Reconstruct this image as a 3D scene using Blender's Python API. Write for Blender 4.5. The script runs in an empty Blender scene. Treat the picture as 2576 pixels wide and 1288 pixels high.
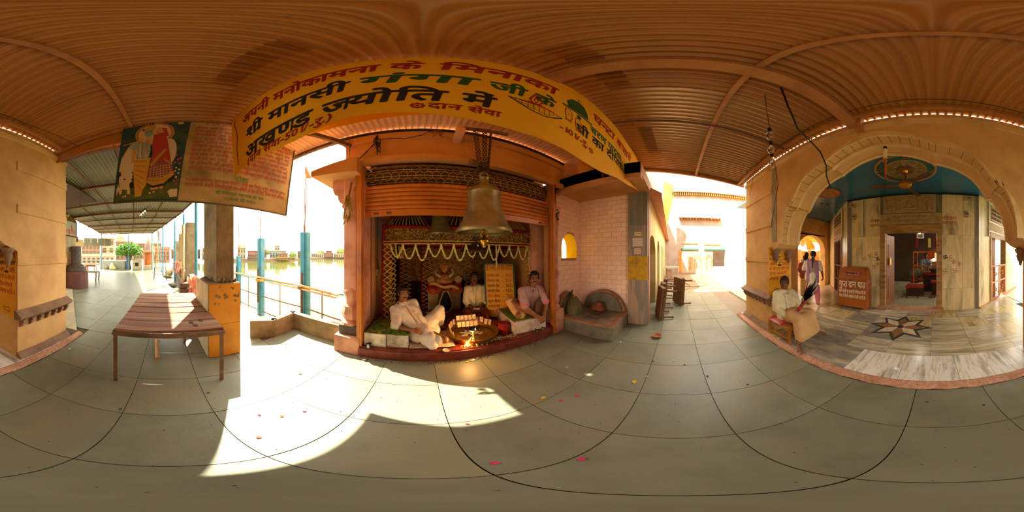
import bpy, bmesh, math, random
from mathutils import Vector, Matrix, Euler, noise
random.seed(7)
R = math.radians
C = bpy.context.scene.collection
S = bpy.context.scene
# ---------------------------------------------------------------- camera, sky, sun, exposure
cam_d = bpy.data.cameras.new('camera'); cam = bpy.data.objects.new('camera', cam_d); C.objects.link(cam)
cam_d.type = 'PANO'; cam_d.clip_start = 0.02; cam_d.clip_end = 900
cam_d.panorama_type = 'EQUIRECTANGULAR'
cam.location = (0, 0, 1.5); cam.rotation_euler = (R(90), 0, R(-31.8))
S.camera = cam
S.view_settings.view_transform = 'Standard'; S.view_settings.look = 'None'
S.view_settings.gamma = 1.0; S.view_settings.use_curve_mapping = False
S.view_settings.exposure = 2.4
S.cycles.use_denoising = True
S.cycles.max_bounces = 10; S.cycles.diffuse_bounces = 6; S.cycles.glossy_bounces = 3; S.cycles.transmission_bounces = 6
S.cycles.caustics_reflective = False; S.cycles.caustics_refractive = False
S.cycles.sample_clamp_indirect = 8
w = bpy.data.worlds.new('sky'); w.use_nodes = True; S.world = w
wn = w.node_tree; bg = wn.nodes['Background']
tcn = wn.nodes.new('ShaderNodeTexCoord'); sep = wn.nodes.new('ShaderNodeSeparateXYZ'); rmp = wn.nodes.new('ShaderNodeValToRGB')
wn.links.new(tcn.outputs['Generated'], sep.inputs[0]); wn.links.new(sep.outputs['Z'], rmp.inputs[0]); wn.links.new(rmp.outputs[0], bg.inputs[0])
rmp.color_ramp.elements[0].position = 0.0; rmp.color_ramp.elements[0].color = (1.0, 0.95, 0.78, 1)
rmp.color_ramp.elements[1].position = 0.6; rmp.color_ramp.elements[1].color = (0.97, 0.94, 0.84, 1)
bg.inputs[1].default_value = 1.35
sd = bpy.data.lights.new('sun', 'SUN'); sun = bpy.data.objects.new('sun', sd); C.objects.link(sun)
SUND = Vector((-0.9 * math.cos(R(50)), 0.435 * math.cos(R(50)), math.sin(R(50)))).normalized()
sun.rotation_euler = SUND.to_track_quat('Z', 'Y').to_euler(); sun.location = (-20, 10, 40)
sd.energy = 5.0; sd.angle = R(0.6); sd.color = (1.0, 0.93, 0.74)

# ---------------------------------------------------------------- helpers
def lin(c):
    if isinstance(c, str):
        c = tuple(int(c[i:i + 2], 16) / 255 for i in (0, 2, 4))
    return tuple(x / 12.92 if x <= 0.04045 else ((x + 0.055) / 1.055) ** 2.4 for x in c) + (1.0,)
MATS = {}
def mat(name, c1, c2=None, scale=6, lo=.4, hi=.65, c3=None, scale3=2, stretch=(1, 1, 1), rough=.65, metal=0, bump=0, bscale=40, rand=0, spec=.4, emit=None, estr=0, alpha=None, coords='pos', trans=0, dist=0):
    """Principled material: colour c1 mixed with noise patches of c2 (and broad stains c3), bump and per-object variation."""
    if name in MATS: return MATS[name]
    m = bpy.data.materials.new(name); m.use_nodes = True; MATS[name] = m
    nt = m.node_tree; b = nt.nodes['Principled BSDF']; L = nt.links.new
    b.inputs['Roughness'].default_value = rough; b.inputs['Metallic'].default_value = metal
    b.inputs['Specular IOR Level'].default_value = spec
    if trans: b.inputs['Transmission Weight'].default_value = trans
    if alpha is not None: b.inputs['Alpha'].default_value = alpha
    if coords == 'pos':
        g = nt.nodes.new('ShaderNodeNewGeometry'); src = g.outputs['Position']
    else:
        g = nt.nodes.new('ShaderNodeTexCoord'); src = g.outputs['Object']
    vec = src
    if rand:
        oi = nt.nodes.new('ShaderNodeObjectInfo'); mm = nt.nodes.new('ShaderNodeVectorMath'); mm.operation = 'MULTIPLY_ADD'
        L(oi.outputs['Random'], mm.inputs[0]); mm.inputs[1].default_value = (37, 23, 51); L(src, mm.inputs[2]); vec = mm.outputs[0]
    if stretch != (1, 1, 1):
        mp = nt.nodes.new('ShaderNodeMapping'); mp.inputs['Scale'].default_value = stretch; L(vec, mp.inputs[0]); vec = mp.outputs[0]
    col = None
    def nz(sc, det=5, ds=0):
        n = nt.nodes.new('ShaderNodeTexNoise'); n.inputs['Scale'].default_value = sc; n.inputs['Detail'].default_value = det
        n.inputs['Roughness'].default_value = .6; n.inputs['Distortion'].default_value = ds
        L(vec, n.inputs['Vector']); return n.outputs['Fac']
    def mixc(fac, a, bcol, low, high):
        mr = nt.nodes.new('ShaderNodeMapRange'); mr.inputs[1].default_value = low; mr.inputs[2].default_value = high; L(fac, mr.inputs[0])
        mx = nt.nodes.new('ShaderNodeMix'); mx.data_type = 'RGBA'; L(mr.outputs[0], mx.inputs[0])
        if isinstance(a, tuple): mx.inputs[6].default_value = a
        else: L(a, mx.inputs[6])
        mx.inputs[7].default_value = bcol
        return mx.outputs[2]
    cur = lin(c1)
    if c2 is not None: cur = mixc(nz(scale, 6, dist), cur, lin(c2), lo, hi)
    if c3 is not None: cur = mixc(nz(scale3, 4), cur, lin(c3), .5, .75)
    if rand:
        hs = nt.nodes.new('ShaderNodeHueSaturation'); mr = nt.nodes.new('ShaderNodeMapRange')
        mr.inputs[3].default_value = 1 - rand; mr.inputs[4].default_value = 1 + rand; L(oi.outputs['Random'], mr.inputs[0]); L(mr.outputs[0], hs.inputs['Value'])
        if isinstance(cur, tuple): hs.inputs['Color'].default_value = cur
        else: L(cur, hs.inputs['Color'])
        cur = hs.outputs[0]
    if isinstance(cur, tuple): b.inputs['Base Color'].default_value = cur
    else: L(cur, b.inputs['Base Color'])
    if emit:
        b.inputs['Emission Color'].default_value = lin(emit); b.inputs['Emission Strength'].default_value = estr
    if bump:
        bp = nt.nodes.new('ShaderNodeBump'); bp.inputs['Strength'].default_value = bump; bp.inputs['Distance'].default_value = .02
        L(nz(bscale, 4), bp.inputs['Height']); L(bp.outputs[0], b.inputs['Normal'])
    return m

def wloc(o):
    v = Vector((0, 0, 0))
    while o is not None: v += o.location; o = o.parent
    return v
def tag(o, label=None, cat=None, group=None, kind=None):
    if label: o['label'] = label
    if cat: o['category'] = cat
    if group: o['group'] = group
    if kind: o['kind'] = kind
    return o
def thing(name, label, cat, loc=(0, 0, 0), group=None):
    o = bpy.data.objects.new(name, None); o.empty_display_size = .1; C.objects.link(o); o.location = loc
    return tag(o, label, cat, group)
def copy_tree(o, parent=None, loc=None):
    c = o.copy(); C.objects.link(c)
    if parent is not None: c.parent = parent
    if loc is not None: c.location = loc
    for ch in list(o.children): copy_tree(ch, c)
    return c

class M:
    """collects shapes in world coordinates; build() links them as one mesh object (verts stored relative to the parent / own base)"""
    def __init__(s): s.v = []; s.f = []
    def add(s, vs, fs):
        n = len(s.v); s.v += [tuple(p) for p in vs]; s.f += [tuple(i + n for i in f) for f in fs]; return s
    def box(s, x0, x1, y0, y1, z0, z1):
        return s.add([(x, y, z) for x in (x0, x1) for y in (y0, y1) for z in (z0, z1)], [(0, 1, 3, 2), (4, 6, 7, 5), (0, 4, 5, 1), (2, 3, 7, 6), (0, 2, 6, 4), (1, 5, 7, 3)])
    def obox(s, c, ax, ay, az):
        c, ax, ay, az = Vector(c), Vector(ax), Vector(ay), Vector(az)
        return s.add([c + i * ax + j * ay + k * az for i in (-1, 1) for j in (-1, 1) for k in (-1, 1)], [(0, 1, 3, 2), (4, 6, 7, 5), (0, 4, 5, 1), (2, 3, 7, 6), (0, 2, 6, 4), (1, 5, 7, 3)])
    def bar(s, p0, p1, wx, wz, up=(0, 0, 1)):
        p0, p1 = Vector(p0), Vector(p1); d = p1 - p0; u = Vector(up)
        sd_ = d.cross(u)
        if sd_.length < 1e-6: sd_ = d.cross(Vector((0, 1, 0)))
        sd_.normalize(); u2 = sd_.cross(d).normalized()
        return s.obox((p0 + p1) / 2, d / 2, sd_ * wx / 2, u2 * wz / 2)
    def cyl(s, p0, p1, r0, r1=None, n=12):
        if r1 is None: r1 = r0
        p0, p1 = Vector(p0), Vector(p1); d = (p1 - p0).normalized()
        a = d.orthogonal().normalized(); b = d.cross(a)
        vs = [p + (a * math.cos(2 * math.pi * i / n) + b * math.sin(2 * math.pi * i / n)) * r for p, r in ((p0, r0), (p1, r1)) for i in range(n)]
        fs = [(i, (i + 1) % n, n + (i + 1) % n, n + i) for i in range(n)] + [tuple(range(n - 1, -1, -1)), tuple(range(n, 2 * n))]
        return s.add(vs, fs)
    def tube(s, pts, r, n=6, r1=None):
        pts = [Vector(p) for p in pts]; k = len(pts); vs = []; a = None
        for i, p in enumerate(pts):
            d = (pts[min(i + 1, k - 1)] - pts[max(i - 1, 0)]).normalized()
            if a is None: a = d.orthogonal().normalized()
            else: a = (a - d * a.dot(d)).normalized()
            b = d.cross(a); rr = r if r1 is None else r + (r1 - r) * i / max(1, k - 1)
            vs += [p + (a * math.cos(2 * math.pi * j / n) + b * math.sin(2 * math.pi * j / n)) * rr for j in range(n)]
        fs = [(i * n + j, i * n + (j + 1) % n, (i + 1) * n + (j + 1) % n, (i + 1) * n + j) for i in range(k - 1) for j in range(n)]
        fs += [tuple(range(n - 1, -1, -1)), tuple(range((k - 1) * n, k * n))]
        return s.add(vs, fs)
    def lathe(s, prof, c=(0, 0, 0), n=24, ang=2 * math.pi, a0=0):
        c = Vector(c); k = len(prof); full = abs(ang - 2 * math.pi) < 1e-6; m = n if full else n + 1
        vs = [c + Vector((r * math.cos(a0 + ang * j / n), r * math.sin(a0 + ang * j / n), z)) for r, z in prof for j in range(m)]
        fs = [(i * m + j, i * m + (j + 1) % m, (i + 1) * m + (j + 1) % m, (i + 1) * m + j) for i in range(k - 1) for j in range(n)]
        return s.add(vs, fs)
    def ball(s, c, r, n=10, m=6, ax=None):
        if not hasattr(r, '__len__'): r = (r, r, r)
        c = Vector(c); ax = ax or (Vector((1, 0, 0)), Vector((0, 1, 0)), Vector((0, 0, 1)))
        P = lambda t, a: c + ax[0] * (r[0] * math.sin(t) * math.cos(a)) + ax[1] * (r[1] * math.sin(t) * math.sin(a)) + ax[2] * (r[2] * math.cos(t))
        vs = [P(0, 0)] + [P(math.pi * i / m, 2 * math.pi * j / n) for i in range(1, m) for j in range(n)] + [P(math.pi, 0)]
        fs = [(0, 1 + j, 1 + (j + 1) % n) for j in range(n)]
        fs += [(1 + i * n + j, 1 + (i + 1) * n + j, 1 + (i + 1) * n + (j + 1) % n, 1 + i * n + (j + 1) % n) for i in range(m - 2) for j in range(n)]
        e = len(vs) - 1; fs += [(e, 1 + (m - 2) * n + (j + 1) % n, 1 + (m - 2) * n + j) for j in range(n)]
        return s.add(vs, fs)
    def torus(s, c, R0, r, n=20, m=8, ax=None, sc=(1, 1)):
        c = Vector(c); ax = ax or (Vector((1, 0, 0)), Vector((0, 1, 0)), Vector((0, 0, 1))); vs = []
        for i in range(n):
            t = 2 * math.pi * i / n; d = ax[0] * math.cos(t) * sc[0] + ax[1] * math.sin(t) * sc[1]
            dn = (ax[0] * math.cos(t) + ax[1] * math.sin(t))
            for j in range(m):
                q = 2 * math.pi * j / m; vs.append(c + d * R0 + dn * (r * math.cos(q)) + ax[2] * (r * math.sin(q)))
        fs = [(i * m + j, ((i + 1) % n) * m + j, ((i + 1) % n) * m + (j + 1) % m, i * m + (j + 1) % m) for i in range(n) for j in range(m)]
        return s.add(vs, fs)
    def grid(s, fn, nu, nv):
        vs = [fn(i / nu, j / nv) for i in range(nu + 1) for j in range(nv + 1)]
        fs = [(i * (nv + 1) + j, (i + 1) * (nv + 1) + j, (i + 1) * (nv + 1) + j + 1, i * (nv + 1) + j + 1) for i in range(nu) for j in range(nv)]
        return s.add(vs, fs)
    def prism(s, poly, fn, t0, t1):
        """extrude a 2-D polygon: fn(a, b, t) -> xyz"""
        n = len(poly)
        vs = [fn(a, b, t0) for a, b in poly] + [fn(a, b, t1) for a, b in poly]
        fs = [(i, (i + 1) % n, n + (i + 1) % n, n + i) for i in range(n)] + [tuple(range(n - 1, -1, -1)), tuple(range(n, 2 * n))]
        return s.add(vs, fs)
    def flat(s, poly, fn):
        return s.add([fn(a, b) for a, b in poly], [tuple(range(len(poly)))])
    def build(s, name, m, parent=None, smooth=False, origin=None):
        me = bpy.data.meshes.new(name)
        if parent is not None: o0 = wloc(parent)
        elif origin is not None: o0 = Vector(origin)
        elif s.v:
            xs, ys, zs = zip(*s.v); o0 = Vector(((min(xs) + max(xs)) / 2, (min(ys) + max(ys)) / 2, min(zs)))
        else: o0 = Vector((0, 0, 0))
        me.from_pydata([(p[0] - o0.x, p[1] - o0.y, p[2] - o0.z) for p in s.v], [], s.f)
        bm = bmesh.new(); bm.from_mesh(me); bmesh.ops.recalc_face_normals(bm, faces=bm.faces); bm.to_mesh(me); bm.free()
        me.materials.append(m)
        lett = 'lettering' in name or name in ('print', 'inscription', 'painted_mark', 'black_drawing', 'painted_arches', 'painted_figures', 'portrait_print', 'carved_relief', 'paint_loss', 'voussoir_joint', 'mortar_lumps', 'button')
        if smooth: me.shade_smooth() if smooth is True else me.shade_smooth()
        o = bpy.data.objects.new(name, me); C.objects.link(o)
        if lett: o['kind'] = 'stuff'
        if parent is not None: o.parent = parent
        else: o.location = o0
        if smooth == 'auto':
            for p in me.polygons: p.use_smooth = True
            try: me.set_sharp_from_angle(angle=R(40))
            except Exception: pass
        return o
def box(name, m, parent, x0, x1, y0, y1, z0, z1, bev=0):
    o = M().box(x0, x1, y0, y1, z0, z1).build(name, m, parent)
    if bev: bevel(o, bev)
    return o
def bevel(o, w_, seg=2):
    bm = bmesh.new(); bm.from_mesh(o.data)
    bmesh.ops.bevel(bm, geom=[e for e in bm.edges], offset=w_, segments=seg, affect='EDGES', profile=.6)
    bm.to_mesh(o.data); bm.free(); return o
def structure(o): o['kind'] = 'structure'; return o
def stuff(o): o['kind'] = 'stuff'; return o
def share(name, me, m, loc, parent, rot=None, scale=None):
    o = bpy.data.objects.new(name, me); C.objects.link(o); o.parent = parent
    o.location = Vector(loc) - (wloc(parent) if parent is not None else Vector((0, 0, 0)))
    if rot: o.rotation_euler = rot
    if scale: o.scale = scale
    return o

# ---------------------------------------------------------------- lettering (built-in vector font, shaped here cluster by cluster)
GL = {}
SPACING = 'ािीोौ'
def glyph(t, half=False, rakar=False):
    k = (t, half, rakar)
    if k in GL: return GL[k]
    def raw(tx):
        cu = bpy.data.curves.new('lettering', 'FONT'); cu.body = tx; cu.size = 1; cu.resolution_u = 2; cu.offset = .012
        o = bpy.data.objects.new('lettering', cu); C.objects.link(o)
        dg = bpy.context.evaluated_depsgraph_get(); me = bpy.data.meshes.new_from_object(o.evaluated_get(dg))
        bpy.data.objects.remove(o); bpy.data.curves.remove(cu); return me
    me = raw(t); base = ''.join(ch for ch in t if not (ch in 'ंँेैुूृः़्' ))
    if not len(me.vertices): GL[k] = ([], [], .3); return GL[k]
    if base and base != t:
        mb = raw(base); wd = max(v.co.x for v in mb.vertices)
    else: wd = max(v.co.x for v in me.vertices)
    if half:
        bm = bmesh.new(); bm.from_mesh(me); cut = wd - .17
        bmesh.ops.bisect_plane(bm, geom=bm.verts[:] + bm.edges[:] + bm.faces[:], plane_co=(cut, 0, 0), plane_no=(1, 0, 0), clear_outer=True)
        bm.to_mesh(me); bm.free(); wd = cut
    if t == 'ि': wd = .27
    V = [(v.co.x, v.co.y) for v in me.vertices]; F = [tuple(p.vertices) for p in me.polygons]
    if rakar:
        n = len(V); x = wd - .13
        V += [(x, .26), (x, .17), (x - .3, -.02), (x - .34, .05)]; F += [(n, n + 1, n + 2, n + 3)]
    bpy.data.meshes.remove(me)
    if t in '-/.(),!।|0123456789' or not ('ऀ' <= t[0] <= 'ॿ'): wd += .06
    GL[k] = (V, F, wd); return GL[k]
def isC(ch): return 'क' <= ch <= 'ह'
def layout(text):
    """-> [(x, verts, faces)], total width"""
    out = []; x = 0.; i = 0; n = len(text)
    def put(g):
        nonlocal x
        out.append((x, g[0], g[1])); x += g[2]
    while i < n:
        ch = text[i]
        if ch == ' ': x += .28; i += 1; continue
        if isC(ch) or 'अ' <= ch <= 'औ':
            seq = [(ch, False, False)]; j = i + 1
            pre = []
            while j + 1 < n and text[j] == '्' and isC(text[j + 1]):
                if text[j + 1] == 'र': seq[-1] = (seq[-1][0], False, True)
                else: pre.append((seq[-1][0], True, False)); seq[-1] = (text[j + 1], False, False)
                j += 2
            marks = ''
            while j < n and text[j] in 'ािीुूृेैोौंँः़': marks += text[j]; j += 1
            if 'ि' in marks: put(glyph('ि')); marks = marks.replace('ि', '')
            for p in pre: put(glyph(p[0], True))
            put(glyph(seq[-1][0] + marks, False, seq[-1][2])); i = j
        else:
            put(glyph(ch)); i += 1
    return out, x
def letters(mm, text, fn, size, x0=0, y0=0, width=None, slant=0, align='l', bold=0):
    """adds TEXT to the mesh collector mm: fn(a, b) -> xyz places letter-plane coordinates; WIDTH stretches the line to that length"""
    lay, wd = layout(text); sx = size if width is None else width / max(wd, .01)
    if align == 'c': x0 -= wd * sx / 2
    for bx, by in (((0, 0), (bold, 0), (-bold, 0), (0, bold), (0, -bold)) if bold else ((0, 0),)):
        for x, V, F in lay:
            mm.add([fn(x0 + (x + vx + slant * vy) * sx + bx * size, y0 + (vy + by) * size) for vx, vy in V], F)
    return wd * sx
def stroke(mm, pts, fn, wd):
    """a painted line of width wd through 2-D points"""
    for (a, b), (c, d) in zip(pts, pts[1:]):
        L_ = math.hypot(c - a, d - b) or 1e-6; nx, ny = -(d - b) / L_ * wd / 2, (c - a) / L_ * wd / 2; ex, ey = (c - a) / L_ * wd * .3, (d - b) / L_ * wd * .3
        mm.flat([(a + nx - ex, b + ny - ey), (c + nx + ex, d + ny + ey), (c - nx + ex, d - ny + ey), (a - nx - ex, b - ny - ey)], fn)
def ell(cx, cy, rx, ry, n=20, a0=0, a1=360): return [(cx + rx * math.cos(R(a0 + (a1 - a0) * i / n)), cy + ry * math.sin(R(a0 + (a1 - a0) * i / n))) for i in range(n + (0 if a1 - a0 == 360 else 1))]
# ---------------------------------------------------------------- materials
m_stone = mat('stone_slab', '82826c', '73745e', scale=2.2, c3='8a8262', scale3=.9, rough=.42, bump=.08, bscale=25, rand=.10, spec=.5)
m_dirt = mat('joint_dirt', '5c4c38', '4c3e2c', scale=8, rough=.95)
m_paving = mat('far_paving', '9d9c8c', '8b8b7a', scale=1.5, rough=.34, spec=.5)
m_marble = mat('marble', 'd9cdb2', 'b9a984', scale=2.2, stretch=(1, 5, 1), lo=.45, hi=.62, c3='8a8470', scale3=1.4, rough=.22, rand=.12, spec=.5, dist=1.5)
m_marble_x = mat('marble_streaked', 'd6c8a8', '9c8f6c', scale=1.6, stretch=(.7, 7, 1), lo=.42, hi=.62, c3='6f6c5a', scale3=1.2, rough=.24, rand=.18, spec=.5, dist=1)
m_marble_w = mat('marble_white', 'f0ebe0', 'd8ccb0', scale=2.5, stretch=(6, 1, 1), lo=.5, hi=.62, c3='7d7450', scale3=1.5, rough=.2, rand=.06, spec=.5, dist=2)
m_marble_v = mat('wall_marble', 'e8d4a4', 'cdb684', scale=3, stretch=(2.2, 2.2, .6), lo=.42, hi=.72, c3='8a7c62', scale3=1.6, rough=.35, rand=.08, dist=1.2)
m_marble_d = mat('wall_marble_dark', '6f6a5e', '8f8468', scale=4, stretch=(3, 3, .5), rough=.4)
m_marble_g = mat('marble_grey', '9c968a', '807a6c', scale=3, stretch=(1, 3, 1), c3='c4b898', scale3=2, rough=.24, rand=.1, dist=2)
m_marble_y = mat('marble_yellow', 'd8c290', 'b49a62', scale=2, stretch=(5, .8, 1), lo=.42, hi=.66, c3='8a7c54', scale3=1.5, rough=.24, rand=.1, dist=1.5)
m_redlime = mat('red_lime_strip', 'c08a6a', 'd8a88c', scale=30, c3='9c6a4c', rough=.9, bump=.5, bscale=60)
m_yellow = mat('ochre_plaster', 'ddb072', 'd0a062', scale=2.5, c3='b98a52', scale3=1.1, rough=.75, bump=.05, bscale=18)
m_yellow_l = mat('ochre_plaster_light', 'e8c690', 'd9b478', scale=3, c3='b08a5c', scale3=2, rough=.75)
m_greystone = mat('grey_pilaster', '9a8a74', '867660', scale=5, rough=.7)
m_shelf = mat('shelf_stone', '94745a', '7d5f48', scale=6, rough=.8)
m_roof = mat('roof_sheet', 'b27630', 'a66a28', scale=1.2, stretch=(1, .15, 1), rough=.42, spec=.5, c3='98602a', scale3=.7)
m_roof2 = mat('roof_sheet_metal', 'ac7c44', '9e6e38', scale=1.2, stretch=(1, .15, 1), rough=.3, spec=.6, metal=.25)
m_steel = mat('painted_steel', 'b87e48', 'a46c3c', scale=6, rough=.55)
m_dsteel = mat('rusty_steel', '5c3a26', '7a4c30', scale=9, rough=.7, bump=.2)
m_blue = mat('ceiling_blue', '1f6a90', '1a5f86', scale=1, rough=.22, spec=.5)
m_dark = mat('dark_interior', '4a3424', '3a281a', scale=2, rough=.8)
m_wood_d = mat('door_wood', '8a5226', '6e3e1a', scale=3, stretch=(6, 6, .6), rough=.5)
m_frame = mat('door_frame_stone', 'b08854', '96703e', scale=4, stretch=(1, 1, 4), rough=.55, c3='6a4c2c', scale3=1.5)
m_carve = mat('carved_stone', 'b09468', 'a08458', scale=6, rough=.7, bump=.1)
m_groove = mat('carved_shadow', '7d6440', None, rough=.8)
m_canopy = mat('canopy_sheet', 'e0ac84', 'd49c74', scale=1.2, rough=.4, spec=.5)  # paler than the roof sheets: light bounced off the floor, put into the colour
m_lintel = mat('shrine_plaster', 'cc925c', 'be8450', scale=2.5, c3='a47244', scale3=1.2, rough=.75)
m_pink = mat('pink_paint', 'e0a48c', 'd89478', scale=3, c3='a86a50', scale3=1.8, rough=.65)
m_pinkl = mat('pink_paint_worn', 'd89a80', 'b87a5e', scale=4, c3='7d4c38', scale3=2.5, rough=.7)
m_orange = mat('orange_enamel', 'd07a28', 'c06c20', scale=3, c3='8c4c1c', scale3=1.6, rough=.4, spec=.5)
m_redfloor = mat('red_oxide_floor', '7a2c1c', '5c2418', scale=5, c3='8c4630', scale3=3, rough=.5, bump=.1)
m_tilep = mat('pink_tile', 'ffdcc6', 'f8d0b8', scale=6, rough=.3, rand=.05, spec=.5)
m_grout = mat('tile_grout', 'b88870', None, rough=.9)
m_pillarm = mat('grey_pink_marble', 'b08a74', '7c7266', scale=3, stretch=(3, 3, .3), lo=.47, hi=.55, rough=.35, c3='8f7f70', scale3=1.5, dist=.6)
m_yelband = mat('yellow_paint_band', 'd8a410', 'c08c10', scale=8, rough=.6, c3='8c6818', scale3=5)
m_white = mat('white_limewash', '9c8a80', '948074', scale=2, c3='86725f', scale3=1, rough=.85)
m_cream = mat('cream_limewash', 'c4b07c', 'bca670', scale=2, rough=.85)
m_salmon = mat('salmon_plaster', 'd89878', 'c88866', scale=3, rough=.8)
m_green = mat('dark_green_paint', '2f5548', None, rough=.6)
m_black = mat('black_rubber', '14110f', None, rough=.6)

# ---------------------------------------------------------------- floor
from math import floor as ifl
fl_poly = [(-19.5, 1.35), (-4.4, 1.45), (-3.9, 1.95), (-3.08, 2.15), (-2.3, 2.75), (-.9, 2.9), (-.9, 6.5), (15, 6.5), (15, -13), (-19.5, -13)]
fm = M().prism(fl_poly, lambda a, b, t: (a, b, t), -1.6, -.012)
FLOOR = structure(fm.build('floor', m_dirt))
TP = .58
def tile_ok(x, y):
    if y < -1.36 and x > -2.2: return False
    if x > -2.2 and y < -1.2 and y > -1.36: pass
    if x < -2.2: return y > -4.4 and y < .9 or (y < 1.3 and x > -4.0)
    if x > -.75 and y > 2.0: return False
    if x > 3.35 and y > .62 + .04 * (x - 3.3): return False
    return y < 2.95 and (y < 2.05 or x < -.75) and (y < 3.1 + (x + 2.35) * .95)
t0 = None; n_t = 0
for i in range(-13, 11):
    for j in range(-8, 6):
        x0, y0 = .73 + TP * i, .31 + .583 * j; x1, y1 = x0 + TP, y0 + .583
        cx, cy = (x0 + x1) / 2, (y0 + y1) / 2
        if not tile_ok(cx, cy): continue
        if x1 > -2.2 and cy < 0: y0 = max(y0, -1.40)
        if y0 >= y1 - .03: continue
        g = .0028
        if t0 is None:
            t0 = M().add([(a, b, c) for a in (-.5, .5) for b in (-.5, .5) for c in (-.012, 0)], [(0, 1, 3, 2), (4, 6, 7, 5), (0, 4, 5, 1), (2, 3, 7, 6), (0, 2, 6, 4), (1, 5, 7, 3)]).build('slab', m_stone, None, origin=(0, 0, 0))
            o = t0; o.parent = FLOOR
        else:
            o = bpy.data.objects.new('slab', t0.data); C.objects.link(o); o.parent = FLOOR
        o.location = Vector((cx, (y0 + y1) / 2, random.uniform(-.0015, .0015))) - wloc(FLOOR)
        o.scale = (x1 - x0 - 2 * g + random.uniform(-.002, .001), y1 - y0 - 2 * g, 1); n_t += 1
# distant paving: joints by material only
def joint_mat(name, c1, c2, sc, mort, mcol, rough=.35, rot=0):
    m = mat(name, c1, c2, scale=1.3, rough=rough, spec=.5); nt = m.node_tree; b = nt.nodes['Principled BSDF']
    br = nt.nodes.new('ShaderNodeTexBrick'); g = nt.nodes.new('ShaderNodeNewGeometry'); mp = nt.nodes.new('ShaderNodeMapping'); mp.inputs['Rotation'].default_value = (0, 0, rot)
    nt.links.new(g.outputs['Position'], mp.inputs[0]); nt.links.new(mp.outputs[0], br.inputs['Vector'])
    br.inputs['Scale'].default_value = 1; br.inputs['Brick Width'].default_value = sc; br.inputs['Row Height'].default_value = sc; br.inputs['Mortar Size'].default_value = mort; br.offset = 0
    br.inputs['Color1'].default_value = lin(c1); br.inputs['Color2'].default_value = lin(c2); br.inputs['Mortar'].default_value = lin(mcol)
    mx = nt.nodes.new('ShaderNodeMix'); mx.data_type = 'RGBA'; mx.inputs[0].default_value = .6
    old = b.inputs['Base Color'].links[0].from_socket; nt.links.new(old, mx.inputs[6]); nt.links.new(br.outputs['Color'], mx.inputs[7]); nt.links.new(mx.outputs[2], b.inputs['Base Color'])
    return m
m_pav = joint_mat('pavilion_paving', '66654f', '5c5b46', .58, .006, '5c5444')
m_court = joint_mat('courtyard_paving', '84725a', '7a6850', .62, .006, '6c5a44', rough=.5)
m_hall = joint_mat('hall_marble_far', 'cbbb98', 'a89c80', .6, .005, '6a5c44', rough=.25)
def slabf(name, poly, m, z0, z1, parent): return M().prism(poly, lambda a, b, t: (a, b, t), z0, z1).build(name, m, parent)
slabf('paving', [(-19.4, 1.3), (-7.0, 1.3), (-6.81, .87), (-6.81, -4.36), (-2.3, -4.36), (-2.3, -12), (-19.4, -12)], m_pav, -.05, -.001, FLOOR)
slabf('paving', [(6.53, 1.1), (14.9, 1.6), (14.9, -7), (3.62, -7), (3.62, -1.4), (6.53, -1.4)], m_court, -.05, -.001, FLOOR)
slabf('sunlit_paving', [(-2.26, 2.0), (-1.2, 2.0), (-.9, 2.88), (-2.3, 2.73), (-3.07, 2.13), (-3.88, 1.93), (-4.3, 1.4), (-2.4, .95)], m_stone, -.05, -.004, FLOOR)

# ---------------------------------------------------------------- temple platform: marble tiles, rough red strip, inlaid star
PLAT = structure(M().box(-2.55, 3.75, -9.5, -1.5, -.02, .04).build('trim_1', m_dirt))
mst = M(); nseg = 60
rows_y = []
top = [(3.75 - 6.3 * i / nseg, -1.415 + random.uniform(-.012, .012)) for i in range(nseg + 1)]
for (xa, ya), (xb, yb) in zip(top, top[1:]):
    mst.add([(xa, ya, -.01), (xb, yb, -.01), (xb, yb + -.012, .022), (xa, ya - .012, .022), (xa, -1.51, .042), (xb, -1.51, .042)], [(0, 1, 2, 3), (3, 2, 5, 4)])
mst.build('edge_strip', m_redlime, PLAT)
rows = [-1.51, -2.06, -2.48, -3.065, -3.65, -4.22]
k = 0
for r in range(5):
    y1, y0 = rows[r], rows[r + 1]
    for i in range(-4, 7):
        x0 = .04 + .59 * i + (.3 if r == 0 else 0); x1 = x0 + .59
        if x1 < -2.5 or x0 > 3.72: continue
        x0 = max(x0, -2.5); x1 = min(x1, 3.72)
        mm_ = m_marble_w if (r == 0 and i < 1) else random.choice([m_marble, m_marble_x, m_marble_x, m_marble_g, m_marble_y])
        o = M().box(x0 + .002, x1 - .002, y0 + .002, y1 - .002, .02, .05 + random.uniform(0, .001)).build('marble_tile', mm_, PLAT); k += 1
slabf('hall_paving', [(-2.5, -4.23), (3.72, -4.23), (3.72, -9.4), (-2.5, -9.4)], m_hall, .02, .049, PLAT)
structure(M().prism([(3.74, -2.1), (12, -2.1), (12, -14), (3.74, -14)], lambda a, b, t: (a, b, t), -.02, .046).build('floor_2', m_hall))
structure(M().prism([(-2.56, -1.55), (-2.56, -12), (-8, -12), (-8, -5.2)], lambda a, b, t: (a, b, t), -.02, .03).build('floor_3', m_hall))
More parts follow.
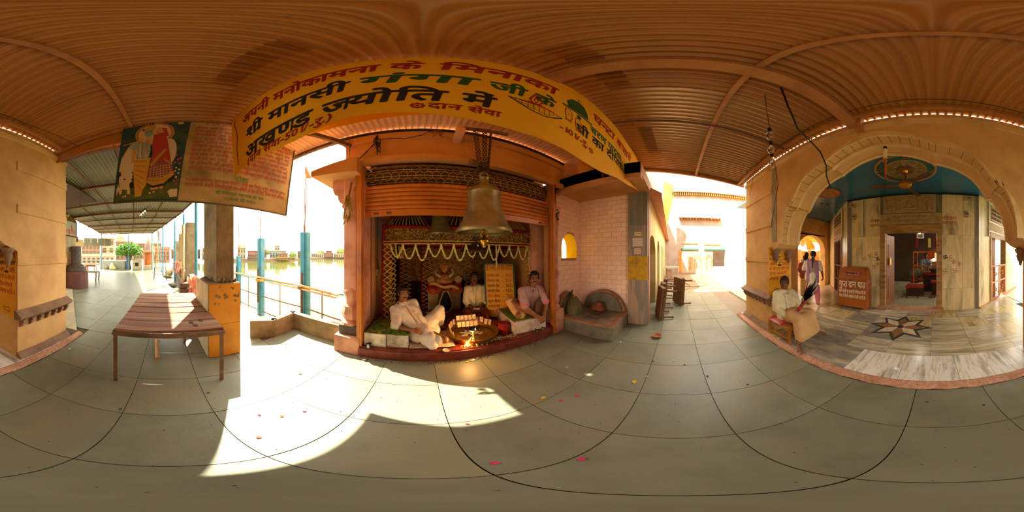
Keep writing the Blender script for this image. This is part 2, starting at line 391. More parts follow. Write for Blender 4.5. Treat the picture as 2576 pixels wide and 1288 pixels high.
# star
sx, sy = .635, -3.07
sm_d = M(); ro, ri = .58, .40
def sp(r, a): return (sx + r * math.cos(R(a)), sy + r * math.sin(R(a)))
SB = mat('star_black_stone', '35352f', '4a4a44', scale=20, rough=.3); SW = mat('star_white_stone', 'e6d2b4', 'd8c09c', scale=8, rough=.3); SR = mat('star_brown_stone', 'a8764a', '8a5a34', scale=5, stretch=(8, 1, 1), rough=.3)
for q in range(8):
    a = q * 45 + 90
    P = lambda r, da: sp(r, a + da) + ()
    def pr(pl, z1, m_, nm): return M().prism(pl, lambda u, v, t: (u, v, t), .045, z1).build(nm, m_, PLAT)
    pr([sp(.06, a), sp(.285, a - 22.5), sp(.50, a), sp(.285, a + 22.5)], .0535, SW if q % 2 else SR, 'star_petal')
    pr([sp(.285, a - 22.5), sp(.36, a - 22.5), sp(.62, a), sp(.50, a)], .0535, SB, 'star_border'); pr([sp(.285, a + 22.5), sp(.50, a), sp(.62, a), sp(.36, a + 22.5)], .0535, SB, 'star_border')
M().cyl((sx, sy, .045), (sx, sy, .0545), .065, n=20).build('star_centre', SB, PLAT)

# ---------------------------------------------------------------- arch wall of the temple
def arc(A, B, h, n=12):
    (ax, az), (bx, bz) = A, B; dx, dz = bx - ax, bz - az; l = math.hypot(dx, dz); nx, nz = dz / l, -dx / l
    if nx * (ax - .625) + nz * .4 < 0: nx, nz = -nx, -nz
    return [(ax + dx * t + nx * 4 * h * t * (1 - t), az + dz * t + nz * 4 * h * t * (1 - t)) for t in [i / n for i in range(n + 1)]]
halfa = [(2.45, 1.56), (2.40, 1.60), (2.30, 1.64)] + arc((2.22, 1.70), (1.98, 2.29), .07) + arc((1.93, 2.29), (1.27, 2.80), .10)
topa = arc((1.25, 2.795), (.625, 3.03), .045)
outl = halfa + topa
outl = outl + [(1.25 - x, z) for x, z in reversed(outl[:-1])]
outl[-1] = (-1.25, 1.56)
for i in range(1, len(outl)):
    if outl[i][0] >= outl[i - 1][0] - .002: outl[i] = (outl[i - 1][0] - .002, outl[i][1])
YF, YB, ZT = -1.6, -2.05, 3.394
def sheet(mm, pts, y, zt):
    for (xa, za), (xb, zb) in zip(pts, pts[1:]): mm.add([(xa, y, za), (xb, y, zb), (xb, y, zt), (xa, y, zt)], [(0, 1, 2, 3)])
aw = M(); sheet(aw, outl, YF, ZT); sheet(aw, outl, YB, ZT)
for (xa, za), (xb, zb) in zip(outl, outl[1:]): aw.add([(xa, YF, za), (xb, YF, zb), (xb, YB, zb), (xa, YB, za)], [(0, 1, 2, 3)])
aw.add([(outl[0][0], YF, ZT), (outl[-1][0], YF, ZT), (outl[-1][0], YB, ZT), (outl[0][0], YB, ZT)], [(0, 1, 2, 3)])
aw.box(2.45, 3.57, YB, YF, -.02, ZT); aw.box(-2.28, -1.25, YB, YF, -.02, ZT)
AW = structure(aw.build('wall_temple', m_yellow))
def offs(pts, d):
    out = []
    for i, (x, z) in enumerate(pts):
        a = pts[max(i - 1, 0)]; b = pts[min(i + 1, len(pts) - 1)]; dx, dz = b[0] - a[0], b[1] - a[1]; l = math.hypot(dx, dz) or 1
        out.append((x + dz / l * d * -1, z - dx / l * d * 1))
    return out
def moulding(name, m, d0, d1, ya, yb):
    i0 = [p for p in outl if p[1] >= 1.7]; A = offs(i0, d0); B = offs(i0, d1); mm = M(); n = len(A)
    vs = [(x, ya, z) for x, z in A] + [(x, ya, z) for x, z in B] + [(x, yb, z) for x, z in A] + [(x, yb, z) for x, z in B]
    fs = []
    for i in range(n - 1): fs += [(i, i + 1, n + i + 1, n + i), (2 * n + i, 2 * n + i + 1, 3 * n + i + 1, 3 * n + i), (i, i + 1, 2 * n + i + 1, 2 * n + i), (n + i, n + i + 1, 3 * n + i + 1, 3 * n + i)]
    return mm.add(vs, fs).build(name, m, AW)
moulding('arch_moulding', m_yellow_l, 0, .085, -1.605, -1.57)
moulding('arch_moulding', m_yellow_l, -.035, .012, -1.80, -1.74)
moulding('arch_moulding', m_yellow_l, -.02, .01, -2.06, -2.0)
vs_ = M()
for i in range(2, len(outl) - 3, 2):
    (xa, za) = outl[i]; 
    if za < 1.75: continue
    vs_.bar((xa, -1.585, za), (xa, -1.74, za), .006, .006)
vs_.build('voussoir_joint', m_groove, AW)
M().box(-2.28, 3.57, -1.605, -1.57, 3.2, 3.29).build('cornice', m_yellow_l, AW)
for x0, x1 in ((-2.29, -1.24), (2.44, 3.58)):
    for z0, z1 in ((2.68, 2.83), (2.05, 2.17), (1.38, 1.48)):
        bevel(M().box(x0, x1, -1.605, -1.583, z0, z1).build('pilaster_band', m_yellow, AW), .006)
    bevel(M().prism([(-1.62, 0), (-1.49, 0), (-1.54, .1), (-1.585, .14), (-1.62, .14)], lambda a, b, t: (t, a, b), x0, x1).build('plinth', m_shelf, AW), .005)
    sh = M().prism([(-1.58, .67), (-1.68, .68), (-1.72, .72), (-1.72, .735), (-1.60, .80), (-1.58, .80)], lambda a, b, t: (t, -3.2 - a, b), x0 - .03, x1 + .03).build('shelf', m_shelf, AW)
    nb = 7
    for q in range(nb):
        xq = x0 + .06 + (x1 - x0 - .12) * q / (nb - 1)
        M().prism([(-1.6, .55), (-1.6, .67), (-1.515, .67), (-1.51, .64), (-1.535, .63), (-1.535, .60), (-1.56, .585), (-1.57, .56)], lambda a, b, t: (t, a, b), xq - .025, xq + .025).build('bracket', m_shelf, AW)
M().box(2.30, 2.44, -1.603, -1.594, 1.75, 3.2).build('recess_panel', m_greystone, AW)
# corbel brackets under the arch spring
for sx_ in (1, -1):
    for yy in (-1.66, -1.95):
        xx = 2.40 if sx_ > 0 else -1.15
        M().lathe([(.0, 1.36), (.02, 1.38), (.028, 1.42), (.05, 1.46), (.06, 1.50), (.05, 1.53), (.075, 1.56), (.08, 1.60), (0, 1.60)], (xx, yy, 0), n=10).build('corbel', m_shelf, AW, smooth='auto')

# ---------------------------------------------------------------- hall: ceiling, sanctum walls
CE = structure(M().box(-2.6, 5.3, -9.3, -2.05, 3.22, 3.3).build('ceiling', m_blue))
med = thing('ceiling_medallion', 'round painted plaster medallion with lotus ring on the blue ceiling above the fan', 'medallion', (.5, -2.87, 3.2))
MG = mat('medallion_gold', 'a8824a', '94703c', scale=12, rough=.6); MT = mat('medallion_teal', '2c5c58', '24504e', scale=8, rough=.6); ML = mat('medallion_lotus', 'c8623c', 'd87c50', scale=9, rough=.6)
def disc(nm, r0, r1, z0, z1, m_, par, cx=.5, cy=-2.87, n=40): return M().lathe([(r0, z1), (r1, z1), (r1, z0), (r0, z0), (r0, z1)], (cx, cy, 0), n=n).build(nm, m_, par)
disc('rim', .52, .56, 3.185, 3.222, MG, med); disc('ring_field', .38, .52, 3.2, 3.222, MT, med); disc('rim', .36, .385, 3.19, 3.222, MG, med); disc('inner_field', .16, .36, 3.2, 3.222, mat('medallion_field', '8a7a4a', '6c6038', scale=14, rough=.6), med); disc('boss', .005, .16, 3.18, 3.222, mat('medallion_boss', '8a5a34', '5c3c24', scale=10, rough=.6), med)
for q in range(8):
    a = q * math.pi / 4 + .2; cx_, cy_ = .5 + .45 * math.cos(a), -2.87 + .45 * math.sin(a); lo = M()
    for w_ in (-60, -30, 0, 30, 60):
        b = a + R(w_); lo.prism([(0, -.012), (.03, -.018), (.062, 0), (.03, .018), (0, .012)], lambda u, v, t, b=b: (cx_ + u * math.cos(b) - v * math.sin(b), cy_ + u * math.sin(b) + v * math.cos(b), t), 3.192, 3.21)
    lo.build('lotus', ML, med)
for q in range(8):
    a = q * math.pi / 4; M().obox((.5 + .26 * math.cos(a), -2.87 + .26 * math.sin(a), 3.197), (.09 * math.cos(a), .09 * math.sin(a), 0), (-.02 * math.sin(a), .02 * math.cos(a), 0), (0, 0, .006)).build('spoke', MG, med)
med2 = thing('ceiling_medallion', 'smaller painted medallion on the blue ceiling beside the arch spring over the corridor', 'medallion', (2.55, -3.35, 3.2))
disc('rim', .3, .34, 3.185, 3.222, MG, med2, 2.55, -3.35); disc('ring_field', .18, .3, 3.2, 3.222, ML, med2, 2.55, -3.35); disc('boss', .005, .18, 3.19, 3.222, MG, med2, 2.55, -3.35)

sw = M()
YS = -4.2
sw.box(1.42, 2.46, YS - .22, YS - .02, .04, 3.22); sw.box(-1.2, -.22, YS - .22, YS - .02, .04, 3.22); sw.box(-.22, 1.42, YS - .22, YS - .02, 2.3, 3.22)
SAN = structure(sw.build('wall_sanctum', m_marble_d))
def pan(x0, x1, z0, z1, m_=m_marble_v): return M().box(x0 + .002, x1 - .002, YS - .02, YS + random.uniform(-.002, .002), z0 + .002, z1 - .002).build('marble_panel', m_, SAN)
for x0, x1, m_ in ((1.42, 1.95, m_marble_v), (1.95, 2.30, m_marble_v), (2.30, 2.46, m_marble_d), (-.75, -.22, m_marble_v), (-1.08, -.75, m_marble_v), (-1.2, -1.08, m_marble_d)):
    pan(x0, x1, .05, .65, m_); pan(x0, x1, .65, 2.05, m_); pan(x0, x1, 2.05, 3.2, m_)
M().box(-1.2, 2.46, YS - .02, YS + .012, 3.17, 3.22).build('top_band', mat('band_black', '1c1814', None, rough=.5), SAN)
M().box(-.26, 1.46, YS - .2, YS + .06, .04, .105).build('threshold', m_redlime, SAN)
# carved panel over the door, inscription band
bevel(M().box(-.06, 1.34, YS - .01, YS + .02, 2.66, 3.17).build('carved_panel', m_carve, SAN), .006)
cv = M(); yc = YS + .02
def cp(a, b, t=0): return (a, YS + .02 + t, b)
for xx in (1.27, .93, .36, .0):
    cv.box(xx - .022, xx + .022, YS + .015, YS + .045, 2.72, 2.98); cv.ball((xx, YS + .03, 3.0), (.03, .02, .035), 8, 5)
for xa, xb, zt in ((1.25, .95, 3.03), (.91, .38, 3.06), (.34, .02, 3.03)):
    pts = [(xa + (xb - xa) * i / 12, 2.95 + (zt - 2.95) * math.sin(math.pi * i / 12)) for i in range(13)]
    cv.tube([(x, YS + .028, z) for x, z in pts], .013, 6)
cv.box(-.03, 1.30, YS + .015, YS + .04, 2.69, 2.72)
def relief_person(x, seated=False, sc=1):
    if seated:
        cv.ball((x, YS + .02, 2.77), (.15, .03, .045), 10, 6); cv.ball((x, YS + .025, 2.85), (.07, .03, .07), 10, 6); cv.ball((x, YS + .03, 2.95), (.035, .03, .04), 10, 6); cv.ball((x - .17, YS + .02, 2.78), (.06, .025, .05), 8, 6)
    else:
        cv.ball((x, YS + .022, 2.78), (.042, .025, .075), 8, 6); cv.ball((x, YS + .025, 2.86), (.03, .022, .045), 8, 6); cv.ball((x, YS + .03, 2.92), (.022, .022, .026), 8, 6); cv.tube([(x - .03, YS + .03, 2.87), (x - .06, YS + .035, 2.84), (x - .04, YS + .04, 2.88)], .009, 5)
for x in (1.16, 1.03, .13, .24): relief_person(x)
relief_person(.66, True)
cv.build('carved_relief', m_carve, SAN, smooth='auto')
M().box(-.22, 1.42, YS - .01, YS + .012, 2.34, 2.64).build('inscription_band', m_carve, SAN)
ins = M(); fi = lambda a, b: (1.4 - a, YS + .0135, b)
letters(ins, 'तक रूप से पूजन है। इनी टहरी पुजाय ।।', fi, .085, .35, 2.52, .95); letters(ins, 'सकल भूज नैवेद्य के। भोग-भोग के उपाय ।।', fi, .085, .32, 2.41, 1.0)
letters(ins, 'ॐ', fi, .16, .12, 2.43)
def swast(mm, cx, cy, r, fn, wd=.012):
    for q in range(4):
        c_, s_ = math.cos(q * math.pi / 2), math.sin(q * math.pi / 2)
        stroke(mm, [(cx, cy), (cx + r * c_, cy + r * s_), (cx + r * c_ + r * s_ * .9, cy + r * s_ - r * c_ * .9)], fn, wd)
swast(ins, 1.5, 2.48, .05, fi); ins.build('inscription', m_groove, SAN)
# door frame and leaf
for x0, x1 in ((1.28, 1.42), (-.22, -.07)): bevel(M().box(x0, x1, YS - .2, YS + .035, .1, 2.12).build('door_jamb', m_frame, SAN), .01)
bevel(M().box(-.22, 1.42, YS - .2, YS + .035, 2.12, 2.33).build('door_lintel', m_frame, SAN), .01)
DR = structure(M().obox((1.235, YS - .30, 1.1), (.02, 0, 0), (.06, .21, 0), (0, 0, .98)).build('door_1', m_wood_d))
for z in (.6, 1.5): M().obox((1.21, YS - .30, z), (.008, 0, 0), (.04, .13, 0), (0, 0, .32)).build('door_panel', m_wood_d, DR)
M().obox((1.195, YS - .2, 1.35), (.01, 0, 0), (.012, .03, 0), (0, 0, .10)).build('brass_plate', mat('brass', 'b8862c', '94681c', scale=10, rough=.35, metal=.8), DR)
# red writing and marks on the sanctum wall
m_red = mat('sindoor_red', 'b03018', 'c04428', scale=20, rough=.8); m_redf = mat('sindoor_faded', 'c07050', 'b85c40', scale=20, rough=.8)
rw = M(); fw = lambda a, b: (-a, YS + .004, b)
letters(rw, 'फोटो खींचना', fw, .12, .24, 2.46, .36); letters(rw, 'सख्त मना है।', fw, .12, .24, 2.33, .36)
letters(rw, 'फोटो खींचना', fw, .12, -1.72, 2.44, .28); letters(rw, 'सख्त मना है।', fw, .12, -1.72, 2.31, .28)
rw.build('warning_lettering', m_red, SAN)
sw_ = M()
for a, b, r in ((-1.55, 1.55, .05), (-1.72, 1.5, .06), (-1.9, 1.42, .05), (-1.6, 1.2, .05), (-1.5, 1.28, .04), (.42, 1.45, .06), (.52, 1.35, .05), (.68, 1.3, .04), (.3, 1.1, .06), (.56, 1.12, .05)): swast(sw_, a, b, r, fw, .014)
sw_.build('painted_mark', m_redf, SAN)
sk = M()
for a, b in ((-1.5, 1.42), (.3, 1.47)): swast(sk, a, b, .045, fw, .02)
sk.build('painted_mark', m_black, SAN)

# chamfered sides of the sanctum
def chamfer(name, x0, y0, dx, dy, L_):
    d = Vector((dx, dy, 0)).normalized(); nrm = Vector((d.y, -d.x, 0))
    if nrm.dot(Vector((x0, y0, 0))) > 0: nrm = -nrm
    P = lambda s, t, z: Vector((x0, y0, 0)) + d * s + nrm * t + Vector((0, 0, z))
    mm = M()
    def slab(s0, s1, z0, z1, t0, t1): mm.obox(P((s0 + s1) / 2, (t0 + t1) / 2, (z0 + z1) / 2), d * (s1 - s0) / 2, nrm * (t1 - t0) / 2, (0, 0, (z1 - z0) / 2))
    slab(0, .75, .04, 3.22, -.2, 0); slab(2.05, L_, .04, 3.22, -.2, 0); slab(.75, 2.05, 2.1, 3.22, -.2, 0)
    W = structure(mm.build(name, m_marble_v))
    def part(nm, m_, s0, s1, z0, z1, t0, t1): return M().obox(P((s0 + s1) / 2, (t0 + t1) / 2, (z0 + z1) / 2), d * (s1 - s0) / 2, nrm * (t1 - t0) / 2, (0, 0, (z1 - z0) / 2)).build(nm, m_, W)
    for s0, s1 in ((.68, .78), (2.02, 2.12)): part('door_jamb', m_frame, s0, s1, .05, 2.12, -.15, .03)
    part('door_lintel', m_frame, .68, 2.12, 2.08, 2.25, -.15, .03); part('inscription_band', m_carve, .68, 2.12, 2.3, 2.55, -.01, .015); part('carved_panel', m_carve, .75, 2.05, 2.6, 3.12, -.01, .02)
    part('threshold', m_redlime, 0, L_, .03, .08, -.05, .05)
    rl = M(); 
    for s in (.95, 1.4, 1.85):
        for q in range(7):
            for h in range(3): rl.ball(P(s - .16 + q * .055, .022, 2.72 + h * .13), (.022, .022, .05), 6, 4)
    rl.build('carved_relief', m_groove, W)
    return P, d, nrm, W
PR, dR, nR, WR = chamfer('wall_sanctum_west', -1.2, YS, -1, -1, 3.6)
PL_, dL, nL, WL = chamfer('wall_sanctum_east', 2.46, YS, 1, -1, 3.6)
# orange grille gates in the west chamfer door
for gi, (s0, s1) in enumerate(((.78, 1.39), (1.41, 2.02))):
    g = thing('grille_gate', ('orange lattice gate leaf nearer the marble corner, shut across the side door', 'orange lattice gate leaf farther from the marble corner, shut across the side door')[gi], 'gate', PR((s0 + s1) / 2, .02, .1), 'gate leaves of the side door')
    def seg(nm, a, b, z0, z1, t=.012): return M().obox(PR((a + b) / 2, .02, (z0 + z1) / 2), dR * (b - a) / 2, nR * t, (0, 0, (z1 - z0) / 2)).build(nm, m_orange, g)
    seg('stile', s0, s0 + .045, .1, 1.2); seg('stile', s1 - .045, s1, .1, 1.2)
    for z in (.1, .63, 1.15): seg('rail', s0, s1, z, z + .05)
    lat = M()
    for z0, z1 in ((.15, .63), (.68, 1.15)):
        for q in range(-5, 9):
            for sg in (1, -1):
                a0 = s0 + .04 + q * .075; pts = []
                for i in range(9):
                    z = z0 + (z1 - z0) * i / 8; s_ = a0 + sg * (z - z0) * .55 + (0 if sg > 0 else .25)
                    if s0 + .04 <= s_ <= s1 - .04: pts.append(PR(s_, .02, z))
                if len(pts) > 1: lat.tube([pts[0], pts[-1]], .005, 4)
    lat.build('lattice', m_orange, g)
    for z in (.39, .91): M().torus(PR((s0 + s1) / 2, .025, z), .06, .015, 14, 5, ax=(dR, Vector((0, 0, 1)), nR)).build('rosette', m_orange, g)
dl = thing('panelled_door', 'dark brown panelled wooden door behind the orange lattice gates', 'door', PR(1.0, -.1, .05))
M().obox(PR(1.05, -.12, 1.08), dR * .3, nR * .02, (0, 0, 1.0)).build('leaf', m_wood_d, dl)
for z in (.5, 1.0, 1.6): M().obox(PR(1.05, -.09, z), dR * .2, nR * .012, (0, 0, .18)).build('door_panel', m_wood_d, dl)
# purple curtain in the east chamfer door
cu = M().grid(lambda u, v: PL_(.8 + 1.2 * u, -.08 + .03 * math.sin(u * 40), .1 + 1.95 * v), 60, 4)
tag(cu.build('curtain', mat('purple_cloth', '5a2430', '4a1c28', scale=5, rough=.85), None, smooth=True), 'dark purple curtain filling the side doorway behind the donation box', 'curtain')
gt = M()
for s in (.82, 1.4, 1.98): gt.obox(PL_(s, .0, .62), dL * .02, nL * .012, (0, 0, .56))
for z in (.1, .62, 1.15): gt.obox(PL_(1.4, .0, z), dL * .6, nL * .012, (0, 0, .02))
tag(gt.build('side_gate', m_wood_d), 'low brown slatted gate in front of the purple curtain', 'gate')
# hall beyond, dark sanctum room
structure(M().box(-4.6, -2.3, -5.3, -2.06, 3.24, 3.29).build('added_sun_block_slab', m_dark))  # slab added only to keep direct sun off the sanctum's west side
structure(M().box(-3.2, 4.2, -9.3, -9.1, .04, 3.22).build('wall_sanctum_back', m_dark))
hw = M(); hw.box(5.0, 5.3, -4.55, -2.45, 0, 3.25); hw.box(5.0, 5.3, -12, -6.35, 0, 3.25); hw.box(5.0, 5.3, -6.35, -4.55, 2.45, 3.25)
for q in range(10):
    a0, a1 = math.pi * q / 10, math.pi * (q + 1) / 10
    ya, yb = -5.45 + .9 * math.cos(a0), -5.45 + .9 * math.cos(a1); za, zb = 1.75 + .7 * math.sin(a0), 1.75 + .7 * math.sin(a1)
    hw.add([(x, y, z) for x in (5.0, 5.3) for y, z in ((ya, za), (yb, zb), (yb, 2.5), (ya, 2.5))], [(0, 1, 2, 3), (4, 5, 6, 7), (0, 1, 5, 4)])
HW = structure(hw.build('wall_hall_east', m_yellow))
# ---------------------------------------------------------------- roof of the shed
def zr(y): return 3.655 + .155 * y
ROOF = structure(M().bar((-1.98, -1.6, zr(-1.6) - .05), (-1.98, 1.55, zr(1.55) - .05), .05, .07).build('roof', m_steel))
def sheetmesh(x0, x1, y0, y1, zf, pitch=.0805, amp=.0135, ny=2, ph=0):
    n = int((x1 - x0) / pitch * 8); mm = M()
    mm.grid(lambda u, v: (x0 + (x1 - x0) * u, y0 + (y1 - y0) * v, zf(y0 + (y1 - y0) * v) + amp * math.cos(2 * math.pi * ((x0 + (x1 - x0) * u) / pitch))), n, ny)
    mm.grid(lambda u, v: (x0 + (x1 - x0) * u, y0 + (y1 - y0) * v, .004 + zf(y0 + (y1 - y0) * v) + amp * math.cos(2 * math.pi * ((x0 + (x1 - x0) * u) / pitch))), n, ny)
    return mm
xs = [-2.03 + .83 * i for i in range(8)]
for i in range(7):
    m_ = m_roof if xs[i] < .5 else m_roof2
    dz = .006 * (i % 2)
    sheetmesh(xs[i] - .02, xs[i + 1] + .02, -1.605, .55, lambda y: zr(y) + dz).build('roof_sheet', m_, ROOF, smooth=True)
    sheetmesh(xs[i] - .02, xs[i + 1] + .02, .35, 1.66, lambda y: zr(y) + .012 - dz).build('roof_sheet', m_, ROOF, smooth=True)
for y in (-1.45, -.42, .86):
    M().bar((-2.0, y, zr(y) - .045), (3.72, y, zr(y) - .045), .05, .06).build('purlin', m_steel, ROOF)
M().bar((3.74, -1.62, zr(-1.6) - .05), (3.74, 1.55, zr(1.55) - .05), .06, .08).build('end_beam', m_steel, ROOF)
M().bar((.83, -1.66, zr(-1.66) - .085), (.83, 1.55, zr(1.55) - .085), .13, .10).build('main_beam', m_steel, ROOF)
M().prism([(-1.68, zr(-1.68) - .26), (1.6, zr(1.6) - .40), (1.6, zr(1.6)), (-1.68, zr(-1.68))], lambda a, b, t: (t, a, b), -2.03, -2.02).build('end_flashing', m_roof, ROOF)
M().box(.72, .80, -1.60, -1.50, 3.17, 3.40).build('beam_shoe', m_steel, ROOF)
M().bar((1.9, -1.45, zr(-1.45) - .09), (1.9, 1.55, zr(1.55) - .09), .02, .02).build('tie_rod', m_dsteel, ROOF)
M().bar((-1.98, .9, zr(.9) - .06), (-.95, 2.05, 3.30), .05, .07).build('brace', m_dsteel, ROOF)
# small canopy over the shrine front
zc = lambda y: 3.60 - .03 * (y - 1.6)
CAN = structure(M().box(-2.5, 3.7, 2.06, 2.12, 3.49, 3.55).build('roof_2', m_dsteel))
xs2 = [-2.5 + .89 * i for i in range(8)]
for i in range(7): sheetmesh(xs2[i] - .02, xs2[i + 1] + .02, 1.42, 2.12, lambda y: zc(y) + .005 * (i % 2), ny=1).build('roof_sheet', m_canopy, CAN, smooth=True)
M().box(-2.5, 3.7, 1.40, 1.44, 3.53, 3.58).build('purlin', m_steel, CAN)
M().cyl((-1.35, 2.045, 3.50), (2.95, 2.045, 3.50), .012, n=6).build('conduit', m_black, CAN)

# ---------------------------------------------------------------- shrine building
YW = 2.0
sb = M()
sb.box(-1.05, 2.42, 2.10, 2.22, 2.93, 3.49); sb.box(-1.05, 2.42, 2.22, 4.6, 3.3, 3.49)
LT = structure(sb.build('wall_shrine_front', m_lintel))
M().box(-1.2, 2.44, 2.0, 2.07, 2.86, 2.95).build('lintel_lip', m_lintel, LT)
M().box(-1.08, 2.46, 2.06, 2.2, 3.36, 3.48).build('coping', m_lintel, LT)
bevel(M().box(.40, .50, 1.80, 2.14, 3.28, 3.38).build('bell_bracket', m_pink, LT), .006)
M().cyl((.45, 1.85, 3.40), (1.05, 1.80, 3.42), .03, n=10).build('bell_bar', m_dsteel, LT)
M().prism([(-1.50, 2.76), (-.78, 2.66), (-.78, 2.92), (-1.50, 2.86)], lambda a, b, t: (a, t, b), 1.86, 3.0).build('eave_slab', m_lintel, LT)
# side and back walls, ceiling
WL2 = structure(M().box(-1.15, -.78, 2.42, 4.6, 0, 3.3).build('wall_shrine_left', m_lintel))
WR2 = structure(M().box(2.14, 2.40, 2.6, 4.6, 0, 3.3).build('wall_shrine_right', m_lintel))
bk = M(); bk.box(-1.15, 2.40, 4.4, 4.6, 0, 2.02); bk.box(-1.15, 2.40, 4.4, 4.6, 2.32, 3.3)
for x0, x1 in ((-1.15, -.66), (-.42, .02), (.30, 1.18), (1.42, 2.40)): bk.box(x0, x1, 4.4, 4.6, 2.02, 2.32)
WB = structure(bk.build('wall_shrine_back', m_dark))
vb = 0
for x0, x1 in ((-.66, -.42), (.02, .30), (1.18, 1.42)):
    vm = M()
    for q in range(1, 4): vm.cyl((x0 + (x1 - x0) * q / 4, 4.45, 2.02), (x0 + (x1 - x0) * q / 4, 4.45, 2.32), .006, n=5)
    vm.build('vent_bars', m_dsteel, WB)
structure(M().box(-.8, 2.15, 2.5, 4.42, 2.9, 3.0).build('ceiling_2', m_lintel))
FS = structure(M().prism([(-.80, 2.0), (2.05, 2.0), (2.15, 2.1), (2.15, 4.45), (-.80, 4.45)], lambda a, b, t: (a, b, t), 0, .17).build('floor_4', m_redfloor))
bevel(M().box(-.82, 2.08, 1.975, 2.16, -.005, .155).build('front_ledge', m_redfloor, FS), .018)
# left carved pillar
LP = structure(bevel(M().box(-1.18, -.80, 1.98, 2.42, 0, .30).build('pillar_shrine_left', m_pinkl), .012))
px, py = -.99, 2.2
bevel(M().box(px - .15, px + .15, py - .15, py + .15, .30, .46).build('pillar_block', mat('black_stone', '3c3430', '54463c', scale=8, rough=.5), LP), .01)
M().lathe([(.17, .46), (.17, .50), (.13, .54), (.155, .60), (.165, .66), (.14, .72), (.15, .76), (.12, .80), (.12, .92), (.14, .96), (.14, 1.0), (.11, 1.04)], (px, py, 0), n=8, a0=math.pi / 8).build('pillar_base', m_pinkl, LP, smooth='auto')
bevel(M().box(px - .10, px + .10, py - .10, py + .10, 1.0, 2.72).build('pillar_shaft', m_pink, LP), .02)
M().prism([(px - .1, 2.72), (px - .1, 2.2), (px - .135, 2.24), (px - .13, 2.3), (px - .17, 2.32), (px - .2, 2.38), (px - .2, 2.44), (px - .26, 2.47), (px - .29, 2.55), (px - .29, 2.72)], lambda a, b, t: (a, t, b), py - .08, py + .08).build('pillar_bracket', m_pink, LP)
M().box(-.86, -.78, 2.1, 2.45, .17, 2.9).build('pillar_jamb', m_pinkl, LP)
# right jamb pillar
RP = structure(bevel(M().box(2.04, 2.39, 2.42, 2.62, .14, 2.9).build('pillar_shrine_right', m_pink), .01))
bevel(M().box(2.16, 2.37, 1.98, 2.26, 0, .48).build('pillar_block', m_pinkl, RP), .012)
M().lathe([(.10, .48), (.11, .52), (.08, .57), (.10, .62), (.10, .70), (.075, .74), (.075, 1.1), (.095, 1.14), (.095, 1.18), (.07, 1.22), (.07, 2.05), (.09, 2.1), (.09, 2.15), (.075, 2.2), (.11, 2.35), (.12, 2.45)], (2.27, 2.14, 0), n=10).build('pillar_shaft', m_pinkl, RP, smooth='auto')
M().box(2.14, 2.42, 2.22, 2.3, .48, 2.9).build('pillar_back', m_lintel, RP)
for q in range(5): M().ball((2.25 + .02 * math.cos(q * 2), 2.05, 2.2 + .045 * q), (.03, .025, .03), 7, 5).build('carved_bud', m_dsteel, RP)
# rolling shutter
RS = thing('rolling_shutter', 'orange ribbed rolling shutter, half raised over the shrine opening', 'shutter', (.65, 2.2, 2.05))
sl = [(0, -.034), (-.022, -.024), (-.030, 0), (-.022, .024), (0, .034)]
for q in range(6):
    z = 2.185 + .066 * q
    mm = M(); mm.prism([(2.2 + a, z + b) for a, b in sl] + [(2.21, z + .03), (2.21, z - .03)], lambda a, b, t: (t, a, b), -.80, 2.12); mm.build('slat', m_orange, RS)
bevel(M().box(-.80, 2.12, 2.17, 2.21, 2.06, 2.15).build('bottom_rail', m_orange, RS), .006)
for x in (-.62, -.44, 1.93): M().obox((x, 2.16, 2.10), (.03, 0, 0), (0, .015, 0), (0, 0, .012)).build('shutter_bolt', m_dsteel, RS)
for x in (.66,): M().cyl((x, 2.17, 2.14), (x, 2.10, 2.14), .03, n=10).build('pull_knob', m_orange, RS)
M().box(-.845, -.775, 2.0, 2.09, 0, 2.86).build('guide_channel', m_orange, RS); M().box(2.10, 2.15, 2.0, 2.09, 0, 2.86).build('guide_channel', m_orange, RS)
M().box(-.86, -.84, 2.0, 2.5, 2.5, 2.9).build('side_plate', m_steel, RS); M().box(2.13, 2.15, 2.0, 2.5, 2.5, 2.9).build('side_plate', m_steel, RS)
rc = (2.39, 2.745); rr = .215
M().cyl((-.82, rc[0], rc[1]), (2.12, rc[0], rc[1]), rr - .02, n=24).build('rolled_grille', mat('grille_dark', '5c3a1c', '3c2612', scale=20, rough=.6), RS, smooth='auto')
gm = M(); ncell = 26
def onroll(x, a, r=rr): return (x, rc[0] - r * math.cos(R(a)), rc[1] + r * math.sin(R(a)))
angs = [-52, -36, -26, -8, 2, 20, 30, 48, 58, 76]
for li, (a0, a1) in enumerate(zip(angs[::2], angs[1::2])):
    for q in range(ncell):
        xq = -.80 + 2.9 * (q + .5 * (li % 2)) / ncell; wq = 2.9 / ncell
        gm.tube([onroll(xq, a0), onroll(xq, a1)], .004, 4)
        gm.tube([onroll(xq, a1), onroll(min(xq + wq / 2, 2.1), a1 + 9), onroll(min(xq + wq, 2.1), a1)], .004, 4)
    gm.tube([onroll(-.8, (a0 + a1) / 2), onroll(2.1, (a0 + a1) / 2)], .005, 5)
    gm.tube([onroll(-.8, a1 + 9), onroll(2.1, a1 + 9)], .0035, 4)
stuff(gm.build('grille_links', mat('brass_wire', 'd0a050', 'a8803c', scale=20, rough=.5, metal=.2), RS))

# ---------------------------------------------------------------- tiled niche, right of the shrine
NA = M()
